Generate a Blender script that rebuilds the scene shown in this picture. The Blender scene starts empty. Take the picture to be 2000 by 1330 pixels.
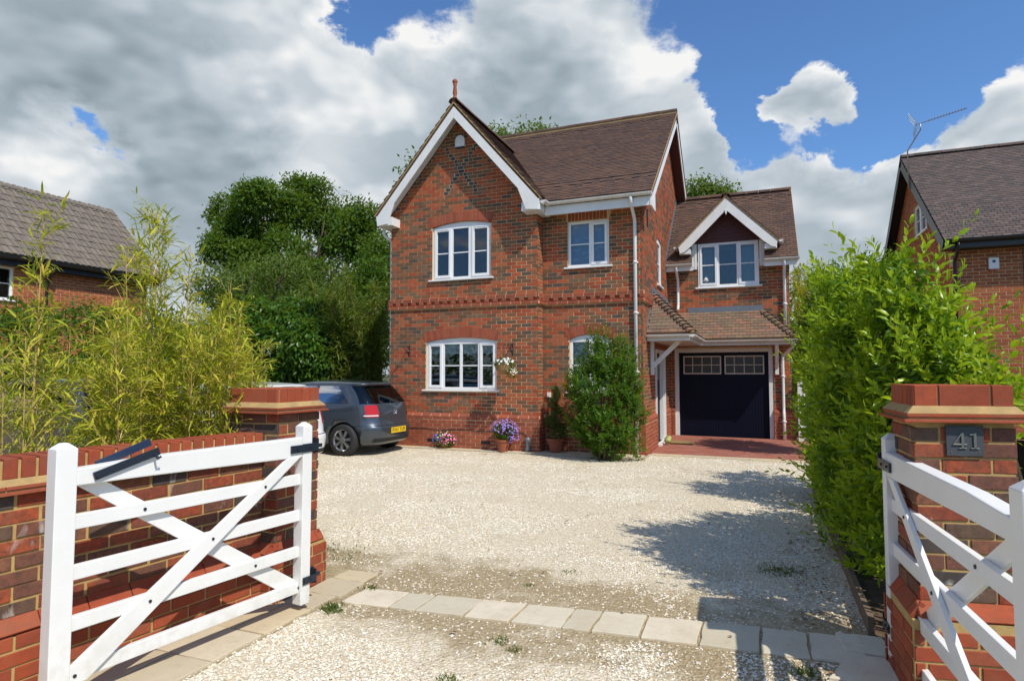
import bpy, math, random
import numpy as np
from mathutils import Vector, Matrix
random.seed(7); rng = np.random.default_rng(7)
scene = bpy.context.scene
COL = scene.collection
R = math.radians
# ---------------------------------------------------------------- camera
YAW, H = R(22.0), 1.58
cd = bpy.data.cameras.new('camera'); cam = bpy.data.objects.new('camera', cd); COL.objects.link(cam)
cam.location = (0, 0, H); cam.rotation_euler = (R(90 + 3.12), 0, YAW)
cd.sensor_width = 36; cd.sensor_fit = 'HORIZONTAL'; cd.lens = 36 * 1192 / 2000; cd.clip_start = .05; cd.clip_end = 3000
scene.camera = cam
# ---------------------------------------------------------------- sun and exposure
SUN = Vector((.72, -.45, 1.0)).normalized()
sl = bpy.data.lights.new('sun', 'SUN'); so = bpy.data.objects.new('sun', sl); COL.objects.link(so)
sl.energy = 5.0; sl.angle = R(.53); sl.color = (1.0, .93, .80)
so.rotation_euler = SUN.to_track_quat('Z', 'Y').to_euler(); so.location = (8, -5, 12)
vs = scene.view_settings
vs.view_transform = 'Standard'; vs.look = 'None'; vs.gamma = 1; vs.exposure = -0.14; vs.use_curve_mapping = False
scene.cycles.max_bounces = 6; scene.cycles.transparent_max_bounces = 12
scene.cycles.use_denoising = True

def camw(px, D, z=0.0):
    X = (px - 1000) / 1192 * D
    return Vector((math.cos(YAW) * X - math.sin(YAW) * D, math.sin(YAW) * X + math.cos(YAW) * D, z))
def camz(py, D): return H + (730 - py) * D / 1192
def view_dir(px, py):
    p = R(3.12); f0 = Vector((-math.sin(YAW), math.cos(YAW), 0)); r = Vector((math.cos(YAW), math.sin(YAW), 0)); z = Vector((0, 0, 1))
    f = f0 * math.cos(p) + z * math.sin(p); u = -f0 * math.sin(p) + z * math.cos(p)
    return (f + r * (px - 1000) / 1192 + u * (665 - py) / 1192).normalized()

# ---------------------------------------------------------------- node helpers
def N(t, typ, **kw):
    n = t.nodes.new(typ)
    for k, v in kw.items():
        if k[:2] == 'i_':
            n.inputs[int(k[2:]) if k[2:].isdigit() else k[2:].replace('_', ' ')].default_value = v
        else: setattr(n, k, v)
    return n
def L(t, a, b): t.links.new(a, b)
def math_(t, op, a, b=None, clamp=False):
    n = N(t, 'ShaderNodeMath', operation=op); n.use_clamp = clamp
    for i, x in enumerate((a, b)):
        if x is None: continue
        if isinstance(x, (int, float)): n.inputs[i].default_value = x
        else: L(t, x, n.inputs[i])
    return n.outputs[0]
def mixc(t, fac, a, b, mode='MIX'):
    n = N(t, 'ShaderNodeMix', data_type='RGBA', blend_type=mode)
    for i, x in ((0, fac), (6, a), (7, b)):
        if isinstance(x, (int, float)): n.inputs[i].default_value = x
        elif isinstance(x, tuple): n.inputs[i].default_value = (*x, 1) if len(x) == 3 else x
        else: L(t, x, n.inputs[i])
    return n.outputs[2]
def maprange(t, x, a, b, c=0., d=1., smooth=False):
    n = N(t, 'ShaderNodeMapRange', interpolation_type='SMOOTHSTEP' if smooth else 'LINEAR')
    L(t, x, n.inputs[0])
    for i, v in zip((1, 2, 3, 4), (a, b, c, d)): n.inputs[i].default_value = v
    return n.outputs[0]
def ramp(t, fac, stops, interp='LINEAR'):
    n = N(t, 'ShaderNodeValToRGB'); cr = n.color_ramp; cr.interpolation = interp
    while len(cr.elements) > 1: cr.elements.remove(cr.elements[-1])
    cr.elements[0].position = stops[0][0]; cr.elements[0].color = (*stops[0][1], 1)
    for p, c in stops[1:]:
        e = cr.elements.new(p); e.color = (*c, 1)
    L(t, fac, n.inputs[0]); return n.outputs[0]
def noise(t, vec, scale, detail=3, rough=.5, dist=0, out=0):
    n = N(t, 'ShaderNodeTexNoise'); n.inputs['Scale'].default_value = scale; n.inputs['Detail'].default_value = detail
    n.inputs['Roughness'].default_value = rough; n.inputs['Distortion'].default_value = dist
    if vec is not None: L(t, vec, n.inputs['Vector'])
    return n.outputs[out]
def posn(t): return N(t, 'ShaderNodeNewGeometry').outputs['Position']
def vscale(t, v, s):
    n = N(t, 'ShaderNodeVectorMath', operation='MULTIPLY'); L(t, v, n.inputs[0]); n.inputs[1].default_value = s; return n.outputs[0]
def mat(name, rough=.6, color=(.5, .5, .5), metal=0, spec=.5):
    m = bpy.data.materials.new(name); m.use_nodes = True; t = m.node_tree; b = t.nodes['Principled BSDF']
    b.inputs['Base Color'].default_value = (*color, 1); b.inputs['Roughness'].default_value = rough
    b.inputs['Metallic'].default_value = metal; b.inputs['Specular IOR Level'].default_value = spec
    return m, t, b
def bump(t, b, h, strength=.3, dist=.01):
    n = N(t, 'ShaderNodeBump'); n.inputs['Strength'].default_value = strength; n.inputs['Distance'].default_value = dist
    L(t, h, n.inputs['Height']); L(t, n.outputs[0], b.inputs['Normal'])
def tint_src(t, mode):
    if mode == 'obj': return N(t, 'ShaderNodeObjectInfo').outputs['Random']
    return N(t, 'ShaderNodeAttribute', attribute_name='tint').outputs['Fac']

# ---------------------------------------------------------------- world: Nishita sky with cumulus
w = bpy.data.worlds.new('World'); scene.world = w; w.use_nodes = True; t = w.node_tree
for n in list(t.nodes): t.nodes.remove(n)
sky = N(t, 'ShaderNodeTexSky', sky_type='NISHITA'); sky.sun_disc = False
sky.sun_elevation = math.asin(SUN.z); sky.sun_rotation = math.atan2(SUN.x, SUN.y)
sky.altitude = 50; sky.air_density = 1.0; sky.dust_density = .6; sky.ozone_density = 2.5
tc = N(t, 'ShaderNodeTexCoord').outputs['Generated']
def cloud_field(vec, detail):
    a = noise(t, vscale(t, vec, (1, 1, 1.75)), 2.6, detail, .56, .25)
    b = noise(t, vscale(t, vec, (1, 1, 1.9)), 9.0, max(2, detail - 3), .6, .1)
    return math_(t, 'ADD', math_(t, 'MULTIPLY', a, .72), math_(t, 'MULTIPLY', b, .28))
blobs = [ # px, py, angular radius, cover bias, grey bias
 (100, 60, .46, .20, -.06), (140, 165, .22, .10, .24), (330, 205, .15, .05, .20), (440, 245, .12, .06, .18), (0, 190, .14, .06, .10), (470, 90, .34, .16, -.10), (250, 440, .34, .14, -.02), (380, 370, .14, .10, .10), (700, 180, .28, .12, -.10), (540, 70, .08, .1, -.16), (650, 480, .4, .16, 0), (700, 650, .5, .16, 0),
 (1000, 130, .34, .17, .08), (1060, 190, .16, .08, .10), (1250, 110, .17, .12, -.1), (1350, 220, .09, .08, -.1), (1600, 200, .095, .44, -.06), (1545, 225, .06, .2, 0), (1380, 440, .18, .20, -.04), (1620, 440, .165, .20, .02), (1950, 170, .08, .24, 0), (1850, 350, .15, .18, 0), (1980, 300, .10, .1, 0), (1500, 560, .4, .16, 0),
 (1620, 40, .27, -.38, 0), (1465, 150, .07, -.22, 0), (1495, 280, .062, -.46, 0), (1445, 230, .05, -.30, 0), (1400, 340, .09, .16, 0), (1630, 285, .055, -.50, 0), (1730, 265, .06, -.34, 0), (1700, 370, .12, .12, 0), (1775, 150, .10, -.40, 0), (1880, 80, .13, -.14, 0), (1860, 265, .07, .06, 0),
 (150, 280, .07, -.40, 0), (235, 295, .06, -.30, 0), (100, 330, .05, .16, -.1), (90, 245, .05, -.3, 0), (40, 310, .07, .26, -.2), (800, 0, .15, -.40, -.1), (670, 20, .07, -.30, 0), (620, 290, .10, .06, -.25), (860, 130, .08, .08, -.2), (60, 330, .11, .1, -.32)]
wn_ = N(t, 'ShaderNodeVectorMath', operation='SUBTRACT'); L(t, noise(t, vscale(t, tc, (1, 1, 1.3)), 7.0, 6, .62, .2, out=1), wn_.inputs[0]); wn_.inputs[1].default_value = (.5, .5, .5)
wadd = N(t, 'ShaderNodeVectorMath', operation='ADD'); L(t, tc, wadd.inputs[0]); L(t, vscale(t, wn_.outputs[0], (.17, .17, .13)), wadd.inputs[1])
fld = cloud_field(tc, 9)
off = N(t, 'ShaderNodeVectorMath', operation='ADD'); L(t, tc, off.inputs[0]); off.inputs[1].default_value = tuple(SUN * .035 + Vector((0, 0, .02)))
fld2 = cloud_field(off.outputs[0], 4)
bias = None; grey = None
for px, py, rad, cv, gr in blobs:
    d = view_dir(px, py)
    dn = N(t, 'ShaderNodeVectorMath', operation='DISTANCE'); L(t, wadd.outputs[0], dn.inputs[0]); dn.inputs[1].default_value = d
    k = maprange(t, dn.outputs['Value'], rad * 1.25, 0, smooth=True)
    x = math_(t, 'MULTIPLY', k, cv); bias = x if bias is None else math_(t, 'ADD', bias, x)
    if gr:
        x = math_(t, 'MULTIPLY', k, gr); grey = x if grey is None else math_(t, 'ADD', grey, x)
dens = math_(t, 'ADD', fld, bias)
alpha = maprange(t, dens, .515, .615, smooth=True)
edge = math_(t, 'SUBTRACT', cloud_field(tc, 4), fld2)
lit = maprange(t, edge, -.06, .08)
thick = maprange(t, dens, .58, .86)
g = math_(t, 'ADD', math_(t, 'MULTIPLY', thick, .30), grey)
bright = math_(t, 'SUBTRACT', math_(t, 'ADD', .63, math_(t, 'MULTIPLY', lit, .44)), g)
soft = noise(t, vscale(t, tc, (1, 1, 2.0)), 3.2, 3, .45, .5)
bright = math_(t, 'ADD', bright, math_(t, 'MULTIPLY', math_(t, 'SUBTRACT', soft, .5), .38), clamp=True)
ccol = ramp(t, bright, [(0, (2.3, 2.9, 3.3)), (.3, (3.9, 4.7, 5.3)), (.6, (5.9, 6.6, 7.2)), (.85, (8.3, 8.7, 9.0)), (1, (10.2, 10.2, 10.1))])
skc = mixc(t, 1.0, sky.outputs[0], (1.06, 1.46, 1.86), 'MULTIPLY')
fin = mixc(t, alpha, skc, ccol)
bg = N(t, 'ShaderNodeBackground'); bg.inputs['Strength'].default_value = .1; L(t, fin, bg.inputs['Color'])
wo = N(t, 'ShaderNodeOutputWorld'); L(t, bg.outputs[0], wo.inputs['Surface'])
w.cycles.sampling_method = 'MANUAL'; w.cycles.sample_map_resolution = 1024

# ---------------------------------------------------------------- materials
def brick_mat(name, mode, pal, spots=.35, rough=.85, efflo=0):
    m, t, b = mat(name, rough, spec=.2)
    src = tint_src(t, mode)
    col = ramp(t, src, pal, 'CONSTANT')
    p = posn(t)
    n1 = noise(t, p, 28, 4, .6)
    col = mixc(t, maprange(t, n1, .35, .75, 0, spots), col, (.055, .04, .038))
    n2 = noise(t, p, 7, 3, .6)
    col = mixc(t, maprange(t, n2, .5, .8, 0, .25), col, (.30, .20, .13))
    n3 = noise(t, p, 160, 2)
    col = mixc(t, .22, col, ramp(t, n3, [(.3, (.12, .07, .05)), (.7, (.5, .3, .2))]), 'SOFT_LIGHT')
    if efflo: col = mixc(t, maprange(t, noise(t, p, 75, 2, .5), .66, .72, 0, .8), col, (.03, .028, .03)); col = mixc(t, maprange(t, noise(t, p, 3.2, 5, .7), .42, .78, 0, .35), col, (.13, .09, .06))
    if efflo: col = mixc(t, maprange(t, noise(t, vscale(t, p, (1, 1, .45)), 5.5, 4, .6, .4), .64, .74, 0, efflo), col, (.62, .60, .56))
    L(t, col, b.inputs['Base Color'])
    bump(t, b, math_(t, 'ADD', n1, math_(t, 'MULTIPLY', n3, .5)), .45 if efflo else .35, .005)
    return m
reds = [(.40, .092, .038), (.45, .112, .045), (.34, .080, .036), (.42, .13, .058)]
PAL_MIX = [(0, reds[0]), (.09, reds[1]), (.18, reds[2]), (.27, reds[3]), (.44, (.24, .105, .055)), (.54, (.185, .098, .055)), (.64, (.28, .12, .06)), (.74, (.16, .092, .056)), (.83, (.21, .13, .078)), (.94, (.11, .085, .07))]
PAL_RED = [(0, (.33, .090, .050)), (.25, (.37, .105, .058)), (.5, (.29, .080, .046)), (.75, (.34, .105, .062))]
PAL_FG = [(0, (.37, .078, .035)), (.14, (.40, .095, .042)), (.26, (.31, .078, .042)), (.38, (.22, .092, .065)), (.56, (.20, .085, .06)), (.70, (.16, .10, .072)), (.82, (.28, .12, .07)), (.92, (.075, .07, .072))]
PAL_FGR = [(0, (.36, .082, .038)), (.3, (.39, .095, .044)), (.6, (.31, .075, .038)), (.85, (.36, .105, .055))]
PAL_NB = [(0, (.38, .115, .048)), (.2, (.43, .135, .052)), (.45, (.35, .105, .044)), (.7, (.41, .145, .058)), (.9, (.30, .095, .045))]
M = {}
for k, pal, sp in (('mix', PAL_MIX, .3), ('red', PAL_RED, .15), ('fg', PAL_FG, .75), ('fgr', PAL_FGR, .3), ('nb', PAL_NB, .2)):
    ef = .7 if k == 'fg' else 0; M['b_' + k + 'o'] = brick_mat('brick_' + k + '_single', 'obj', pal, sp, efflo=ef); M['b_' + k + 's'] = brick_mat('brick_' + k + '_mass', 'attr', pal, sp, efflo=ef)
def mortar_mat(name, c, c2):
    m, t, b = mat(name, .95)
    p = posn(t); n = noise(t, p, 12, 5, .6)
    L(t, mixc(t, maprange(t, n, .35, .7), c, c2), b.inputs['Base Color'])
    bump(t, b, noise(t, p, 120, 3), .5, .004); return m
M['mortar'] = mortar_mat('mortar_buff', (.62, .45, .26), (.50, .36, .20))
M['mortar_fg'] = mortar_mat('mortar_yellow', (.50, .34, .13), (.38, .25, .10))
M['flaunch'] = mortar_mat('mortar_flaunching', (.44, .29, .12), (.30, .21, .10))
def tile_mat(name, mode, pal, moss, lich=0):
    m, t, b = mat(name, .9)
    col = ramp(t, tint_src(t, mode), pal, 'CONSTANT'); p = posn(t)
    n = noise(t, p, 2.2, 5, .65)
    col = mixc(t, maprange(t, n, .45, .72, 0, .5), col, moss)
    n2 = noise(t, p, 45, 3, .6)
    col = mixc(t, maprange(t, n2, .5, .75, 0, .45), col, (.05, .035, .03))
    if lich: col = mixc(t, maprange(t, noise(t, p, 14, 4, .7), .62, .72, 0, lich), col, (.42, .42, .36))
    L(t, col, b.inputs['Base Color']); bump(t, b, n2, .4, .004); return m
TP_MAIN = [(0, (.098, .050, .034)), (.2, (.078, .042, .030)), (.4, (.118, .060, .038)), (.6, (.066, .038, .030)), (.8, (.090, .052, .038))]
TP_PORCH = [(0, (.21, .11, .07)), (.2, (.17, .11, .075)), (.4, (.26, .13, .085)), (.6, (.15, .10, .07)), (.8, (.20, .13, .085))]
TP_NB = [(0, (.10, .075, .07)), (.2, (.075, .058, .055)), (.4, (.13, .09, .08)), (.6, (.085, .065, .06)), (.8, (.11, .075, .065))]
TP_LN = [(0, (.17, .14, .11)), (.25, (.145, .12, .10)), (.5, (.20, .165, .13)), (.75, (.16, .13, .11))]
for k, pal, ms, li in (('tm', TP_MAIN, (.15, .08, .05), .25), ('tp', TP_PORCH, (.17, .155, .085), .3), ('tn', TP_NB, (.10, .08, .06), .5), ('tl', TP_LN, (.16, .15, .12), .8)):
    M[k + 'o'] = tile_mat('tile_' + k + '_single', 'obj', pal, ms, li); M[k + 's'] = tile_mat('tile_' + k + '_mass', 'attr', pal, ms, li)
def simple(key, name, c, rough=.5, metal=0, var=.0, vs_=6, bp=0, bs=60, spec=.5, c2=None):
    m, t, b = mat(name, rough, c, metal, spec)
    if var or c2:
        p = N(t, 'ShaderNodeTexCoord').outputs['Object']; n = noise(t, p, vs_, 5, .62)
        L(t, mixc(t, maprange(t, n, .4, .75, 0, 1 if c2 else var), c, c2 or tuple(x * .55 for x in c)), b.inputs['Base Color'])
    if bp:
        p = N(t, 'ShaderNodeTexCoord').outputs['Object']; bump(t, b, noise(t, p, bs, 4), bp, .004)
    M[key] = m; return m, t, b
simple('upvc', 'white_upvc', (.78, .79, .80), .35, var=.12, vs_=3)
simple('trim', 'painted_white_trim', (.74, .74, .73), .5, var=.25, vs_=2.5)
simple('gutter', 'white_gutter_plastic', (.66, .64, .60), .4, var=.35, vs_=5)
simple('soffit', 'cream_soffit', (.62, .56, .48), .6, var=.2)
m, t, b = mat('white_gate_paint', .45); p = N(t, 'ShaderNodeTexCoord').outputs['Object']; gp = posn(t); sg = N(t, 'ShaderNodeSeparateXYZ'); L(t, gp, sg.inputs[0])
low = maprange(t, sg.outputs[2], .0, .55, 1, 0); dn_ = noise(t, gp, 9, 6, .7); sp_ = noise(t, gp, 60, 4, .7)
c_ = mixc(t, math_(t, 'MULTIPLY', low, maprange(t, dn_, .42, .72, 0, .75)), (.76, .76, .745), (.46, .42, .32)); c_ = mixc(t, maprange(t, sp_, .66, .74, 0, .45), c_, (.45, .43, .38)); c_ = mixc(t, maprange(t, noise(t, gp, 2.2, 5, .6), .45, .75, 0, .35), c_, (.62, .63, .60))
L(t, c_, b.inputs['Base Color']); bump(t, b, noise(t, vscale(t, gp, (9, 9, 60)), 1.0, 5, .6), .35, .002); M['gatewhite'] = m
simple('iron', 'black_iron', (.015, .022, .035), .35, bp=.2)
simple('ironblue', 'blue_black_ironwork', (.02, .035, .075), .3)
simple('blue', 'navy_garage_paint', (.003, .005, .017), .5, spec=.18)
simple('lead', 'lead_flashing', (.17, .19, .22), .45, .3, var=.3, vs_=8)
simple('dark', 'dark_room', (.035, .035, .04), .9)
simple('net', 'net_curtain', (.80, .80, .78), .9, var=.25, vs_=20)
simple('netblue', 'pale_blue_net_curtain', (.40, .52, .70), .9, var=.15, vs_=5)
simple('butterfly', 'white_net_motif', (.72, .80, .88), .9)
simple('curtain', 'blue_grey_curtain', (.30, .38, .42), .9, var=.2)
simple('terra', 'terracotta', (.30, .085, .042), .8, var=.3, vs_=9, bp=.2)
simple('slate', 'dark_slate', (.055, .062, .072), .55, var=.4, vs_=12, bp=.7, bs=14)
simple('steel', 'brushed_steel', (.36, .34, .30), .38, 1)
simple('cladred', 'dark_red_cladding', (.085, .022, .018), .6, var=.4, vs_=14)
simple('blackpl', 'black_gutter', (.015, .015, .017), .4)
simple('rubber', 'tyre_rubber', (.018, .018, .02), .75, bp=.2)
simple('rim', 'alloy_rim', (.55, .56, .58), .28, .9)
simple('white', 'white_plastic', (.75, .75, .72), .4)
simple('yellow', 'yellow_number_plate', (.75, .50, .02), .4)
simple('black', 'black_print', (.01, .01, .01), .5)
simple('chrome', 'chrome', (.7, .7, .72), .12, 1)
simple('bark', 'tree_bark', (.10, .075, .05), .9, var=.5, vs_=8, bp=.6, bs=20)
simple('twig', 'grey_brown_twig', (.20, .17, .12), .85, var=.4)
simple('timber', 'weathered_timber', (.17, .12, .08), .85, var=.4, vs_=7, bp=.4)
simple('coir', 'coir_mat', (.28, .19, .08), .95, var=.4, vs_=40, bp=.5)
simple('soil', 'brown_soil', (.09, .06, .035), .95, c2=(.14, .10, .06), vs_=9, bp=.7, bs=30)
simple('squash', 'striped_squash', (.42, .40, .14), .5, c2=(.10, .18, .05), vs_=14)
simple('bag', 'crumpled_white_plastic_sheet', (.62, .64, .66), .3, var=.3, vs_=12, bp=.8, bs=18)
simple('aerial', 'grey_aluminium', (.38, .38, .38), .4, .7)
simple('lampred', 'red_tail_lamp', (.42, .012, .01), .12)
simple('lampclear', 'clear_lamp', (.6, .58, .56), .12)
simple('cane', 'yellow_bamboo_cane', (.46, .31, .09), .4, c2=(.34, .30, .08), vs_=5)
simple('basket', 'wicker_basket_liner', (.33, .20, .08), .9, var=.6, vs_=30, bp=.7, bs=60)
def paint(key, name, c, metal=.55):
    m, t, b = mat(name, .28, c, metal); b.inputs['Coat Weight'].default_value = .8; b.inputs['Coat Roughness'].default_value = .05; M[key] = m
paint('cargrey', 'metallic_grey_car_paint', (.062, .078, .098)); paint('carwhite', 'white_car_paint', (.72, .73, .74), 0); paint('cardark', 'dark_blue_grey_car_paint', (.05, .062, .075))
def glass(key, name, refl, tint, thr=.02):
    m = bpy.data.materials.new(name); m.use_nodes = True; t = m.node_tree
    for n in list(t.nodes): t.nodes.remove(n)
    o = N(t, 'ShaderNodeOutputMaterial'); gl = N(t, 'ShaderNodeBsdfGlossy'); gl.inputs['Roughness'].default_value = thr; gl.inputs['Color'].default_value = (.95, .97, 1, 1)
    tr = N(t, 'ShaderNodeBsdfTransparent'); tr.inputs['Color'].default_value = (*tint, 1)
    fr = N(t, 'ShaderNodeFresnel'); fr.inputs[0].default_value = 1.5
    f = math_(t, 'ADD', math_(t, 'MULTIPLY', fr.outputs[0], .5 if 'car' in name else .95), refl, clamp=True)
    mx = N(t, 'ShaderNodeMixShader'); L(t, f, mx.inputs[0]); L(t, tr.outputs[0], mx.inputs[1]); L(t, gl.outputs[0], mx.inputs[2]); L(t, mx.outputs[0], o.inputs[0]); M[key] = m
glass('glass', 'window_glass', .02, (.75, .8, .82)); glass('glassdk', 'tinted_car_glass', .03, (.06, .09, .10))
m, t, b = mat('obscured_garage_glass', .25, (.045, .03, .032)); M['obsc'] = m
def leaf_mat(name, mode, pal, rough=.42, trans=.40, tcol=(.36, .48, .02)):
    m, t, b = mat(name, rough, spec=.28)
    col = ramp(t, tint_src(t, mode), pal)
    L(t, col, b.inputs['Base Color'])
    tr = N(t, 'ShaderNodeBsdfTranslucent'); L(t, mixc(t, .5, col, tcol), tr.inputs['Color'])
    mx = N(t, 'ShaderNodeMixShader'); mx.inputs[0].default_value = trans
    o = t.nodes['Material Output']; L(t, b.outputs[0], mx.inputs[1]); L(t, tr.outputs[0], mx.inputs[2]); L(t, mx.outputs[0], o.inputs[0]); return m
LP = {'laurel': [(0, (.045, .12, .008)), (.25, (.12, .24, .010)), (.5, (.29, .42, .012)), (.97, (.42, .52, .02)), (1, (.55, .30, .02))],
      'shrub': [(0, (.025, .08, .008)), (.5, (.065, .16, .010)), (1, (.15, .27, .015))],
      'bamboo': [(0, (.24, .30, .02)), (.5, (.44, .46, .03)), (.8, (.58, .54, .05)), (1, (.66, .50, .08))],
      'oak': [(0, (.026, .066, .010)), (.5, (.055, .125, .014)), (1, (.12, .20, .02))],
      'hedge': [(0, (.026, .075, .010)), (.5, (.055, .135, .014)), (1, (.11, .21, .02))],
      'light': [(0, (.06, .11, .02)), (.5, (.10, .16, .03)), (1, (.15, .21, .04))],
      'palm': [(0, (.05, .09, .016)), (.5, (.11, .16, .028)), (1, (.21, .25, .05))],
      'box': [(0, (.018, .05, .014)), (.6, (.03, .08, .018)), (1, (.05, .12, .02))],
      'weed': [(0, (.06, .10, .02)), (1, (.14, .17, .05))]}
for k, p in LP.items():
    gl = .3 if k in ('laurel', 'shrub', 'hedge') else .5
    M[k + 's'] = leaf_mat(k + '_leaf_mass', 'attr', p, gl)
    if k in ('laurel', 'shrub', 'bamboo'): M[k + 'o'] = leaf_mat(k + '_leaf_single', 'obj', p, gl)
for k, c in dict(pink=(.75, .16, .38), palepink=(.8, .45, .55), violet=(.32, .20, .62), blue=(.10, .16, .62), cream=(.75, .72, .5), whitef=(.8, .8, .76)).items():
    simple('f_' + k, k + '_petals', c, .7)

# ---------------------------------------------------------------- mesh builder and object helpers
class MB:
    def __init__(s): s.v = []; s.f = []; s.t = []; s.m = []
    def add(s, vs, fs, tint=0., mi=0):
        o = len(s.v); s.v += [tuple(x) for x in vs]
        for f in fs: s.f.append([i + o for i in f]); s.t.append(tint); s.m.append(mi)
    def hexa(s, P, tint=0., mi=0, back=True):
        F = [(0, 1, 5, 4), (1, 2, 6, 5), (2, 3, 7, 6), (3, 0, 4, 7), (4, 5, 6, 7)]
        if back: F.append((3, 2, 1, 0))
        s.add(P, F, tint, mi)
    def box(s, a, b, tint=0., mi=0):
        (x0, y0, z0), (x1, y1, z1) = [min(p, q) for p, q in zip(a, b)], [max(p, q) for p, q in zip(a, b)]
        s.hexa([(x0, y0, z0), (x1, y0, z0), (x1, y1, z0), (x0, y1, z0), (x0, y0, z1), (x1, y0, z1), (x1, y1, z1), (x0, y1, z1)], tint, mi)
    def obox(s, c, A, B, Cc, tint=0., mi=0):   # centre and three half vectors
        c, A, B, Cc = map(Vector, (c, A, B, Cc))
        if A.cross(B).dot(Cc) < 0: A = -A
        s.hexa([c - A - B - Cc, c + A - B - Cc, c + A + B - Cc, c - A + B - Cc, c - A - B + Cc, c + A - B + Cc, c + A + B + Cc, c - A + B + Cc], tint, mi)
    def beam(s, p, q, w, h, up=(0, 0, 1), tint=0., mi=0):
        p, q = Vector(p), Vector(q); d = q - p; a = d.normalized(); sd = a.cross(Vector(up)).normalized(); u = sd.cross(a)
        s.obox((p + q) / 2, d / 2, sd * w / 2, u * h / 2, tint, mi)
    def prism(s, pts, d, tint=0., mi=0):       # polygon extruded along d
        pts = [Vector(p) for p in pts]; d = Vector(d); n = len(pts)
        nrm = Vector((0, 0, 0))
        for i in range(n): nrm += pts[i].cross(pts[(i + 1) % n])
        if nrm.dot(d) > 0: pts = pts[::-1]
        s.add(pts + [p + d for p in pts], [list(range(n)), list(range(2 * n - 1, n - 1, -1))] + [(i, i + n, (i + 1) % n + n, (i + 1) % n) for i in range(n)], tint, mi)
    def tube(s, pts, r, n=8, tint=0., mi=0, cap=True):
        pts = [Vector(p) for p in pts]; rs = r if isinstance(r, (list, tuple)) else [r] * len(pts); rings = []; ref = None
        for i, p in enumerate(pts):
            d = (pts[min(i + 1, len(pts) - 1)] - pts[max(i - 1, 0)]).normalized()
            if ref is None: ref = Vector((0, 0, 1)) if abs(d.z) < .9 else Vector((1, 0, 0))
            a = d.cross(ref).normalized(); b2 = a.cross(d).normalized(); ref = b2
            rings.append([p + (a * math.cos(2 * math.pi * k / n) + b2 * math.sin(2 * math.pi * k / n)) * rs[i] for k in range(n)])
        V = [v for rg in rings for v in rg]; F = []
        for i in range(len(pts) - 1):
            for k in range(n):
                F.append((i * n + k, (i + 1) * n + k, (i + 1) * n + (k + 1) % n, i * n + (k + 1) % n))
        if cap: F.append(list(range(n))[::-1][::-1]); F.append([(len(pts) - 1) * n + k for k in range(n)][::-1])
        s.add(V, F, tint, mi)
    def lathe(s, c, prof, n=16, tint=0., mi=0, axis=None):   # prof: (r, z)
        c = Vector(c); V = []; F = []
        for r_, z_ in prof:
            for k in range(n): a = 2 * math.pi * k / n; V.append(c + Vector((r_ * math.cos(a), r_ * math.sin(a), z_)))
        for i in range(len(prof) - 1):
            for k in range(n): F.append((i * n + k, i * n + (k + 1) % n, (i + 1) * n + (k + 1) % n, (i + 1) * n + k))
        F.append(list(range(n))[::-1]); F.append([(len(prof) - 1) * n + k for k in range(n)])
        s.add(V, F, tint, mi)
    def ball(s, c, rx, ry=None, rz=None, n=10, tint=0., mi=0):
        ry = ry or rx; rz = rz or rx; c = Vector(c); V = []; F = []; m_ = max(4, n // 2)
        for i in range(m_ + 1):
            ph = math.pi * i / m_
            for k in range(n): a = 2 * math.pi * k / n; V.append(c + Vector((rx * math.sin(ph) * math.cos(a), ry * math.sin(ph) * math.sin(a), -rz * math.cos(ph))))
        for i in range(m_):
            for k in range(n): F.append((i * n + k, i * n + (k + 1) % n, (i + 1) * n + (k + 1) % n, (i + 1) * n + k))
        s.add(V, F, tint, mi)

def mesh_np(name, V, F, tint=None, mats=(), fm=None, smooth=False):
    """V (n,3) array, F (m,k) array with k constant."""
    me = bpy.data.meshes.new(name); V = np.asarray(V, np.float32); F = np.asarray(F, np.int32); k = F.shape[1]
    me.vertices.add(len(V)); me.vertices.foreach_set('co', V.ravel())
    me.loops.add(F.size); me.loops.foreach_set('vertex_index', F.ravel())
    me.polygons.add(len(F)); me.polygons.foreach_set('loop_start', np.arange(0, F.size, k, dtype=np.int32)); me.polygons.foreach_set('loop_total', np.full(len(F), k, np.int32))
    for m_ in mats: me.materials.append(m_)
    if fm is not None: me.polygons.foreach_set('material_index', np.asarray(fm, np.int32))
    me.polygons.foreach_set('use_smooth', np.full(len(F), bool(smooth)))
    if tint is not None:
        a = me.attributes.new('tint', 'FLOAT', 'FACE'); a.data.foreach_set('value', np.asarray(tint, np.float32))
    me.update(calc_edges=True); me.validate(); return me

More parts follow.
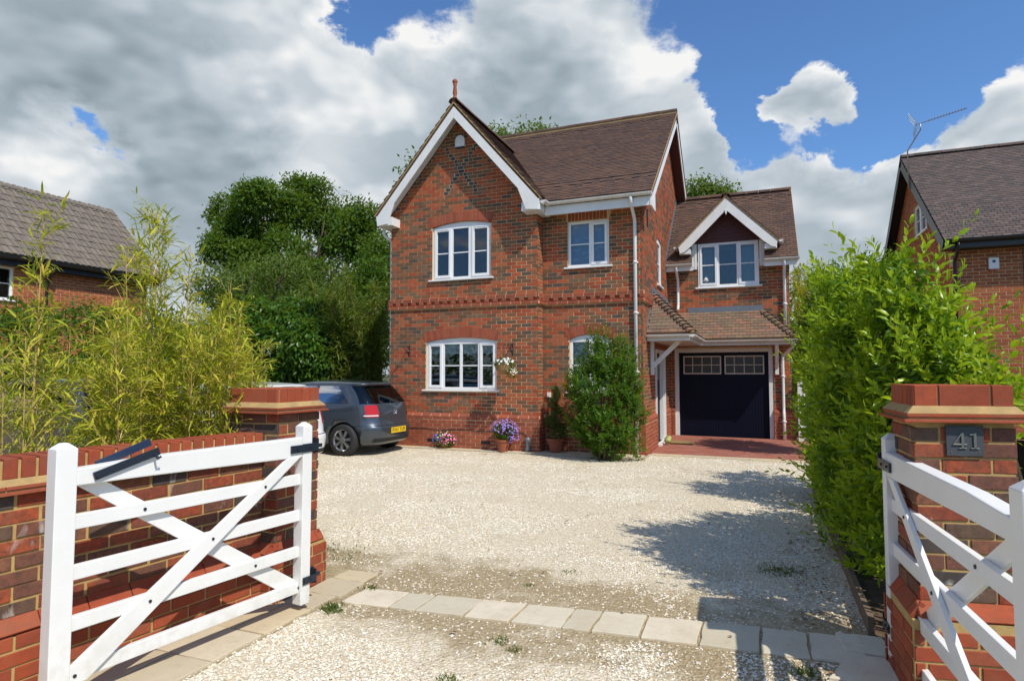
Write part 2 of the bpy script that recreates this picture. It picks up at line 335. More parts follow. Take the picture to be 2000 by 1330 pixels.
def wpos(o):
    p = Vector((0, 0, 0)); 
    while o: p += Vector(o.location); o = o.parent
    return p
def thing(name, label, cat, loc=(0, 0, 0), group=None, rz=0):
    o = bpy.data.objects.new(name, None); COL.objects.link(o); o.location = loc; o.rotation_euler = (0, 0, rz); o.empty_display_size = .2
    tag(o, label, cat, group); return o
def tag(o, label=None, cat=None, group=None, kind=None):
    if label: o['label'] = label
    if cat: o['category'] = cat
    if group: o['group'] = group
    if kind: o['kind'] = kind
    return o
def link(name, me, parent=None, loc=None, local=False):
    o = bpy.data.objects.new(name, me); COL.objects.link(o)
    if parent is not None: o.parent = parent
    if loc is not None: o.location = loc
    return o
def build(mb, name, mats, parent=None, smooth=False, bev=0, local=False, kind=None, recenter=True):
    """world-space geometry; the object's origin goes to the bottom centre (local: geometry already in the parent's space)."""
    if not isinstance(mats, (list, tuple)): mats = [mats]
    V = np.array(mb.v, float)
    c = np.array([(V[:, 0].min() + V[:, 0].max()) / 2, (V[:, 1].min() + V[:, 1].max()) / 2, V[:, 2].min()]) if recenter else np.zeros(3)
    me = bpy.data.meshes.new(name); me.from_pydata([tuple(v) for v in V - c], [], mb.f)
    for m_ in mats: me.materials.append(m_)
    me.polygons.foreach_set('material_index', mb.m)
    if smooth: me.polygons.foreach_set('use_smooth', [True] * len(mb.f))
    if any(mb.t): a = me.attributes.new('tint', 'FLOAT', 'FACE'); a.data.foreach_set('value', mb.t)
    me.update()
    o = bpy.data.objects.new(name, me); COL.objects.link(o)
    base = Vector((0, 0, 0))
    if parent is not None:
        o.parent = parent
        if not local: base = wpos(parent)
    o.location = Vector(c) - base
    if bev:
        b_ = o.modifiers.new('bevel', 'BEVEL'); b_.width = bev; b_.segments = 2; b_.limit_method = 'ANGLE'
    if kind: o['kind'] = kind
    return o
class Pl:
    """a vertical plane: O origin (z = 0), U along, Nn outward"""
    def __init__(s, O, U, Nn): s.O = Vector(O); s.U = Vector(U).normalized(); s.N = Vector(Nn).normalized()
    def P(s, a, z, n=0.): return s.O + s.U * a + Vector((0, 0, z)) + s.N * n
    def box(s, mb, a0, a1, z0, z1, n0, n1, tint=0., mi=0):
        c = s.P((a0 + a1) / 2, (z0 + z1) / 2, (n0 + n1) / 2)
        mb.obox(c, s.U * (a1 - a0) / 2, s.N * (n1 - n0) / 2, Vector((0, 0, (z1 - z0) / 2)), tint, mi)

def row_intervals(poly, z):
    xs = []
    for i in range(len(poly)):
        (x0, z0), (x1, z1) = poly[i], poly[(i + 1) % len(poly)]
        if (z0 <= z) != (z1 <= z): xs.append(x0 + (z - z0) / (z1 - z0) * (x1 - x0))
    xs.sort(); return [(xs[i], xs[i + 1]) for i in range(0, len(xs) - 1, 2)]
def subtract(iv, a, b):
    out = []
    for s, e in iv:
        if b <= s or a >= e: out.append((s, e)); continue
        if a > s: out.append((s, a))
        if b < e: out.append((b, e))
    return out
CAMP = Vector((0, 0, H))
def lay_bricks(pl, poly, z0, z1, cuts=(), n1=0., depth=.02, course=.075, Lb=.225, gap=.0118, phase=0, jit=.0015, jump=.0010):
    """list of (centre, U, N, half length, half height, half depth)"""
    out = []; k = 0; z = z0
    while z + course * .6 <= z1:
        zm = z + course / 2; h = min(course, z1 - z) - gap
        iv = row_intervals(poly, zm)
        for c in cuts:
            r_ = c(zm)
            if r_: iv = subtract(iv, *r_)
        off = ((k + phase) % 2) * Lb / 2
        for s, e in iv:
            a = math.floor((s - off) / Lb) * Lb + off
            while a < e:
                b0, b1 = max(a, s) + (gap / 2 if a > s else .001), min(a + Lb, e) - (gap / 2 if a + Lb < e else .001)
                if b1 - b0 > .010:
                    out.append((pl.P((b0 + b1) / 2 + random.uniform(-jit, jit), zm + random.uniform(-jit, jit), n1 - depth / 2 + random.uniform(-jump, jump)), pl.U, pl.N, (b1 - b0) / 2, h / 2, depth / 2))
                a += Lb
        z += course; k += 1
    return out
def rect_cut(a0, a1, z0, z1): return lambda z: (a0, a1) if z0 < z < z1 else None
BRK = {}
def unit_box(key, hx, hy, hz, material, off=0):
    k = (key, round(hx * 200), round(hy * 500), round(hz * 500), material.name)
    if k not in BRK:
        mb = MB(); b_ = .0025
        x, y, z = hx, hy, hz   # outward is +y in the local frame
        mb.add([(-x, -y, -z), (x, -y, -z), (x, -y, z), (-x, -y, z), (-x, y - b_, -z), (x, y - b_, -z), (x, y - b_, z), (-x, y - b_, z), (-x + b_, y, -z + b_), (x - b_, y, -z + b_), (x - b_, y, z - b_), (-x + b_, y, z - b_)],
               [(0, 1, 5, 4), (1, 2, 6, 5), (2, 3, 7, 6), (3, 0, 4, 7), (4, 5, 9, 8), (5, 6, 10, 9), (6, 7, 11, 10), (7, 4, 8, 11), (8, 9, 10, 11)])
        me = bpy.data.meshes.new(key); me.from_pydata(mb.v, [], [f[::-1] for f in mb.f]); me.materials.append(material); me.update(); BRK[k] = me
    return BRK[k]
def frame_m(c, X, Y, Z):
    m_ = Matrix.Identity(4)
    for i, v in enumerate((X, Y, Z)):
        for j in range(3): m_[j][i] = v[j]
    m_.translation = c; return m_
def place_pieces(specs, name, mass_name, parent, mo, ms, limit=300, wob=0.):
    """specs: (centre, U, N, hx, hz, hy[, Zdir]). The nearest ones that face the camera become objects, the rest one mass."""
    vis = [sp for sp in specs if sp[2].dot(CAMP - sp[0]) > 0]; hid = [sp for sp in specs if sp[2].dot(CAMP - sp[0]) <= 0]
    def size(sp):
        d = CAMP - sp[0]; r_ = d.length; return -(sp[3] * (.25 + abs(sp[2].dot(d) / r_)) / r_)
    vis.sort(key=size); single, mass = vis[:limit], vis[limit:] + hid
    base = wpos(parent)
    for sp in single:
        c, U, Nn, hx, hz, hy = sp[:6]; Z = sp[6] if len(sp) > 6 else Vector((0, 0, 1))
        if U.cross(Nn).dot(Z) < 0: U = -U
        if wob: q = random.gauss(0, wob); U, Z = (U * math.cos(q) + Z * math.sin(q)), (Z * math.cos(q) - U * math.sin(q))
        hx = round(hx * 200) / 200 if abs(round(hx * 200) / 200 - hx) < .0026 else hx
        o = bpy.data.objects.new(name, unit_box(name, hx, hy, hz, mo)); COL.objects.link(o); o.parent = parent
        o.matrix_local = frame_m(c - base, U, Nn, Z)
    if mass:
        V = []; T = []
        for sp in mass:
            c, U, Nn, hx, hz, hy = sp[:6]; Z = sp[6] if len(sp) > 6 else Vector((0, 0, 1)); U = -U if U.cross(Nn).dot(Z) < 0 else U; A, B, Cc = U * hx, Nn * hy, Z * hz
            V += [c - A - B - Cc, c + A - B - Cc, c + A - B + Cc, c - A - B + Cc, c - A + B - Cc, c + A + B - Cc, c + A + B + Cc, c - A + B + Cc]; T += [random.random()] * 5
        n = len(mass); V = np.array(V); B0 = np.arange(n)[:, None, None] * 8
        q = np.array([(7, 6, 5, 4), (4, 5, 1, 0), (5, 6, 2, 1), (6, 7, 3, 2), (7, 4, 0, 3)])
        F = (q[None] + B0).reshape(-1, 4)
        # orient by handedness
        sp = mass[0]; Z = sp[6] if len(sp) > 6 else Vector((0, 0, 1))
        o = bpy.data.objects.new(mass_name, mesh_np(mass_name, V - np.array(base), F, T, [ms])); COL.objects.link(o); o.parent = parent; o['kind'] = 'stuff'

def wall_backing(pl, poly, cuts_rect, n=-.0055, thick=.25, name='wall', m_=None, parent=None):
    """mortar-coloured slab with rectangular openings (columns of boxes clipped to the outline)"""
    xs = sorted(set([p[0] for p in poly] + [c[0] for c in cuts_rect] + [c[1] for c in cuts_rect]))
    mb = MB()
    def zr(x, eps):
        zs = []
        for i in range(len(poly)):
            (x0, z0), (x1, z1) = poly[i], poly[(i + 1) % len(poly)]
            xx = x + eps
            if (x0 <= xx) != (x1 <= xx): zs.append(z0 + (x - x0) / (x1 - x0) * (z1 - z0))
        return (min(zs), max(zs)) if len(zs) >= 2 else None
    for a, b in zip(xs[:-1], xs[1:]):
        if b - a < 1e-4: continue
        la, lb = zr(a, 1e-5), zr(b, -1e-5)
        if not la or not lb: continue
        mid = (a + b) / 2; cs = sorted([c for c in cuts_rect if c[0] < mid < c[1]], key=lambda c: c[2])
        segs = []; lo = (la[0], lb[0])
        for c in cs: segs.append((lo, (c[2], c[2]))); lo = (c[3], c[3])
        segs.append((lo, (la[1], lb[1])))
        for (l0, l1), (h0, h1) in segs:
            if h0 - l0 < 1e-4 and h1 - l1 < 1e-4: continue
            P = [pl.P(a, l0, n), pl.P(b, l1, n), pl.P(b, l1, n - thick), pl.P(a, l0, n - thick), pl.P(a, h0, n), pl.P(b, h1, n), pl.P(b, h1, n - thick), pl.P(a, h0, n - thick)]
            A, B = P[1] - P[0], P[3] - P[0]
            if A.cross(B).z < 0: P = [P[i] for i in (1, 0, 3, 2, 5, 4, 7, 6)]
            mb.hexa(P)
    return build(mb, name, m_ or M['mortar'], parent)

def arch(pl, a0, a1, zs, rise, parent, mo, ring=.215, n=None, name='arch_brick'):
    """segmental arch of voussoirs; returns the cut function for lay_bricks"""
    a = (a1 - a0) / 2; Rr = (a * a + rise * rise) / (2 * rise); cz = zs + rise - Rr; cx = (a0 + a1) / 2; th = math.asin(min(1, (a + .03) / Rr))
    n = n or int(2 * th * (Rr + ring / 2) / .078); specs = []
    for i in range(n):
        an = -th + (i + .5) * 2 * th / n; rad = Vector((0, 0, 1)) * math.cos(an) + pl.U * math.sin(an); tg = pl.U * math.cos(an) - Vector((0, 0, 1)) * math.sin(an)
        rc = Rr + ring / 2; c = pl.P(cx + rc * math.sin(an), cz + rc * math.cos(an), .004 - .02)
        hw = th * (Rr + ring / 2) / n - .005
        specs.append((c, tg, pl.N, hw, ring / 2, .02, rad))
    place_pieces(specs, name, 'arch_brickwork', parent, mo, mo)
    Ro = Rr + ring; ends = cz + Ro * math.cos(th); we = Ro * math.sin(th) - .02
    def cut(z):
        if z < zs - .05 or z > cz + Ro - .030: return None
        if z < ends: 
            k = (z - zs) / max(ends - zs, .01); return (cx - a - .03 - (we - a - .03) * max(0, k), cx + a + .03 + (we - a - .03) * max(0, k))
        hw = math.sqrt(max(0, (Ro - .030) ** 2 - (z - cz) ** 2)); return (cx - hw, cx + hw)
    return cut
# ================================================================ THE BRICK HOUSE
house = thing('brick_house', 'red and brown brick detached house with a white-trimmed front gable and navy garage door', 'house', (-4, 13.5, 0))
XL, XG, XR, YG, YF, YB, GX1 = -7.66, -4.15, -2.09, 11.66, 12.0, 15.7, .71
CX = (XL + XG) / 2
plA = Pl((0, YG, 0), (1, 0, 0), (0, -1, 0)); plR = Pl((XG, 0, 0), (0, 1, 0), (1, 0, 0)); plC = Pl((0, YF, 0), (1, 0, 0), (0, -1, 0))
plD = Pl((XR, 0, 0), (0, 1, 0), (1, 0, 0)); plE = Pl((0, YB, 0), (1, 0, 0), (0, -1, 0)); plW = Pl((XL, 0, 0), (0, 1, 0), (-1, 0, 0)); plGR = Pl((GX1, 0, 0), (0, 1, 0), (1, 0, 0))
polyA = [(XL, 0), (XG, 0), (XG, 5.14), (CX, 7.17), (XL, 5.14)]
polyC = [(XG, 0), (XR, 0), (XR, 4.96), (XG, 4.96)]
polyD = [(YF, 0), (19.7, 0), (19.7, 5.1), (15.85, 8.16), (YF, 5.2)]
WA1 = (-6.60, -5.20, 3.62, 4.78, .085); WA0 = (-6.74, -5.06, 1.24, 2.27, .085); WC1 = (-3.61, -2.745, 3.76, 4.71, 0); WC0 = (-3.58, -2.74, 1.22, 2.28, .10)
WD = (13.95, 14.55, 3.60, 4.62, .06); DOOR = (13.5, 14.5, .06, 2.12)
WG = (-1.95, .31, .0, 2.20)
def op(w_, extra=0): return (w_[0], w_[1], w_[2], w_[3] + (w_[4] if len(w_) > 4 else 0) + extra)
wallA = wall_backing(plA, [(XL, 0), (XG - .02, 0), (XG - .02, 5.14), (CX, 7.17), (XL, 5.14)], [op(WA1), op(WA0)], name='gable_wall', parent=house)
wallR = wall_backing(plR, [(YG + .03, 0), (YF, 0), (YF, 5.1), (YG + .03, 5.1)], [], name='gable_return_wall', parent=house, thick=.22)
wallC = wall_backing(plC, [(XG, 0), (XR - .02, 0), (XR - .02, 4.96), (XG, 4.96)], [op(WC1), op(WC0)], name='front_wall', parent=house)
wallD = wall_backing(plD, [(YF + .03, 0)] + polyD[1:-1] + [(YF + .03, 5.2)], [op(WD), DOOR], name='side_wall', parent=house)
wallE = wall_backing(plE, [(XR, 0), (GX1, 0), (GX1, 4.35), (XR, 4.35)], [WG, (-1.35, .05, 3.71, 4.35)], name='garage_wall', parent=house)
wb = MB(); wb.box((XL + .01, YG + .26, 0), (XL + .25, 19.7, 5.1)); wb.box((XL + .02, 19.45, 0), (XR - .02, 19.69, 5.1)); wb.box((GX1 - .25, YB + .26, 0), (GX1 - .008, 20, 4.3)); wb.box((XR, 19.75, 0), (GX1, 20, 4.3))
build(wb, 'rear_wall', M['mortar'], house)
gb = MB(); gb.prism([(GX1 - .008, 15.75, 4.28), (GX1 - .008, 19.95, 4.28), (GX1 - .008, 17.85, 6.4)], (-.2, 0, 0)); build(gb, 'garage_gable', M['mortar'], house)
STR0, STR1, PL1 = 3.0, 3.225, .66
strc = rect_cut(-99, 99, STR0 + .001, STR1)
def bricks(pl, poly, z0, z1, cuts, wall, pal='mix', n1=0., **k):
    place_pieces(lay_bricks(pl, poly, z0, z1, cuts, n1=n1, **k), 'brick', 'brickwork', wall, M['b_' + pal + 'o'], M['b_' + pal + 's'], limit=LIM)
LIM = 300
cA1 = arch(plA, WA1[0], WA1[1], WA1[3], WA1[4], wallA, M['b_redo']); cA0 = arch(plA, WA0[0], WA0[1], WA0[3], WA0[4], wallA, M['b_redo'])
cC0 = arch(plC, WC0[0], WC0[1], WC0[3], WC0[4], wallC, M['b_redo'])
rc = lambda w_: rect_cut(w_[0] - .004, w_[1] + .004, w_[2] - .02, w_[3] + .001)
# front gable: facing bricks, with the blue diagonal cross picked out below the apex
spA = lay_bricks(plA, polyA, .735, STR0, [rc(WA0), cA0]) + lay_bricks(plA, polyA, STR1, 7.15, [rc(WA1), cA1], phase=1)
M['b_blue'] = brick_mat('brick_blue_header', 'obj', [(0, (.05, .062, .078)), (.5, (.065, .078, .095))], .1)
cr2 = []; rest = []
for sp in spA:      # one blue header per course on each diagonal
    c, U, Nn, hx, hz, hy = sp; x, z = c.x, c.z; lo_, hi_ = x - hx, x + hx; segs = [(lo_, hi_)]
    if 5.50 < z < 6.54:
        for e in (-6.276 + (6.50 - z) * .735, -5.579 - (6.46 - z) * .732):
            if lo_ < e < hi_:
                h0, h1 = max(lo_, e - .052), min(hi_, e + .052)
                if h1 - h0 > .05:
                    cr2.append((Vector(((h0 + h1) / 2, c.y, z)), U, Nn, (h1 - h0) / 2, hz, hy)); segs = [q for q_ in segs for q in subtract([q_], h0 - .010, h1 + .010)]
    rest += [(Vector(((p_ + q_) / 2, c.y, z)), U, Nn, (q_ - p_) / 2, hz, hy) for p_, q_ in segs if q_ - p_ > .012]
place_pieces(cr2, 'blue_brick', 'blue_brickwork', wallA, M['b_blue'], M['b_blue'])
place_pieces(rest, 'brick', 'brickwork', wallA, M['b_mixo'], M['b_mixs'], limit=150)
def sequential():
    spC = lay_bricks(plC, [(XG + .005, 0), (XR, 0), (XR, 4.96), (XG + .005, 4.96)], .735, STR0, [rc(WC0), cC0]) + lay_bricks(plC, [(XG + .005, 0), (XR, 0), (XR, 4.96), (XG + .005, 4.96)], STR1, 4.93, [rc(WC1), rect_cut(WC1[0] - .03, WC1[1] + .03, 4.70, 4.96)], phase=1)
    place_pieces(spC, 'brick', 'brickwork', wallC, M['b_mixo'], M['b_mixs'], limit=150)
    sold = [(plC.P(WC1[0] + .005 + (i + .5) * .075, 4.81, -.006), plC.U, plC.N, .0325, .095, .01) for i in range(11)]
    place_pieces(sold, 'soldier_brick', 'soldier_brickwork', wallC, M['b_redo'], M['b_redo'])
    plR2 = Pl((XG, YG + .014, 0), (0, 1, 0), (1, 0, 0)); spR = lay_bricks(plR2, [(0, 0), (YF - YG - .014, 0), (YF - YG - .014, 5.1), (0, 5.1)], .735, 5.1, [strc])
    place_pieces(spR, 'brick', 'brickwork', wallR, M['b_mixo'], M['b_mixs'])
    cD = arch(plD, WD[0], WD[1], WD[3], WD[4], wallD, M['b_redo'])
    spD = lay_bricks(plD, [(YF + .014, 0)] + polyD[1:-1] + [(YF + .014, 5.22)], .735, 8.1, [rc(WD), cD, rect_cut(DOOR[0], DOOR[1], 0, DOOR[3]), rect_cut(12, 15.2, STR0, STR1)])
    place_pieces(spD, 'brick', 'brickwork', wallD, M['b_mixo'], M['b_mixs'], limit=0)
    pe = [(XR + .005, 0), (GX1, 0), (GX1, 4.35), (XR + .005, 4.35)]
    spE = lay_bricks(plE, pe, .735, 4.3, [rect_cut(-1.355, .055, 3.69, 4.4), rect_cut(WG[0] - .004, WG[1] + .004, 0, 2.2)])
    place_pieces(spE, 'brick', 'brickwork', wallE, M['b_mixo'], M['b_mixs'], limit=60)
sequential()
# projecting plinth with a bevelled top course
def plinth(pl, a0, a1, wall, off=.052, cut=None, ends=True):
    mb = MB(); 
    segs = [(a0, a1)] if not cut else [(a0, cut[0]), (cut[1], a1)]
    for s0, s1 in segs:
        pl.box(mb, s0 + .008, s1 - .008, 0, PL1 + .02, -.02, off - .008)
        # bevelled mortar bed under the chamfer bricks
        mb.prism([pl.P(s0 + .008, PL1 + .02, -.01), pl.P(s0 + .008, PL1 + .02, off - .008), pl.P(s0 + .008, .732, -.002)], pl.U * (s1 - s0 - .016))
    build(mb, 'plinth_bed', M['mortar'], wall)
    for s0, s1 in segs:
        sp = lay_bricks(pl, [(s0, 0), (s1, 0), (s1, PL1), (s0, PL1)], 0., PL1, n1=off)
        place_pieces(sp, 'plinth_brick', 'plinth_brickwork', wall, M['b_redo'], M['b_reds'], limit=100)
        ch = []; a = s0; th = math.atan2(off, .075)
        Z = (Vector((0, 0, 1)) * .075 - pl.N * off).normalized(); Nn = (pl.N * .075 + Vector((0, 0, 1)) * off).normalized()
        while a < s1 - .03:
            b = min(a + .225, s1); ch.append((pl.P((a + b) / 2, PL1 + .042, off / 2 - .006), pl.U, Nn, (b - a) / 2 - .005, .043, .012, Z)); a = b
        place_pieces(ch, 'bevel_brick', 'bevel_brickwork', wall, M['b_redo'], M['b_reds'])
plinth(plA, XL - .05, XG + .052, wallA); plinth(plR, YG - .028, YF - .055, wallR); plinth(plC, XG + .055, XR + .052, wallC); plinth(plD, YF - .028, DOOR[0] - .0, wallD); plinth(plD, DOOR[1] + .15, YB - .06, wallD)
plinth(plE, XR + .055, WG[0], wallE); plinth(plE, WG[1], GX1 + .08, wallE)
# string course: two oversailing rows with a row of dentils between them
def strcourse(pl, a0, a1, wall, nd=.046, lim=100):
    mb = MB(); pl.box(mb, a0, a1, STR0 + .006, STR0 + .07, -.01, nd - .006); pl.box(mb, a0, a1, STR1 - .078, STR1 - .004, -.01, nd - .006); build(mb, 'string_bed', M['mortar'], wall); mb = MB(); pl.box(mb, a0 + .03, a1 - .03, STR0 + .0705, STR1 - .0785, -.01, -.003); build(mb, 'string_recess', M['b_redo'], wall)
    q = [(a0, 0), (a1, 0), (a1, 9), (a0, 9)]
    sp = lay_bricks(pl, q, STR0, STR0 + .075, n1=nd) + lay_bricks(pl, q, STR1 - .075, STR1, n1=nd, phase=1)
    a = a0
    while a < a1 - .05:
        b = min(a + .11, a1); sp.append((pl.P((a + b) / 2, STR0 + .1125, nd - .022), pl.U, pl.N, (b - a) / 2 - .004, .0325, .022)); a += .197
    place_pieces(sp, 'string_brick', 'string_brickwork', wall, M['b_redo'], M['b_reds'], limit=lim)
strcourse(plA, XL - .033, XG + .033, wallA); strcourse(plR, YG - .0, YF - .034, wallR); strcourse(plC, XG + .036, XR + .033, wallC); strcourse(plD, YF + .0, 13.25, wallD, lim=30)

# ---------------------------------------------------------------- windows
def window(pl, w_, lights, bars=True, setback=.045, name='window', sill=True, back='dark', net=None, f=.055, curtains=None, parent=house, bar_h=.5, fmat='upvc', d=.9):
    a0, a1, z0, z1 = w_[:4]; rise = w_[4] if len(w_) > 4 else 0; n0 = -setback
    mb = MB(); D = .06
    pl.box(mb, a0, a0 + f, z0, z1, n0 - D, n0); pl.box(mb, a1 - f, a1, z0, z1, n0 - D, n0); pl.box(mb, a0 + f, a1 - f, z0, z0 + f, n0 - D, n0); pl.box(mb, a0 + f, a1 - f, z1 - f, z1, n0 - D, n0)
    if rise:
        c = (a0 + a1) / 2; hw = (a1 - a0) / 2; Rr = (hw * hw + rise * rise) / (2 * rise)
        pts = [pl.P(a0 + 2 * hw * i / 14, z1 + rise - Rr + math.sqrt(Rr * Rr - (2 * hw * i / 14 - hw) ** 2), n0 - .004) for i in range(15)]
        mb.prism([pl.P(a0, z1 - .002, n0 - .004)] + pts[1:-1] + [pl.P(a1, z1 - .002, n0 - .004)], -pl.N * .05)
    for l0, l1, s_ in lights[:-1]: pass
    xs = [(l[0], l[1]) for l in lights]
    for (p0, p1), (q0, q1) in zip(xs[:-1], xs[1:]): pl.box(mb, a0 + p1, a0 + q0, z0 + f, z1 - f, n0 - D + .002, n0 - .002)
    fr = build(mb, name, M[fmat], parent, bev=.004)
    if sill:
        mb = MB(); pl.box(mb, a0 - .07, a1 + .03 + .04, z0 - .035, z0 - .001, n0 - D, .055); build(mb, 'sill', M[fmat], fr, bev=.006)
    for l0, l1, s_ in lights:
        b0, b1, c0, c1 = a0 + l0, a0 + l1, z0 + f, z1 - f; g = 0
        if s_:
            g = .042; mb = MB()
            for x0, x1, y0, y1 in ((b0 - .012, b0 + g, c0 - .012, c1 + .012), (b1 - g, b1 + .012, c0 - .012, c1 + .012), (b0 + g, b1 - g, c0 - .012, c0 + g), (b0 + g, b1 - g, c1 - g, c1 + .012)): pl.box(mb, x0, x1, y0, y1, n0 - .03, n0 + .014)
            pl.box(mb, b0 + .04, b1 - .04, c1 - .012, c1 + .004, n0 + .014, n0 + .022)
            build(mb, 'sash', M[fmat], fr, bev=.004)
        mb = MB(); pl.box(mb, b0 + g, b1 - g, c0 + g, c1 - g, n0 - .034, n0 - .028); build(mb, 'pane', M['glass'], fr)
        if bars:
            zm = c0 + (c1 - c0) * bar_h; mb = MB(); pl.box(mb, b0 + g, b1 - g, zm - .011, zm + .011, n0 - .027, n0 - .012); build(mb, 'glazing_bar', M[fmat], fr)
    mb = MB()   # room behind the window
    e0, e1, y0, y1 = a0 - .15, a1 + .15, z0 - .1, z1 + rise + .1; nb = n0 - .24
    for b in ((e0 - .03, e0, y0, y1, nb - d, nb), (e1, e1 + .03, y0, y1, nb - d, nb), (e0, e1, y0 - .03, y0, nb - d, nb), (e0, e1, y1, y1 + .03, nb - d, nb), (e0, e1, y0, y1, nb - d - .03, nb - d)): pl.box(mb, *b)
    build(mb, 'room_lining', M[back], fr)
    return fr
window(plA, WA1, [(.055, .43, 1), (.485, .86, 0), (.955, 1.345, 1)])
wl = window(plA, WA0, [(.055, .37, 1), (.43, .80, 0), (.86, 1.23, 0), (1.29, 1.625, 1)])
mb = MB()     # scalloped lace valance
for i in range(22):
    a = WA0[0] + .06 + i * .0705; pts = [plA.P(a, 2.23, -.12)] + [plA.P(a + .0705 * k / 4, 2.02 - .03 * math.sin(math.pi * ((i % 3) + k / 4) / 3), -.12 - .004 * math.sin(i * 1.7 + k)) for k in range(5)] + [plA.P(a + .0705, 2.23, -.12)]
    mb.prism(pts, plA.N * -.002)
build(mb, 'lace_valance', M['net'], wl)
mb = MB(); plA.box(mb, WA0[0] + .55, WA0[0] + 1.4, 1.28, 1.36, -.5, -.42); build(mb, 'sofa_back', M['netblue'], wl)
wc = window(plC, WC1, [(.055, .44, 0), (.50, .81, 1)])
mb = MB(); plC.box(mb, WC1[0] + .02, WC1[1] - .02, WC1[2] + .03, WC1[3] - .03, -.145, -.142); nt = build(mb, 'net_curtain', M['netblue'], wc)
mb = MB()
for i in range(26):
    a = WC1[0] + random.uniform(.1, .8); z = WC1[2] + random.uniform(.08, .88)
    for s_ in (-1, 1): mb.prism([plC.P(a, z - .012, -.139), plC.P(a + s_ * .035, z + .03, -.139), plC.P(a + s_ * .04, z - .002, -.139), plC.P(a + s_ * .02, z - .03, -.139)], plC.N * -.001)
build(mb, 'butterfly_print', M['butterfly'], wc)
wc0 = window(plC, WC0, [(.055, .40, 0), (.46, .785, 1)])
mb = MB(); plC.box(mb, WC0[0] + .02, WC0[1] - .02, WC0[2] + .03, WC0[3] - .03, -.145, -.142); build(mb, 'net_curtain', M['net'], wc0)
window(plD, WD, [(.055, .545, 0)], setback=.012)
# dormer window with white cheeks and a tile-hung gablet
WE = (-1.35, .05, 3.71, 4.80)
we = window(plE, WE, [(.055, .44, 1), (.50, .90, 0), (.96, 1.345, 1)], setback=-.012)
for a, b in ((-1.29, -.92), (-.38, 0.0)):
    mb = MB(); nF = 12
    P = [plE.P(a + (b - a) * i / (nF * 2), 0, -.10 + .014 * math.sin(i * 1.5)) for i in range(nF * 2 + 1)]
    V = [p + Vector((0, 0, z)) for p in P for z in (3.76, 4.77)]
    mb.add(V, [(2 * i, 2 * i + 2, 2 * i + 3, 2 * i + 1) for i in range(nF * 2)]); build(mb, 'curtain', M['curtain'], we)
mb = MB(); mb.lathe(plE.P(-1.17, 3.76, -.07), [(.06, 0), (.05, .02), (.018, .03), (.02, .09), (.085, .11), (.04, .24), (.03, .24)], 12); build(mb, 'table_lamp', M['net'], we, smooth=True)

# ---------------------------------------------------------------- roofs
def lay_tiles(O, U, S, poly, gauge, wid, lap=.035, thick=.018, lift=.0, bands=(), jit=.004):
    """O origin at the eave, U along, S up the slope (units); poly in (along, up) coordinates"""
    U, S = Vector(U).normalized(), Vector(S).normalized(); Nn = U.cross(S).normalized()
    if Nn.z < 0: Nn = -Nn
    out = []; tmax = max(p[1] for p in poly); k = 0; tt = 0.
    tilt = thick / gauge * .55
    S2 = (S - Nn * tilt).normalized(); N2 = (Nn + S * tilt).normalized()
    while tt < tmax - gauge * .3:
        for s, e in row_intervals(poly, min(tt + gauge * .5, tmax - 1e-4)):
            off = (k % 2) * wid / 2; a = math.floor((s - off) / wid) * wid + off
            while a < e:
                b0, b1 = max(a, s), min(a + wid, e)
                if b1 - b0 > .03:
                    dz = 0.
                    for lo, hi in bands:
                        if lo <= tt <= hi: dz = -.038 if (int(round(a / wid)) + k) % 2 else .006
                    hl = (gauge + lap) / 2
                    c = Vector(O) + U * ((b0 + b1) / 2) + S * (tt + hl - .01 + dz + random.uniform(-jit, jit)) + Nn * (thick * .75 + random.uniform(-.0015, .0025) - (.006 if dz < 0 else 0))
                    out.append((c, U, N2, (b1 - b0) / 2 - .0018, hl, thick / 2, S2))
                a += wid
        tt += gauge; k += 1
    return out
def roof_slab(name, pts, thick, material, parent):
    mb = MB(); P = [Vector(p) for p in pts]; nrm = (P[1] - P[0]).cross(P[2] - P[0]).normalized()
    if nrm.z > 0: nrm = -nrm
    mb.prism(P, nrm * thick); return build(mb, name, material, parent)
# main roof, front slope
YE, ZE, YRg, ZRg = 11.56, 5.05, 15.85, 8.30
sm = (ZRg - ZE) / (YRg - YE); Lm = math.hypot(ZRg - ZE, YRg - YE); Sm = Vector((0, YRg - YE, ZRg - ZE)).normalized()
XM0, XM1 = -7.86, -1.82
zA, kA, xA = 7.36, 1.155, CX; YA = 11.30
def gdx(z): return max(0., (zA - z) / kA)
def tz(z): return (z - ZE) / (ZRg - ZE) * Lm
y_v = YE + (zA - ZE) / sm
ZC = ZE + (12.1 - YE) * sm
roof_slab('main_roof', [(xA + 1.93, YE, ZE), (XM1, YE, ZE), (XM1, 12.1, ZC), (xA + 1.80, 12.1, ZC)], .10, M['tms'], house)
mainroof = roof_slab('main_roof', [(XM0 + .3, 12.1, ZC), (XM1, 12.1, ZC), (XM1, YRg, ZRg), (XM0, YRg, ZRg)], .10, M['tms'], house)
tr_ = lay_tiles((0, YE, ZE), (1, 0, 0), Sm, [(xA + gdx(ZE) - .04, 0), (XM1, 0), (XM1, Lm), (XM0, Lm), (XM0, tz(zA)), (xA, tz(zA))], .098, .165, bands=((.55, .9), (Lm - .75, Lm - .4)))
place_pieces(tr_, 'roof_tile', 'roof_tiles', mainroof, M['tmo'], M['tms'], limit=300)
roof_slab('rear_roof', [(XM0, YRg, ZRg), (XM1, YRg, ZRg), (XM1, 20.1, ZE), (XM0, 20.1, ZE)], .10, M['tms'], house)
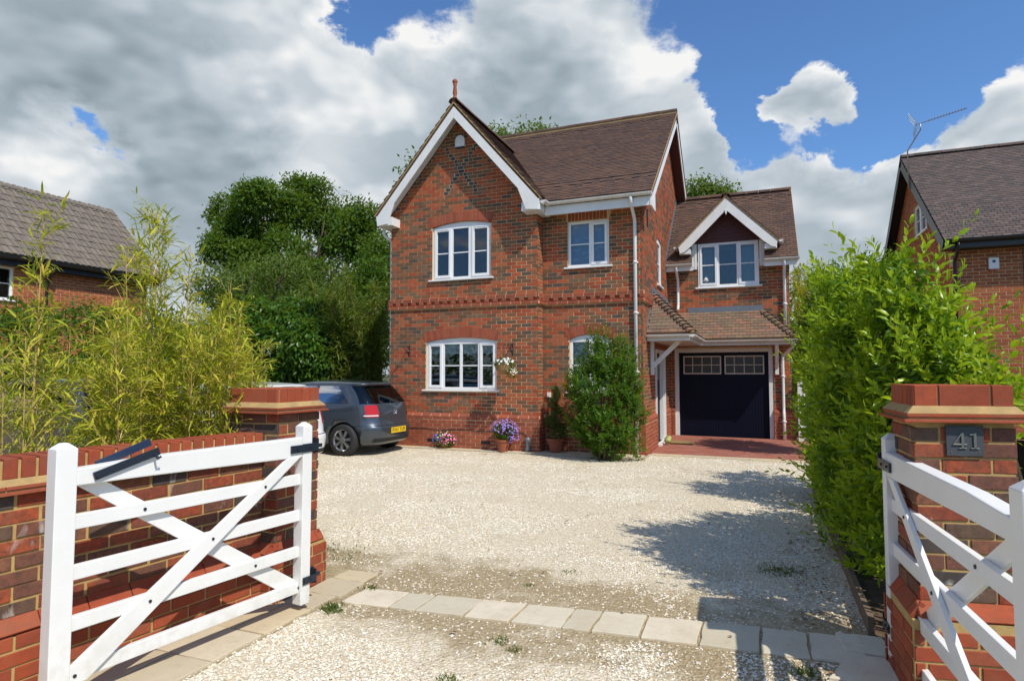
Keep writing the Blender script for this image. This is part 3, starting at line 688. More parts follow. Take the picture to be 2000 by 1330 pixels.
def ridge(p, q, parent, r_=.115, name='ridge_tile', seg=.31, material='tmo', n=7):
    p, q = Vector(p), Vector(q); d = (q - p); Ln = d.length; d.normalize(); side = d.cross(Vector((0, 0, 1))).normalized(); up = side.cross(d)
    a = 0.
    base = wpos(parent); me = None
    while a < Ln - .05:
        b = min(a + seg - .006, Ln)
        if me is None or b - a < seg - .02:
            mb = MB(); V = []
            for x in (0, b - a):
                for k in range(n): an = math.pi * (k / (n - 1)); V.append((math.cos(an) * r_, x, math.sin(an) * r_ * .8 - .055))
            for x in (0, b - a):
                for k in range(n): an = math.pi * (k / (n - 1)); V.append((math.cos(an) * (r_ - .014), x, math.sin(an) * (r_ - .014) * .8 - .055))
            F = [(k, k + 1, n + k + 1, n + k) for k in range(n - 1)] + [(2 * n + k, 3 * n + k, 3 * n + k + 1, 2 * n + k + 1) for k in range(n - 1)] + [(k, 2 * n + k, 2 * n + k + 1, k + 1) for k in range(n - 1)] + [(n + k, n + k + 1, 3 * n + k + 1, 3 * n + k) for k in range(n - 1)]
            mm = bpy.data.meshes.new(name); mm.from_pydata(V, [], F); mm.materials.append(M[material]); mm.update()
            if me is None: me = mm
        else: mm = me
        o = bpy.data.objects.new(name, mm); COL.objects.link(o); o.parent = parent; o.matrix_local = frame_m(p + d * a + up * (.012 + random.uniform(-.003, .004)) - base, side, d, up)
        a += seg
ridge((-7.86, YRg, ZRg + .045), (XM1, YRg, ZRg + .045), mainroof)
mb = MB(); mb.box((-7.86, YRg - .10, ZRg - .07), (XM1 - .01, YRg + .10, ZRg + .004)); build(mb, 'ridge_mortar', M['flaunch'], mainroof)
# main roof right verge: mortar line, barge board and soffit
def slope_strip(name, x0, x1, y0, z0, y1, z1, dn0, dn1, material, parent=house, bev=0):
    mb = MB(); S = Vector((0, y1 - y0, z1 - z0)).normalized(); n_ = Vector((0, -S.z, S.y)); n_ = n_ if n_.z > 0 else -n_
    mb.prism([Vector((x0, y0, z0)) + n_ * dn0, Vector((x0, y1, z1)) + n_ * dn0, Vector((x0, y1, z1)) + n_ * dn1, Vector((x0, y0, z0)) + n_ * dn1], (x1 - x0, 0, 0)); return build(mb, name, M[material], parent)
for (ya, za, yb, zb) in ((YE, ZE, YRg, ZRg), (20.1, ZE, YRg, ZRg)):
    slope_strip('verge_mortar', XM1 - .004, XM1 + .008, ya, za, yb, zb, -.028, -.004, 'flaunch')
    slope_strip('bargeboard', XM1 - .03, XM1 - .008, ya, za, yb, zb, -.27, -.03, 'trim')
    slope_strip('verge_soffit', XR + .001, XM1 - .031, ya, za, yb, zb, -.265, -.24, 'cladred')
# gable roof
ZEg = zA - kA * 1.955; ydn = lambda z: YE + (z - ZE) / sm
Lg = math.hypot(1.955, zA - ZEg)
gr = roof_slab('gable_roof', [(xA + 1.955, YA, ZEg), (xA, YA, zA), (xA, y_v, zA), (xA + 1.955, ydn(ZEg), ZEg)], .07, M['tms'], house)
roof_slab('gable_roof', [(xA - 1.955, YA, ZEg), (xA, YA, zA), (xA, y_v, zA), (xA - 1.955, ydn(ZEg), ZEg)], .07, M['tms'], house)
Sg = Vector((-1.955, 0, zA - ZEg)).normalized()
tg_ = lay_tiles((xA + 1.955, 0, ZEg), (0, 1, 0), Sg, [(YA - .02, 0), (ydn(ZEg) + .03, 0), (y_v, Lg), (YA - .02, Lg)], .098, .165)
Sg2 = Vector((1.955, 0, zA - ZEg)).normalized()
tg2 = lay_tiles((xA - 1.955, 0, ZEg), (0, 1, 0), Sg2, [(YA - .02, 0), (ydn(ZEg) + .03, 0), (y_v, Lg), (YA - .02, Lg)], .098, .165)
place_pieces(tg_ + tg2, 'roof_tile', 'roof_tiles', gr, M['tmo'], M['tms'], limit=60)
ridge((xA, YA - .02, zA + .035), (xA, y_v + .1, zA + .035), gr)
# gable barge boards with boxed feet, mortar bedding and soffits
def barge(cx, y, apex, k, hw, depth, foot, name='bargeboard', th=.035, cut=.30, parent=house, material='trim'):
    for s_ in (-1, 1):
        zt = lambda dx: apex - k * dx
        pts = [(0, zt(0)), (hw, zt(hw)), (hw - .04, zt(hw) - foot), (hw - cut - .0, zt(hw) - foot + .03), (hw - cut - .17, zt(hw - cut - .17) - depth), (0, zt(0) - depth)]
        mb = MB(); mb.prism([Vector((cx + s_ * (a + .0005), y, b)) for a, b in pts], (0, -th, 0)); build(mb, name, M[material], parent, bev=.004)
barge(xA, YA + .035, zA - .045, kA, 1.93, .31, .24)
for s_ in (-1, 1):
    mb = MB(); dx0, dx1 = 0.0, 1.93       # mortar bedding seen under the tile edge
    zt = lambda dx: zA - .042 - kA * dx
    mb.prism([Vector((xA + s_ * (a + .001), YA - .012, b)) for a, b in ((0, zt(0)), (1.955, zt(1.955)), (1.955, zt(1.955) + .035), (0, zt(0) + .04))], (0, .06, 0)); build(mb, 'verge_mortar', M['flaunch'], gr)
    mb = MB(); zb = lambda dx: zA - .06 - kA * dx - .10
    mb.prism([Vector((xA + s_ * (a + .002), YA + .036, b)) for a, b in ((0, zb(0)), (1.90, zb(1.90)), (1.90, zb(1.90) + .04), (0, zb(0) + .04))], (0, YG - YA - .04, 0)); build(mb, 'soffit', M['trim'], house)
    zf = zA - .045 - kA * 1.93
    mb = MB(); mb.box((xA + s_ * 1.53, YA + .036, zf - .235), (xA + s_ * 1.925, YG + (.33 if s_ > 0 else .3), zf - .05)); build(mb, 'eaves_box', M['trim'], house, bev=.004)
# finial
mb = MB(); mb.lathe((xA, YA + .06, zA + .05), [(.055, 0), (.07, .02), (.045, .05), (.035, .10), (.05, .15), (.032, .30), (.045, .34), (.035, .36), (.055, .385), (.058, .42), (.035, .455), (.005, .462)], 12); build(mb, 'finial', M['terra'], house, smooth=True)
# alarm box
mb = MB(); pts = [(-.115, 0), (.115, 0), (.115, .13)] + [(.115 * math.cos(a), .13 + .12 * math.sin(a)) for a in [math.pi * i / 10 for i in range(1, 10)]] + [(-.115, .13)]
mb.prism([plA.P(CX - .0 + a, 6.49 + b, 0) for a, b in pts], plA.N * .075); al = build(mb, 'alarm_box', M['white'], house, bev=.012)
mb = MB(); plA.box(mb, CX - .09, CX + .09, 6.465, 6.489, .01, .06); build(mb, 'strobe', M['ironblue'], al)
# fascia, gutter (open half round), box end, downpipe
def gutter(p, q, parent=house, r_=.057, name='gutter', material='gutter', n=8, caps=True):
    p, q = Vector(p), Vector(q); d = (q - p).normalized(); side = d.cross(Vector((0, 0, 1))).normalized(); mb = MB(); V = []
    for x in (p, q):
        for rr in (r_, r_ - .005):
            for k in range(n + 1): an = -math.pi * k / n; V.append(x + side * math.cos(an) * rr + Vector((0, 0, math.sin(an) * rr)))
    m_ = n + 1; F = []
    for k in range(n): F += [(k, k + 1, 2 * m_ + k + 1, 2 * m_ + k), (m_ + k, 3 * m_ + k, 3 * m_ + k + 1, m_ + k + 1)]
    for b in (0, 2 * m_): F.append(list(range(b, b + m_)))
    F += [(0, m_, 3 * m_, 2 * m_), (n, 2 * m_ + n, 3 * m_ + n, m_ + n)]
    mb.add(V, F)
    Ln = (q - p).length; k = .25
    while k < Ln:
        c = p + d * k
        for sgn in (-1,): mb.tube([c + side * (math.cos(-math.pi * j / 6) * (r_ + .004)) + Vector((0, 0, math.sin(-math.pi * j / 6) * (r_ + .004))) for j in range(7)], .0045, 4)
        k += .9
    return build(mb, name, M[material], parent)
def pipe(pts, parent=house, r_=.034, name='downpipe', material='trim', clips=()):
    P = [Vector(pts[0])]
    for a, b, c in zip(pts[:-2], pts[1:-1], pts[2:]):     # rounded bends
        a, b, c = map(Vector, (a, b, c)); l1 = (a - b).normalized() * min(.05, (a - b).length / 2); l2 = (c - b).normalized() * min(.05, (c - b).length / 2)
        P += [b + l1, (b + l1 + b + l2 + b * 2) / 4, b + l2]
    P.append(Vector(pts[-1])); mb = MB(); mb.tube(P, r_, 12)
    for c, z in clips: mb.lathe((c[0], c[1], z), [(r_ + .006, 0), (r_ + .006, .03), (r_ + .002, .05), (r_ + .002, .0)], 12); mb.box((c[0] - .055, c[1] + .02, z), (c[0] + .055, c[1] + .04, z + .03))
    return build(mb, name, M[material], parent, smooth=True)
mb = MB(); mb.box((xA + 1.93, YE + .06, 4.79), (XM1 - .012, YE + .085, 5.02)); mb.box((xA + 1.93, YE + .085, 4.93), (XM1 - .012, YF - .001, 4.95)); build(mb, 'fascia', M['trim'], house, bev=.003)
mb = MB(); mb.prism([(XM1 - .01, YE + .05, 4.785), (XM1 - .01, YF + .12, 4.785), (XM1 - .01, YF + .10, 5.12), (XM1 - .01, YE + .05, 5.0)], (-.03, 0, 0)); build(mb, 'box_end', M['trim'], house, bev=.003)
gutter((xA + 1.98, YE - .0, 5.03), (XM1 + .01, YE - .0, 5.03))
gutter((xA + 2.0, YA + .02, 5.03), (xA + 2.0, YE + .05, 5.03))
PX = -2.215
pipe([(PX, YE, 5.0), (PX, YE, 4.88), (PX, YF - .05, 4.62), (PX, YF - .05, .04)], clips=[((PX, YF - .05), z) for z in (3.75, 2.75, 1.6, .5)])
pipe([(XL - .2, YG + .0, 5.0), (XL - .2, YG + .02, 4.72), (XL - .06, YG + .12, 4.6), (XL - .05, YG + .12, .0)])

# garage roof
YEg, ZEv, YRr, ZRr = 15.36, 4.28, 17.85, 6.52
Lr = math.hypot(YRr - YEg, ZRr - ZEv); Sr = Vector((0, YRr - YEg, ZRr - ZEv)).normalized(); GX = .90
DX, DAP, DK, DHW, DY = -.655, 5.84, 1.0, 1.14, 15.32
DXf = DX
dz2y = lambda z: YEg + (z - ZEv) / (ZRr - ZEv) * (YRr - YEg)
garoof = roof_slab('garage_roof', [(DX + .86, YEg, ZEv), (GX, YEg, ZEv), (GX, YRr, ZRr), (DX + .86, YRr, ZRr)], .08, M['tms'], house)
roof_slab('garage_roof', [(XR + .003, YEg, ZEv), (DX - .86, YEg, ZEv), (DX - .86, YRr, ZRr), (XR + .003, YRr, ZRr)], .08, M['tms'], house)
roof_slab('garage_roof', [(DX - .859, 15.8, 4.676), (DX + .859, 15.8, 4.676), (DX + .859, YRr, ZRr), (DX - .859, YRr, ZRr)], .06, M['tms'], house)
roof_slab('garage_rear_roof', [(XR + .003, YRr, ZRr), (GX, YRr, ZRr), (GX, 20.35, ZEv), (XR + .003, 20.35, ZEv)], .08, M['tms'], house)
t_of = lambda z: (z - ZEv) / (ZRr - ZEv) * Lr
zc = 4.84; ap_t = t_of(DAP)
# tiles either side of the dormer opening, then above its valleys
left = [(XR + .004, 0), (DX - .83, 0), (DX - .83, t_of(zc)), (DX - .99, t_of(zc)), (DX, ap_t), (DX, Lr), (XR + .004, Lr)]
right = [(DX + .83, 0), (GX, 0), (GX, Lr), (DX, Lr), (DX, ap_t), (DX + .99, t_of(zc)), (DX + .83, t_of(zc))]
tl_ = lay_tiles((0, YEg, ZEv), (1, 0, 0), Sr, left, .098, .165, bands=((Lr - .6, Lr - .3), )) + lay_tiles((0, YEg, ZEv), (1, 0, 0), Sr, right, .098, .165, bands=((Lr - .6, Lr - .3), ))
place_pieces(tl_, 'roof_tile', 'roof_tiles', garoof, M['tmo'], M['tms'], limit=200)
ridge((XR + .01, YRr, ZRr + .04), (GX, YRr, ZRr + .04), garoof)
slope_strip('lead_flashing', XR + .001, XR + .012, YEg, ZEv, YRr, ZRr, .02, .15, 'lead')
# step lead soakers along the side wall
for (a0, a1) in ((XR + .002, DX - .80), (DX + .82, GX + .02)):
    mb = MB(); mb.box((a0, YEg + .04, 4.10), (a1, YEg + .06, 4.27)); mb.box((a0, YEg + .06, 4.22), (a1, YB - .001, 4.24)); build(mb, 'fascia', M['trim'], house)
    gutter((a0, YEg - .01, 4.27), (a1, YEg - .01, 4.27))
slope_strip('verge_mortar', GX - .004, GX + .006, YEg, ZEv, YRr, ZRr, -.028, -.002, 'flaunch')
slope_strip('bargeboard', GX - .03, GX - .006, YEg, ZEv, YRr, ZRr, -.20, -.03, 'trim')
# dormer gablet
dorm = MB(); zE_d = DAP - DK * DHW
for s_ in (-1, 1):
    roof_slab('dormer_roof', [(DX + s_ * DHW, DY, zE_d), (DX, DY, DAP), (DX, dz2y(DAP), DAP), (DX + s_ * DHW, dz2y(zE_d), zE_d)], .05, M['tms'], house)
drf = [o for o in house.children if o.name.startswith('dormer_roof')][0]
Ld = math.hypot(DHW, DHW * DK)
for s_ in (-1, 1):
    tl = lay_tiles((DX + s_ * DHW, 0, zE_d), (0, 1, 0), Vector((-s_, 0, DK)), [(DY - .02, 0), (dz2y(zE_d) + .02, 0), (dz2y(DAP), Ld), (DY - .02, Ld)], .098, .165)
    place_pieces(tl, 'roof_tile', 'roof_tiles', drf, M['tmo'], M['tms'], limit=0)
    zt = lambda dx: DAP - .03 - DK * dx
    mb = MB(); mb.prism([Vector((DX + s_ * (a + .001), DY - .012, b)) for a, b in ((0, zt(0)), (DHW, zt(DHW)), (DHW, zt(DHW) + .04), (0, zt(0) + .045))], (0, .05, 0)); build(mb, 'verge_mortar', M['flaunch'], drf)
    mb = MB(); mb.prism([Vector((DX + s_ * (a + .002), DY + .04, b)) for a, b in ((0, zt(0) - .10), (DHW - .06, zt(DHW - .06) - .10), (DHW - .06, zt(DHW - .06) - .05), (0, zt(0) - .05))], (0, .36, 0)); build(mb, 'soffit', M['trim'], house)
    mb = MB(); mb.box((DX + s_ * (DHW - .30), DY + .036, zt(DHW) - .16), (DX + s_ * (DHW - .035), YB + .35, zt(DHW) - .04)); build(mb, 'eaves_box', M['trim'], house)
    gutter((DX + s_ * (DHW + .05), DY + .03, zE_d + .0), (DX + s_ * (DHW + .05), DY + .75, zE_d + .0), n=6)
    # white cheek panel with grooves
    mb = MB(); plE.box(mb, DX + s_ * .72 - (.0 if s_ > 0 else .12), DX + s_ * .72 + (.12 if s_ > 0 else 0), 4.16, 4.80, -.05, .03); plE.box(mb, DX + s_ * .72 - (.0 if s_ > 0 else .055), DX + s_ * .72 + (.055 if s_ > 0 else 0), 4.17, 4.80, .03, .038); build(mb, 'cheek', M['trim'], house)
ridge((DX, DY - .02, DAP + .03), (DX, dz2y(DAP) + .1, DAP + .03), drf)
barge(DX, DY + .035, DAP - .035, DK, DHW - .015, .30, .16, cut=.14)
mb = MB(); mb.prism([(DX - .022, DY - .001, DAP - .33), (DX + .022, DY - .001, DAP - .33), (DX + .022, DY - .001, DAP - .40), (DX, DY - .001, DAP - .46), (DX - .022, DY - .001, DAP - .40)], (0, -.02, 0)); build(mb, 'barge_pendant', M['trim'], house)
mb = MB(); mb.prism([(DX - .93, YB - .0, 4.80), (DX + .93, YB - .0, 4.80), (DX, YB - .0, 5.72)], (0, .05, 0)); tp = build(mb, 'gablet_panel', M['cladred'], house)
sp = []
for k in range(9):
    z = 4.80 + k * .1; hw = (5.72 - z) / 1.0 * 1.0 - .04; a = -hw + (k % 2) * .0
    while a < hw:
        b = min(a + .165, hw)
        if b - a > .04: sp.append((Vector((DX + (a + b) / 2, YB - .018 + random.uniform(-.004, .003), z + .055)), Vector((1, 0, 0)), Vector((0, -1, .12)).normalized(), (b - a) / 2 - .003, .06, .008, Vector((0, .12, 1)).normalized()))
        a += .165
place_pieces(sp, 'hung_tile', 'hung_tiles', tp, M['cladred'], M['cladred'])
# ---------------------------------------------------------------- wrap-round porch roof
EX, EY, EZ, XHr = -1.20, 12.42, 2.40, .78; EYg = 15.03; pit = 1.0
zt_g = EZ + (YB - EYg) * pit; hx = XHr - (YB - EYg); dpx = XR - EX; zt_s = EZ - dpx * pit
top_y = EY - dpx
porch = roof_slab('porch_roof', [(EX, EYg, EZ), (XHr, EYg, EZ), (hx, YB, zt_g), (EX - (YB - EYg), YB, zt_g)], .05, M['tps'], house)
roof_slab('porch_roof', [(EX, EY, EZ), (EX, EYg, EZ), (XR, YB, zt_s), (XR, top_y, zt_s)], .05, M['tps'], house)
roof_slab('porch_roof', [(XR, EY, EZ), (EX, EY, EZ), (XR, top_y, zt_s)], .05, M['tps'], house)
roof_slab('porch_roof', [(XHr, EYg, EZ), (XHr, YB, EZ), (hx, YB, zt_g)], .05, M['tps'], house)
r2 = math.sqrt(2); pc = []
pc += lay_tiles((0, EYg, EZ), (1, 0, 0), (0, 1, pit), [(EX, 0), (XHr, 0), (hx, (YB - EYg) * r2), (EX - (YB - EYg), (YB - EYg) * r2)], .098, .165)
pc += lay_tiles((EX, 0, EZ), (0, 1, 0), (-1, 0, pit), [(EY, 0), (EYg, 0), (YB, (YB - EYg) * r2), (YB, -dpx * r2), (top_y, -dpx * r2)], .098, .165)
pc += lay_tiles((0, EY, EZ), (1, 0, 0), (0, 1, pit), [(XR, 0), (EX, 0), (XR, -dpx * r2)], .098, .165)
place_pieces(pc, 'porch_tile', 'porch_tiles', porch, M['tpo'], M['tps'], limit=300)
def bonnets(p, q, n, parent):
    p, q = Vector(p), Vector(q); d = (q - p).normalized(); side = d.cross(Vector((0, 0, 1))).normalized(); up = side.cross(d); base = wpos(parent); Ln = (q - p).length
    V = []; mm = 5
    for x, rr, lf in ((0, .105, .012), (Ln / n * 1.25, .06, -.004)):
        for k in range(mm): an = math.pi * k / (mm - 1); V.append((math.cos(an) * rr * 1.15, x, math.sin(an) * rr * .62 + lf - .035))
    for x, rr, lf in ((0, .105, .012), (Ln / n * 1.25, .06, -.004)):
        for k in range(mm): an = math.pi * k / (mm - 1); V.append((math.cos(an) * rr * 1.15, x, math.sin(an) * rr * .62 + lf - .049))
    F = [(k, k + 1, mm + k + 1, mm + k) for k in range(mm - 1)] + [(k, 2 * mm + k, 2 * mm + k + 1, k + 1) for k in range(mm - 1)] + [(2 * mm + k, 3 * mm + k, 3 * mm + k + 1, 2 * mm + k + 1) for k in range(mm - 1)]
    me = bpy.data.meshes.new('hip_tile'); me.from_pydata(V, [], F); me.materials.append(M['tpo']); me.update()
    for i in range(n):
        o = bpy.data.objects.new('hip_tile', me); COL.objects.link(o); o.parent = parent; o.matrix_local = frame_m(p + d * (i * Ln / n) + up * .03 - base, side, d, up)
bonnets((EX, EY, EZ + .0), (XR, top_y, zt_s + .0), 13, porch); bonnets((XHr, EYg, EZ + .0), (hx, YB, zt_g + .0), 9, porch)
mb = MB(); mb.ball((EX - .01, EY + .03, EZ + .03), .055, n=8); mb.ball((XHr - .02, EYg + .03, EZ + .03), .045, n=8); build(mb, 'hip_mortar', M['flaunch'], porch)
mb = MB(); plE.box(mb, EX - .42, hx + .02, zt_g - .03, zt_g + .15, .001, .012); mb.prism([plE.P(EX - .45, zt_g - .02, .012), plE.P(hx + .02, zt_g - .02, .012), plE.P(hx + .02, zt_g - .12, .13), plE.P(EX - .45, zt_g - .12, .13)], (0, 0, .008)); build(mb, 'lead_flashing', M['lead'], house)
mb = MB(); plD.box(mb, top_y - .25, YB, zt_s - .02, zt_s + .15, .001, .012); mb.prism([plD.P(top_y - .05, zt_s + .06, .014), plD.P(YB, zt_s + .06, .014), plD.P(YB, zt_s - .06, .12), plD.P(top_y - .05, zt_s - .06, .12)], (0, 0, .008))
mb.prism([plD.P(EY, EZ + .02, .001), plD.P(top_y, zt_s, .001), plD.P(top_y, zt_s + .15, .001), plD.P(EY, EZ + .12, .001)], (.012, 0, 0)); build(mb, 'lead_flashing', M['lead'], house)
# soffit, fascias, gutters
mb = MB(); mb.box((XR + .001, EY + .07, 2.265), (EX - .07, YB - .001, 2.285)); mb.box((EX - .07, EYg + .07, 2.265), (XHr - .08, YB - .001, 2.285)); build(mb, 'porch_soffit', M['soffit'], house)
mb = MB(); mb.box((XR + .001, EY + .045, 2.24), (EX - .045, EY + .07, 2.38)); mb.box((EX - .07, EY + .07, 2.24), (EX - .045, EYg + .045, 2.38)); mb.box((EX - .07, EYg + .045, 2.24), (XHr - .06, EYg + .07, 2.38)); mb.box((XHr - .08, EYg + .07, 2.24), (XHr - .06, YB, 2.38)); build(mb, 'porch_fascia', M['trim'], house)
gutter((XR + .01, EY - .02, 2.36), (EX - .05, EY - .02, 2.36)); gutter((EX + .0, EY + .01, 2.36), (EX + .0, EYg - .03, 2.36)); gutter((EX + .03, EYg - .03, 2.36), (XHr + .04, EYg - .03, 2.36))
pipe([(-1.84, YEg - .0, 4.22), (-1.84, YEg + .0, 4.12), (-1.84, YB - .05, 3.9), (-1.84, YB - .05, 3.26), (-1.84, YB - .14, 3.16)])
pipe([(.60, YEg - .0, 4.22), (.60, YEg + .0, 4.12), (.60, YB - .06, 3.9), (.60, YB - .06, 2.55)], clips=[((.60, YB - .06), 3.2)])
pipe([(XHr - .03, EYg - .03, 2.31), (XHr - .03, EYg - .03, 2.22), (.52, YB - .06, 2.0), (.52, YB - .06, .75), (.52, YB - .11, .62), (.52, YB - .11, .05)], clips=[((.52, YB - .06), 1.5), ((.52, YB - .11), .45)])
# timber brackets
def bracket(name, posts):
    mb = MB()
    for p, q, w_, h_ in posts: mb.beam(p, q, w_, h_, up=(0, 1, 0) if abs(Vector(q)[0] - Vector(p)[0]) < .01 else (0, 0, 1))
    return build(mb, name, M['trim'], house, bev=.004)
mb = MB(); mb.box((XR + .002, 12.86, 1.56), (XR + .075, 12.94, 2.26)); mb.beam((XR + .05, 12.90, 1.74), (-1.50, 12.90, 2.26), .07, .09); build(mb, 'porch_bracket', M['trim'], house, bev=.004)
mb = MB(); mb.box((.355, YB - .075, 1.56), (.435, YB - .002, 2.26)); mb.beam((.395, YB - .05, 1.74), (.395, EYg + .12, 2.26), .07, .09); build(mb, 'porch_bracket', M['trim'], house, bev=.004)
# garage door and frame
mb = MB(); fz = 2.2
for b in ((WG[0] + .002, WG[0] + .095, .03, fz), (WG[1] - .095, WG[1] - .002, .03, fz), (WG[0] + .095, WG[1] - .095, fz - .095, fz - .002)): plE.box(mb, *b, -.09, -.012)
gf = build(mb, 'garage_frame', M['trim'], house, bev=.004)
gd = MB(); x0, x1 = WG[0] + .10, WG[1] - .10; plE.box(gd, x0, x1, .04, fz - .1, -.14, -.115)
nb_ = 34
for i in range(nb_): a = x0 + (x1 - x0) * i / nb_; plE.box(gd, a + .007, a + (x1 - x0) / nb_ - .007, .05, 1.50, -.115, -.100)
plE.box(gd, x0, x1, 1.50, 1.56, -.115, -.095); plE.box(gd, x0, x1, 2.03, fz - .101, -.115, -.095); plE.box(gd, x0, x0 + .06, 1.56, 2.03, -.115, -.095); plE.box(gd, x1 - .06, x1, 1.56, 2.03, -.115, -.095)
door = build(gd, 'garage_door', M['blue'], house)
xm = (x0 + x1) / 2
for w0, w1 in ((x0 + .10, xm - .035), (xm + .045, x1 - .09)):
    mb = MB(); z0, z1 = 1.57, 2.02; f_ = .028
    for b in ((w0, w0 + f_, z0, z1), (w1 - f_, w1, z0, z1), (w0 + f_, w1 - f_, z0, z0 + f_), (w0 + f_, w1 - f_, z1 - f_, z1), (w0 + f_, w1 - f_, (z0 + z1) / 2 - .008, (z0 + z1) / 2 + .008)): plE.box(mb, *b, -.115, -.08)
    for i in (1, 2, 3): a = w0 + (w1 - w0) * i / 4; plE.box(mb, a - .008, a + .008, z0 + f_, z1 - f_, -.112, -.0815)
    build(mb, 'door_window_frame', M['soffit'], door)
    for i in range(4):
        for j in (0, 1):
            a = w0 + (w1 - w0) * i / 4; zz = z0 + (z1 - z0) * j / 2
            mb = MB(); plE.box(mb, a + .01, a + (w1 - w0) / 4 - .01, zz + .008, zz + (z1 - z0) / 2 - .008, -.108, -.104); build(mb, 'pane', M['obsc'], door)
mb = MB(); mb.tube([plE.P(xm + .05, .80, -.106), plE.P(xm + .05, .80, -.07), plE.P(xm - .03, .80, -.07)], .01, 6); build(mb, 'door_handle', M['black'], door)
# front door in the side wall
mb = MB()
for b in ((DOOR[0], DOOR[0] + .07, DOOR[2], DOOR[3]), (DOOR[1] - .07, DOOR[1], DOOR[2], DOOR[3]), (DOOR[0] + .07, DOOR[1] - .07, DOOR[3] - .07, DOOR[3])): plD.box(mb, *b, -.10, .03)
plD.box(mb, DOOR[0] - .03, DOOR[1] + .08, DOOR[2] - .06, DOOR[2], -.1, .11)
fd = build(mb, 'front_door', M['trim'], house)
mb = MB(); plD.box(mb, DOOR[0] + .07, DOOR[1] - .07, DOOR[2], DOOR[3] - .07, -.09, -.05); build(mb, 'door_leaf', M['blue'], fd)
mb = MB(); plD.box(mb, DOOR[0] + .22, DOOR[1] - .22, 1.45, 1.95, -.05, -.044); build(mb, 'pane', M['glass'], fd)
mb = MB(); mb.tube([plD.P(13.65, 1.05, -.05), plD.P(13.65, 1.05, .0), plD.P(13.75, 1.05, .0)], .012, 6); build(mb, 'handle', M['chrome'], fd)
mb = MB(); plD.box(mb, 14.52, 14.60, .10, 2.12, .002, .07); build(mb, 'door_post', M['trim'], house)
mb = MB(); plD.box(mb, 12.6, 12.67, 4.62, 4.98, .0, .02); build(mb, 'vent_slot', M['black'], house)
# air bricks, cable, conduit, wall lantern
for pl, a, z in ((plA, -6.55, .16), (plA, -5.28, .16)):
    mb = MB(); pl.box(mb, a - .105, a + .105, z - .032, z + .032, .03, .056)
    for i in range(6): pl.box(mb, a - .09 + i * .032, a - .072 + i * .032, z - .022, z + .022, .056, .060)
    build(mb, 'air_brick', M['black'], house)
mb = MB(); P = [plA.P(-7.1 + i * .14, .40 + .015 * math.sin(i * .9), .06) for i in range(20)] + [plA.P(-4.36, .33, .065), plA.P(-4.33, .2, .065)]; mb.tube(P, .006, 5); build(mb, 'cable', M['blackpl'], house)
mb = MB(); mb.tube([(-4.02, YF - .08, .0), (-4.02, YF - .08, 1.12)], .012, 6); build(mb, 'conduit', M['iron'], house)
mb = MB(); mb.box((-4.05, YF - .05, 1.10), (-3.98, YF, 1.20)); build(mb, 'junction_box', M['white'], house)
# hanging basket brackets
def hook(x, sgn):
    mb = MB(); z = 2.1; y = YG
    mb.box((x - .012, y - .012, z - .14), (x + .012, y, z + .1))
    mb.tube([(x, y - .01, z + .07), (x, y - .24, z + .075), (x, y - .44, z + .06), (x, y - .465, z + .03)], .008, 6)
    mb.tube([(x, y - .01, z - .12), (x, y - .12, z - .02), (x, y - .26, z + .068)], .007, 6)
    mb.tube([(x, y - .07 - .05 * math.cos(a), z + .01 + .05 * math.sin(a)) for a in [i * .5 for i in range(11)]], .006, 5)
    return build(mb, 'basket_bracket', M['iron'], house)
hook(-7.16, 1); hook(-4.70, 1)
# ================================================================ GROUND
def ground_sheet(name, pts, z, m_, sub=None):
    me = bpy.data.meshes.new(name); me.from_pydata([(x, y, z) for x, y in pts], [], [list(range(len(pts)))]); me.materials.append(m_); me.update()
    o = bpy.data.objects.new(name, me); COL.objects.link(o); o['kind'] = 'structure'; return o
m, t, b = mat('lawn_and_earth', .95); p = posn(t)
L(t, mixc(t, maprange(t, noise(t, p, .35, 5), .4, .6), (.07, .095, .03), (.12, .10, .055)), b.inputs['Base Color']); ground_sheet('ground', [(-900, -600), (900, -600), (900, 1200), (-900, 1200)], -.03, m)
GRAVEL = [(-16, -3), (.62, -3), (.62, 3.2), (.62, 4.6), (.66, 9.5), (.9, 12.3), (XR + .05, 12.3), (XR + .05, 11.42), (-16, 11.42)]
m, t, b = mat('gravel_bed', .95); p = posn(t)
v = N(t, 'ShaderNodeTexVoronoi'); v.inputs['Scale'].default_value = 55; L(t, p, v.inputs['Vector'])
vc = N(t, 'ShaderNodeSeparateColor'); L(t, v.outputs['Color'], vc.inputs[0])
stone = ramp(t, vc.outputs[0], [(0, (.64, .55, .38)), (.3, (.74, .66, .50)), (.55, (.82, .76, .62)), (.8, (.58, .48, .33)), (1, (.82, .77, .66))])
stone = mixc(t, maprange(t, v.outputs['Distance'], .1, .6, 0, .40), stone, (.34, .27, .17))
sand = ramp(t, noise(t, p, 30, 4), [(.3, (.27, .20, .11)), (.7, (.42, .34, .21))])
sep = N(t, 'ShaderNodeSeparateXYZ'); L(t, p, sep.inputs[0])
# sandy earth shows where wheels have thinned the gravel, either side of the stone strip
d1 = math_(t, 'ABSOLUTE', math_(t, 'SUBTRACT', sep.outputs[1], 3.95)); near = maprange(t, d1, .35, 1.1, 1, 0, True)
nn = noise(t, p, 1.3, 5, .65)
fac = math_(t, 'ADD', math_(t, 'MULTIPLY', near, .30), nn)
fac = maprange(t, fac, .60, .74)
L(t, mixc(t, fac, stone, sand), b.inputs['Base Color']); bump(t, b, v.outputs['Distance'], .8, .012)
M['gravelbed'] = m
ground_sheet('gravel_drive', GRAVEL, 0.0, m)
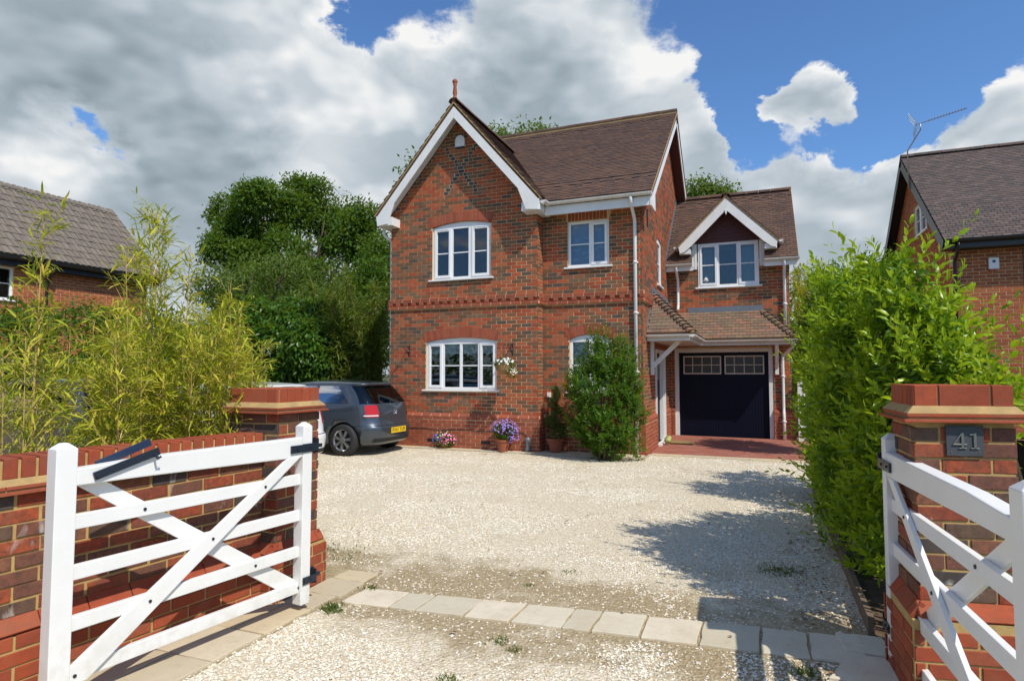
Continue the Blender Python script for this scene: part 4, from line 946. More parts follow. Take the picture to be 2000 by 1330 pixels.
# loose stones: small crushed-flint polyhedra
def in_poly(x, y, poly):
    inside = np.zeros(len(x), bool); n = len(poly)
    for i in range(n):
        x0, y0 = poly[i]; x1, y1 = poly[(i + 1) % n]
        c = ((y0 > y) != (y1 > y)) & (x < (x1 - x0) * (y - y0) / (y1 - y0 + 1e-12) + x0); inside ^= c
    return inside
m, t, b = mat('crushed_flint', .8)
col = ramp(t, tint_src(t, 'attr'), [(0, (.62, .54, .38)), (.12, (.80, .76, .65)), (.3, (.72, .65, .51)), (.45, (.83, .80, .72)), (.6, (.77, .71, .58)), (.76, (.56, .43, .27)), (.83, (.81, .77, .68)), (.95, (.32, .26, .20)), (.975, (.58, .36, .18))], 'CONSTANT')
pf = posn(t); col = mixc(t, maprange(t, noise(t, pf, .9, 5, .6), .40, .68, 0, .42), col, (.56, .45, .30))
L(t, mixc(t, .15, col, ramp(t, noise(t, posn(t), 60, 3), [(.3, (.3, .25, .16)), (.7, (.8, .78, .72))])), b.inputs['Base Color']); M['flint'] = m
def vnoise(x, y, s, seed=0):
    r_ = np.random.default_rng(seed); g_ = r_.random((64, 64)); u = (x * s) % 64; v_ = (y * s) % 64; i = u.astype(int) % 64; j = v_.astype(int) % 64; fu = u - np.floor(u); fv = v_ - np.floor(v_); fu = fu * fu * (3 - 2 * fu); fv = fv * fv * (3 - 2 * fv)
    i1 = (i + 1) % 64; j1 = (j + 1) % 64
    return (g_[i, j] * (1 - fu) + g_[i1, j] * fu) * (1 - fv) + (g_[i, j1] * (1 - fu) + g_[i1, j1] * fu) * fv
def inview(x, y, m_=.4):
    X = x * math.cos(YAW) + y * math.sin(YAW); D = -x * math.sin(YAW) + y * math.cos(YAW)
    return (D > 1.6) & (np.abs(X) < D * .86 + m_)
FLAGZONE = [(-3.7, 1), (-2.80, 1), (-2.80, 3.62), (-2.83, 4.16), (-3.7, 4.2)]
def stones():
    xs, ys, rs, ts = [], [], [], []
    for (d0, d1, dens, r0, r1) in ((1.6, 3.2, 6800, .0045, .0115), (3.2, 5.5, 5200, .005, .0118), (5.5, 8.5, 3000, .006, .0125), (8.5, 13.5, 1100, .008, .014)):
        A = 16 * 15; n = int(dens * A * .5); x = rng.uniform(-11, .9, n * 2)[:int(dens * 12 * 15)]; y = rng.uniform(-1.5, 12.3, len(x))
        D = -x * math.sin(YAW) + y * math.cos(YAW)
        k = (D > d0) & (D <= d1) & inview(x, y) & in_poly(x, y, GRAVEL) & ~in_poly(x, y, FLAGZONE)
        strip = (y > 3.55 + (x + 2.72) * .09) & (y < 3.86 + (x + 2.72) * .12) & (x > -2.8); k &= ~strip | (rng.random(len(x)) < .012)
        nn_ = vnoise(x, y, 1.1, 3) * .6 + vnoise(x, y, 3.1, 4) * .4; near = np.clip(1 - np.abs(y - 3.85) / 1.15, 0, 1)
        k &= rng.random(len(x)) > np.clip((nn_ + near * .34 - .47) * 4.2, 0, .88)
        x, y = x[k], y[k]; xs.append(x); ys.append(y); rs.append(r0 + (r1 - r0) * rng.random(len(x)) ** 1.8); ts.append(rng.random(len(x)))
    x = np.concatenate(xs); y = np.concatenate(ys); r_ = np.concatenate(rs); t_ = np.concatenate(ts); n = len(x)
    base = np.array([(1, 0, -.1), (.2, 1, -.1), (-.9, .5, 0), (-.7, -.7, -.1), (.35, -.95, .05), (.15, .1, .8)]); F0 = np.array([(0, 1, 5), (1, 2, 5), (2, 3, 5), (3, 4, 5), (4, 0, 5)])
    V = np.repeat(base[None], n, 0) + rng.normal(0, .22, (n, 6, 3)); an = rng.random(n) * 6.28; c, s = np.cos(an)[:, None], np.sin(an)[:, None]
    V = V * np.stack([np.ones(n), rng.uniform(.5, 1, n), rng.uniform(.35, .9, n)], 1)[:, None, :]
    X = V[:, :, 0] * c - V[:, :, 1] * s; Y = V[:, :, 0] * s + V[:, :, 1] * c
    V = np.stack([X, Y, V[:, :, 2]], 2) * r_[:, None, None]; V[:, :, 0] += x[:, None]; V[:, :, 1] += y[:, None]; V[:, :, 2] += (r_ * .15 + .001)[:, None]
    F = (F0[None] + np.arange(n)[:, None, None] * 6).reshape(-1, 3); print('stones', n)
    o = bpy.data.objects.new('gravel', mesh_np('gravel', V.reshape(-1, 3), F, np.repeat(t_, 5), [M['flint']])); COL.objects.link(o); tag(o, 'cream crushed flint gravel covering the driveway', 'gravel', kind='stuff')
stones()
# flagstones and stone strip
def flag_mat(name, cols):
    m, t, b = mat(name, .85); p = posn(t); n = noise(t, p, 3.5, 6, .65)
    c = ramp(t, N(t, 'ShaderNodeObjectInfo').outputs['Random'], [(0, cols[0]), (.35, cols[1]), (.7, cols[2])], 'CONSTANT')
    c = mixc(t, maprange(t, n, .4, .7, 0, .55), c, cols[3]); c = mixc(t, maprange(t, noise(t, p, 22, 4, .7), .55, .8, 0, .35), c, (.20, .16, .10)); L(t, c, b.inputs['Base Color']); bump(t, b, n, .5, .012); return m
M['flag'] = flag_mat('yellow_flagstone', [(.56, .46, .30), (.50, .43, .30), (.58, .50, .36), (.44, .38, .27)])
M['strip'] = flag_mat('grey_sandstone', [(.60, .54, .42), (.53, .48, .37), (.64, .57, .45), (.46, .39, .27)])
m, t, b = mat('sand_joint', .95, (.33, .26, .15)); L(t, ramp(t, noise(t, posn(t), 20, 5), [(.3, (.25, .19, .10)), (.7, (.42, .35, .22))]), b.inputs['Base Color']); M['joint'] = m
def slab(name, quad, z0, z1, material, parent, jitter=.006):
    Q = [Vector((x + random.uniform(-jitter, jitter), y + random.uniform(-jitter, jitter), 0)) for x, y in quad]; P = []
    n = len(Q)
    for i in range(n):          # irregular hewn edges
        a, b_ = Q[i], Q[(i + 1) % n]
        for k in range(4): 
            v = a.lerp(b_, k / 4); P.append(v + (Vector((random.uniform(-.006, .006), random.uniform(-.006, .006), 0)) if k else Vector()))
    mb = MB(); mb.prism([p_ + Vector((0, 0, z0)) for p_ in P], (0, 0, z1 - z0)); o = build(mb, name, material, parent, bev=.004); return o
gm = ground_sheet('paving_bed', [(-3.75, .6), (-2.78, .6), (-2.78, 3.6), (-2.80, 4.18), (-3.75, 4.2)], .004, M['joint'])
fp = thing('flag_path', 'narrow path of yellow sandstone flags along the foot of the front boundary wall', 'paving', (-3.0, 2.5, 0.004)); 
ys = [.7, 1.15, 1.62, 2.02, 2.55, 2.93, 3.36, 3.62, 3.93, 4.15]
for i, (a, b_) in enumerate(zip(ys[:-1], ys[1:])):
    xw = -3.40 + (a - 2) * .11
    if b_ <= 3.4: xl0, xl1 = -3.50, -3.50
    else: xl0 = xl1 = -3.085
    xr = -2.80 + random.uniform(-.02, .02)
    if i in (3, 5): 
        xm_ = -3.05 + random.uniform(-.05, .05); slab('flagstone', [(xl0, a + .006), (xm_ - .006, a + .006), (xm_ - .006, b_ - .006), (xl1, b_ - .006)], -.02, .016, M['flag'], fp); xl0 = xl1 = xm_ + .006
    slab('flagstone', [(xl0, a + .006), (xr, a + .006), (xr, b_ - .006), (xl1, b_ - .006)], -.02, .016 + random.uniform(-.003, .003), M['flag'], fp)
st = thing('stone_strip', 'single row of pale sandstone slabs crossing the drive entrance from pillar to pillar', 'paving', (-1.2, 3.8, .0))
xs_ = [-2.72, -2.36, -2.16, -1.82, -1.50, -1.17, -.99, -.70, -.36, -.02, .24, .52]
lo = lambda x: 3.56 + (x + 2.72) * .095; hi = lambda x: 3.84 + (x + 2.72) * .125
for a, b_ in zip(xs_[:-1], xs_[1:]): slab('paving_slab', [(a + .008, lo(a)), (b_ - .008, lo(b_)), (b_ - .004, hi(b_)), (a + .012, hi(a))], -.03, .012 + random.uniform(-.003, .003), M['strip'], st)
ap = thing('gate_apron', 'weathered grey stone slabs beside the right hand gate post', 'paving', (.6, 3.9, 0))
for q in ([(.30, 3.62), (.92, 3.62), (.70, 3.98), (.44, 3.96)], [(.42, 4.0), (.68, 4.0), (.64, 4.28), (.40, 4.26)], [(.30, 3.18), (.86, 3.18), (.90, 3.58), (.28, 3.58)]): slab('flagstone', q, -.02, .017, M['strip'], ap)
# red block-paved ramp, flag strip along the house
m, t, b = mat('red_block_paving', .85); p = posn(t); br = N(t, 'ShaderNodeTexBrick'); br.inputs['Scale'].default_value = 1; br.inputs['Brick Width'].default_value = .2; br.inputs['Row Height'].default_value = .1; br.inputs['Mortar Size'].default_value = .004
br.inputs['Color1'].default_value = (.36, .115, .075, 1); br.inputs['Color2'].default_value = (.27, .085, .06, 1); br.inputs['Mortar'].default_value = (.13, .08, .055, 1); L(t, p, br.inputs['Vector'])
L(t, mixc(t, maprange(t, noise(t, p, 2.5, 5), .4, .75, 0, .45), br.outputs[0], (.36, .18, .13)), b.inputs['Base Color']); bump(t, b, br.outputs['Fac'], -.3, .004)
me = bpy.data.meshes.new('paved_ramp'); V = [(XR + .06, 12.3, .012), (2.6, 12.1, .012), (2.6, 14.6, .03), (XR + .06, 14.6, .04), (XR + .06, YB - .06, .07), (2.6, YB, .03)]; me.from_pydata(V, [], [(0, 1, 2, 3), (3, 2, 5, 4)]); me.materials.append(m); me.update()
o = bpy.data.objects.new('paved_ramp', me); COL.objects.link(o); o['kind'] = 'structure'
ground_sheet('house_path', [(XL - .5, 11.33), (XR + .1, 11.33), (XR + .1, 12.05), (XL - .5, 12.05)], .006, M['joint'])
hp = thing('house_paving', 'thin strip of buff paving flags along the front wall of the house', 'paving', (-5, 11.5, .006))
a = XL - .4
while a < XR:
    b_ = a + random.choice((.45, .6, .6)); slab('flagstone', [(a + .006, 11.36), (b_ - .006, 11.36), (b_ - .006, YG - .06 if b_ < XG + .2 else YF - .06), (a + .006, YG - .06 if b_ < XG + .2 else YF - .06)], -.02, .02, M['flag'], hp); a = b_
hp2 = thing('ramp_edging', 'buff flag edging between the red block ramp and the gravel', 'paving', (-.5, 12.15, .006)); a = XR + .1
while a < 1.6: slab('flagstone', [(a + .006, 12.02), (a + .594, 12.02), (a + .594, 12.28), (a + .006, 12.28)], -.02, .02, M['flag'], hp2); a += .6
# timber edging along the hedge and bed soil
eb = MB(); eb.beam((.60, 4.32, .05), (.66, 9.4, .05), .035, .12); o = build(eb, 'timber_edging', M['timber'], None); tag(o, 'low weathered timber board edging the gravel under the laurel hedge', 'edging')
ground_sheet('soil_bed', [(.62, 4.25), (6.0, 4.25), (6.0, 12.0), (.9, 12.0), (.68, 9.4)], .01, M['soil'])
ground_sheet('planting_bed', [(-3.45, 1.2), (-3.30, 3.36), (-3.60, 3.36), (-3.64, 3.85), (-4.7, 4.7), (-9, 5.2), (-9, -1), (-3.7, -1)], .006, M['soil'])
# ================================================================ BOUNDARY WALL AND PILLARS
FG = dict(mo=M['b_fgo'], ms=M['b_fgs'])
def cornice(pls, z, depth, parent, h=.012):
    """two thin tile courses topped by a sloping mortar fillet; pls: list of (plane, a0, a1)"""
    for pl, a0, a1 in pls:
        mb = MB(); pl.box(mb, a0 - .052, a1 + .052, z, z + .014, -depth, .052); pl.box(mb, a0 - .036, a1 + .036, z + .024, z + .040, -depth, .038); build(mb, 'creasing_tile', M['b_fgro'], parent, bev=.003)
        mb = MB(); pl.box(mb, a0 - .03, a1 + .03, z + .014, z + .024, -depth, .030); mb.prism([pl.P(a0 - .036, z + .040, .036), pl.P(a0 - .036, z + .040, -.0), pl.P(a0, z + .075, -.004), pl.P(a0, z + .075, .001)], pl.U * (a1 - a0 + .036)); build(mb, 'mortar_fillet', M['flaunch'], parent)
def poly_prism(mb, pts, z0, z1): mb.prism([Vector((x, y, z0)) for x, y in pts], (0, 0, z1 - z0))
def offset_poly(pts, d):
    P = [Vector((x, y)) for x, y in pts]; n = len(P); out = []; area = sum(P[i].x * P[(i + 1) % n].y - P[(i + 1) % n].x * P[i].y for i in range(n)); sg = 1 if area > 0 else -1
    for i in range(n):
        a, b_, c = P[i - 1], P[i], P[(i + 1) % n]; n1 = Vector(((b_ - a).y, -(b_ - a).x)).normalized() * sg; n2 = Vector(((c - b_).y, -(c - b_).x)).normalized() * sg
        out.append(tuple(b_ + (n1 + n2) / (1 + n1.dot(n2)) * d))
    return out
def pillar(name, pts, label, ztop, zplinth, phase=0):
    pts = [tuple(p_) for p_ in pts]; n = len(pts); cx = sum(p_[0] for p_ in pts) / n; cy = sum(p_[1] for p_ in pts) / n
    T = thing(name, label, 'gate pillar', (cx, cy, 0))
    mb = MB(); poly_prism(mb, offset_poly(pts, -.007), 0, ztop - .006); poly_prism(mb, offset_poly(pts, .043), 0, zplinth - .075); core = build(mb, 'mortar_core', M['mortar_fg'], T)
    zc_ = ztop - .102 - .075
    mb = MB()
    for d, a, b_ in ((.052, zc_, zc_ + .015), (.036, zc_ + .026, zc_ + .043)): poly_prism(mb, offset_poly(pts, d), a, b_)
    build(mb, 'creasing_tiles', M['b_fgro'], T, bev=.003)
    mb = MB(); poly_prism(mb, offset_poly(pts, .028), zc_ + .015, zc_ + .026); A = offset_poly(pts, .036); B = offset_poly(pts, .001)
    mb.add([(x, y, zc_ + .043) for x, y in A] + [(x, y, zc_ + .078) for x, y in B], [(i, (i + 1) % n, n + (i + 1) % n, n + i) for i in range(n)] + [list(range(n, 2 * n))]); build(mb, 'mortar_fillet', M['flaunch'], T)
    sp, red, cap = [], [], []
    for i in range(n):
        a, b_ = Vector((*pts[i], 0)), Vector((*pts[(i + 1) % n], 0)); U = (b_ - a); Ln = U.length; U.normalize(); Nn = Vector((U.y, -U.x, 0))
        if Nn.dot((a + b_) / 2 - Vector((cx, cy, 0))) < 0: Nn = -Nn
        pl = Pl(a, U, Nn); s0 = 0 if i % 2 == 0 else .021; q = lambda e: [(s0 - e, 0), (Ln + e - (0 if i % 2 == 0 else .021), 0), (Ln + e - (0 if i % 2 == 0 else .021), 9), (s0 - e, 9)]
        sp += lay_bricks(pl, q(0), zplinth, zc_ - .002, phase=phase + i, jump=.004, jit=.003)
        red += lay_bricks(pl, q(.05), 0.01, zplinth - .075, n1=.05, phase=phase + i + 1, jump=.002)
        th = math.atan2(.05, .07); Z = (Vector((0, 0, 1)) * .07 - Nn * .05).normalized(); N2 = (Nn * .07 + Vector((0, 0, 1)) * .05).normalized(); x = -.05
        while x < Ln + .05 - .02:
            y = min(x + .225, Ln + .05); e0 = .026 if x < 0 else 0; e1 = .026 if y > Ln + .02 else 0
            red.append((pl.P((x + e0 + y - e1) / 2, zplinth - .036, .025 - .008), U, N2, (y - e1 - x - e0) / 2 - .004, .042, .012, Z)); x = y
        x = 0.
        wcap = .225 if i % 2 == 0 else .076
        x = 0 if i % 2 == 0 else 0.022; k = 0
        while x < Ln - .012:
            y = min(x + (wcap / 2 if (k == 0 and i % 2 == 0) else wcap), Ln); cap.append((pl.P((x + y) / 2, ztop - .051, -.009 + random.uniform(-.001, .001)), U, Nn, (y - x) / 2 - .005, .0505, .01)); x = y; k += 1
    place_pieces(sp, 'brick', 'brickwork', core, M['b_fgo'], M['b_fgs'], limit=220, wob=.008); place_pieces(red, 'base_brick', 'base_brickwork', core, M['b_fgro'], M['b_fgrs']); place_pieces(cap, 'cap_brick', 'cap_brickwork', core, M['b_fgro'], M['b_fgrs'])
    mb = MB(); poly_prism(mb, offset_poly(pts, -.019), ztop - .02, ztop - .001); build(mb, 'cap_top', M['b_fgro'], T)
    return T
lpC = Vector((-3.144, 3.378)); q_ = .44
LP_ = [(lpC.x - q_, lpC.y), (lpC.x, lpC.y), (lpC.x, lpC.y + q_), (lpC.x - q_, lpC.y + q_)]
pillar('brick_pillar', LP_, 'square red brick gate pillar at the end of the garden wall, its white gate folded back in front', 1.475, .40)
rc_, rr_, rl_ = Vector((.69, 3.482)), Vector((1.121, 3.578)), Vector((.672, 3.922))
rp = pillar('brick_pillar', [tuple(rc_), tuple(rr_), tuple(rl_ + (rr_ - rc_) * 1.0), tuple(rl_)], 'red brick gate pillar carrying the slate number plaque 41', 1.525, .50, phase=1)
# boundary wall, splayed a little from the drive
w0, w1 = Vector((-3.261, 3.374, 0)), Vector((-3.545, .93, 0)); Uw = (w1 - w0).normalized(); Nw = Vector((-Uw.y, Uw.x, 0)); Nw = Nw if Nw.x > 0 else -Nw
plL = Pl(w0, Uw, Nw); LW = 2.7
bw = thing('garden_wall', 'low red and purple brick garden wall with brick-on-edge coping behind the open left gate', 'wall', tuple(w0 + Uw * 1.3 - Nw * .1))
mb = MB(); plL.box(mb, .0, LW, 0, 1.15, -.213, -.007); plL.box(mb, .0, LW, 0, .30, -.2, .043); core = build(mb, 'mortar_core', M['mortar_fg'], bw)
q = [(0, 0), (LW, 0), (LW, 9), (0, 9)]
place_pieces(lay_bricks(plL, q, .385, .986, jump=.004, jit=.003), 'brick', 'brickwork', core, M['b_fgo'], M['b_fgs'], limit=300, wob=.008)
red = lay_bricks(plL, q, .01, .31, n1=.05, jump=.002); Z = (Vector((0, 0, 1)) * .07 - Nw * .05).normalized(); N2 = (Nw * .07 + Vector((0, 0, 1)) * .05).normalized(); x = 0
while x < LW: red.append((plL.P(x + .1125, .349, .017), Uw, N2, .108, .042, .012, Z)); x += .225
place_pieces(red, 'base_brick', 'base_brickwork', core, M['b_fgro'], M['b_fgrs'])
cop = []; x = .0
while x < LW: cop.append((plL.P(x + .0375, 1.112, -.103), Uw, Nw, .0325, .0505, .107)); x += .0765
place_pieces(cop, 'coping_brick', 'coping_brickwork', core, M['b_fgro'], M['b_fgrs'])
x = 0
while x < LW:
    e = min(x + .27, LW); mb = MB(); plL.box(mb, x, e - .004, .986, 1.001, -.2, .045); build(mb, 'creasing_tile', M['b_fgro'], bw, bev=.002); mb = MB(); plL.box(mb, x - .1, e - .104, 1.012, 1.029, -.2, .033); build(mb, 'creasing_tile', M['b_fgro'], bw, bev=.002); x = e
mb = MB(); plL.box(mb, 0, LW, 1.001, 1.012, -.2, .024); mb.prism([plL.P(0, 1.029, .031), plL.P(0, 1.029, -.0), plL.P(0, 1.061, -.004), plL.P(0, 1.061, .003)], Uw * LW); build(mb, 'mortar_fillet', M['flaunch'], bw)
# slate number plaque
plN = Pl((rc_.x, rc_.y, 0), (rr_.x - rc_.x, rr_.y - rc_.y, 0), Vector((rr_.y - rc_.y, -(rr_.x - rc_.x), 0)))
pq = thing('number_plaque', 'riven grey slate house number plaque with metal figures 41 screwed to the brick pillar', 'sign', tuple(plN.P(.215, 1.19, .012)))
mb = MB(); P = []
x0, x1, z0, z1 = .133, .294, 1.19, 1.332
for i in range(8): P.append(plN.P(x0 + (x1 - x0) * i / 8, z0 + random.uniform(-.0015, .0015), .002))
for i in range(6): P.append(plN.P(x1 + random.uniform(-.0015, .0015), z0 + (z1 - z0) * i / 6, .002))
for i in range(8): P.append(plN.P(x1 - (x1 - x0) * i / 8, z1 + random.uniform(-.0015, .0015), .002))
for i in range(6): P.append(plN.P(x0 + random.uniform(-.0015, .0015), z1 - (z1 - z0) * i / 6, .002))
mb.prism(P, plN.N * .011); slt = build(mb, 'slate', M['slate'], pq, bev=.0015)
def numeral(polys, ox, oz, s):
    mb = MB()
    for poly in polys: mb.prism([plN.P(ox + x * s, oz + z * s, .0135) for x, z in poly], plN.N * .006)
    build(mb, 'numeral', M['steel'], pq, bev=.0008)
s_ = .075
numeral([[(.50, .0), (.50, .0), (.66, 0), (.66, 1.0), (.56, 1.0), (.50, .92)], [(.0, .22), (.50, .22), (.50, .31), (.12, .31), (.0, .27)], [(.0, .27), (.12, .31), (.50, .84), (.50, .96), (.56, 1.0), (.50, 1.0)], [(.66, .22), (.82, .22), (.82, .31), (.66, .31)], [(.36, -.0), (.50, 0), (.50, .05), (.36, .05)], [(.66, 0), (.80, 0), (.80, .05), (.66, .05)]], .158, 1.225, s_)
numeral([[(.22, 0), (.38, 0), (.38, 1.0), (.30, 1.0), (.22, .92)], [(.0, .84), (.22, .86), (.22, .95), (.30, 1.0), (.0, .9)], [(.06, 0), (.22, 0), (.22, .05), (.06, .05)], [(.38, 0), (.54, 0), (.54, .05), (.38, .05)]], .232, 1.225, s_)
for x, z in ((x0 + .02, z0 + .018), (x1 - .02, z0 + .018), (x0 + .02, z1 - .018), (x1 - .02, z1 - .018)):
    mb = MB(); mb.tube([plN.P(x, z, .012), plN.P(x, z, .016)], .003, 8); build(mb, 'screw', M['terra'], pq)
# ================================================================ FIVE-BAR GATES
def gate(hinge, free, label, side):
    """side: +1 when the face with the brace is on the left of the line hinge -> free"""
    h, f = Vector((*hinge, 0)), Vector((*free, 0)); U = (f - h).normalized(); Ln = (f - h).length; Nn = Vector((-U.y, U.x, 0)) * side; pl = Pl(h, U, Nn)
    g = thing('field_gate', label, 'gate', tuple((h + f) / 2 + Vector((0, 0, .05))), group='white five bar timber gates at the drive entrance')
    W = .038
    def post(a0, a1, z0, z1, d, tap):
        mb = MB(); am = (a0 + a1) / 2; zs = z1 - .028
        pl.box(mb, a0, a1, z0, zs, -d, d)
        P = [pl.P(a0, zs, -d), pl.P(a1, zs, -d), pl.P(a1, zs, d), pl.P(a0, zs, d)]; T = [pl.P(a0 + .03, z1, -d + .028), pl.P(a1 - .03, z1, -d + .028), pl.P(a1 - .03, z1, d - .028), pl.P(a0 + .03, z1, d - .028)]
        P2, T2 = (P, T) if (P[1] - P[0]).cross(P[3] - P[0]).z > 0 else (P[::-1], T[::-1]); mb.hexa(P2 + T2, back=False)
        return build(mb, 'gate_post', M['gatewhite'], g, bev=.004)
    post(.018, .095, .055, 1.255, .040, 0); post(Ln - .092, Ln, .055, 1.255, .042, 0)
    # top rail, deeper and tapering towards the latch
    mb = MB(); a0, a1 = .095, Ln - .092
    mb.prism([pl.P(a0, 1.025, -.036), pl.P(a0, 1.155, -.036), pl.P(a0 + .75 * (a1 - a0), 1.148, -.036), pl.P(a1 - .12, 1.135, -.036), pl.P(a1, 1.13, -.036), pl.P(a1, 1.05, -.036), pl.P(a1 - .3, 1.048, -.036)], Nn * .072); build(mb, 'top_rail', M['gatewhite'], g, bev=.006)
    for z0, z1 in ((.842, .912), (.605, .675), (.368, .438), (.135, .205)):
        mb = MB(); pl.box(mb, a0, a1, z0, z1, -.014, .017); build(mb, 'rail', M['gatewhite'], g, bev=.004)
    mb = MB(); mb.prism([pl.P(a0 + .02, 1.03, .0185), pl.P(a0 + .125, 1.03, .0185), pl.P(a1 - .0, .215, .0185), pl.P(a1 - .0, .13, .0185), pl.P(a1 - .075, .13, .0185)], Nn * .022); build(mb, 'brace', M['gatewhite'], g, bev=.003)
    mb = MB(); mb.prism([pl.P(a1 - .02, 1.05, -.016), pl.P(a1 - .15, 1.05, -.016), pl.P(a0 + .0, .215, -.016), pl.P(a0 + .0, .14, -.016), pl.P(a0 + .07, .14, -.016)], Nn * -.022); build(mb, 'brace', M['gatewhite'], g, bev=.003)
    for k, (z0, z1) in enumerate(((.842, .912), (.605, .675), (.368, .438), (.135, .205))):
        zm = (z0 + z1) / 2; x = a0 + .07 + (1.03 - zm) / .86 * (a1 - a0 - .09)
        for xx, n_ in ((x, .041),) + ((((a1 - .085 - (1.05 - zm) / .87 * (a1 - a0 - .1)), .018),) if k != 1 else ()):
            mb = MB(); mb.tube([pl.P(xx, zm, n_ - .004), pl.P(xx, zm, n_ + .004)], .0085, 8); build(mb, 'bolt', M['iron'], g)
    for z, ln in ((1.085, .20), (.21, .085)):
        mb = MB(); pl.box(mb, -.03, ln, z - .024, z + .024, .0445, .050) if ln < .1 else (pl.box(mb, -.03, .105, z - .028, z + .028, .0445, .050), pl.box(mb, .105, ln, z - .026, z + .024, .0375, .0495))
        pl.box(mb, -.032, -.026, z - .04, z + .055, -.03, .05); mb.tube([pl.P(-.04, z - .05, .0), pl.P(-.04, z + .06, .0)], .011, 8); pl.box(mb, -.10, -.035, z - .012, z + .012, -.01, .01)
        hg = build(mb, 'hinge_strap', M['iron'], g, bev=.0015)
        for xx in ((.02, .07) if ln < .1 else (.045, .15)):
            mb = MB(); n_ = .050 if xx < .105 else .0495; mb.tube([pl.P(xx, z, n_), pl.P(xx, z, n_ + .006)], .008, 6); build(mb, 'bolt', M['iron'], hg)
    return g, pl, a0, a1
gL, plGL, a0, a1 = gate((-2.857 - .0, 3.385), (-3.052, 1.850), 'left white five bar gate, folded back along the garden wall, latch on top rail', 1)
# latch bars on the left gate
mb = MB(); mb.beam(plGL.P(1.385, 1.085, .046), plGL.P(1.075, 1.175, .052), .040, .012, up=tuple(plGL.N)); mb.tube([plGL.P(1.37, 1.09, .036), plGL.P(1.37, 1.09, .062)], .012, 8); mb.tube([plGL.P(1.10, 1.165, .05), plGL.P(1.10, 1.14, .085), plGL.P(1.085, 1.15, .09)], .007, 6); build(mb, 'latch_bar', M['iron'], gL, bev=.002)
mb = MB(); mb.beam(plGL.P(1.33, 1.125, -.050), plGL.P(1.06, 1.215, -.055), .040, .012, up=tuple(plGL.N)); build(mb, 'latch_bar', M['ironblue'], gL, bev=.002)
gR, plGR_, _, _ = gate((.660, 3.955), (.765, 2.29), 'white five bar gate on the right, swung back beside the pillar with the number plaque', -1)
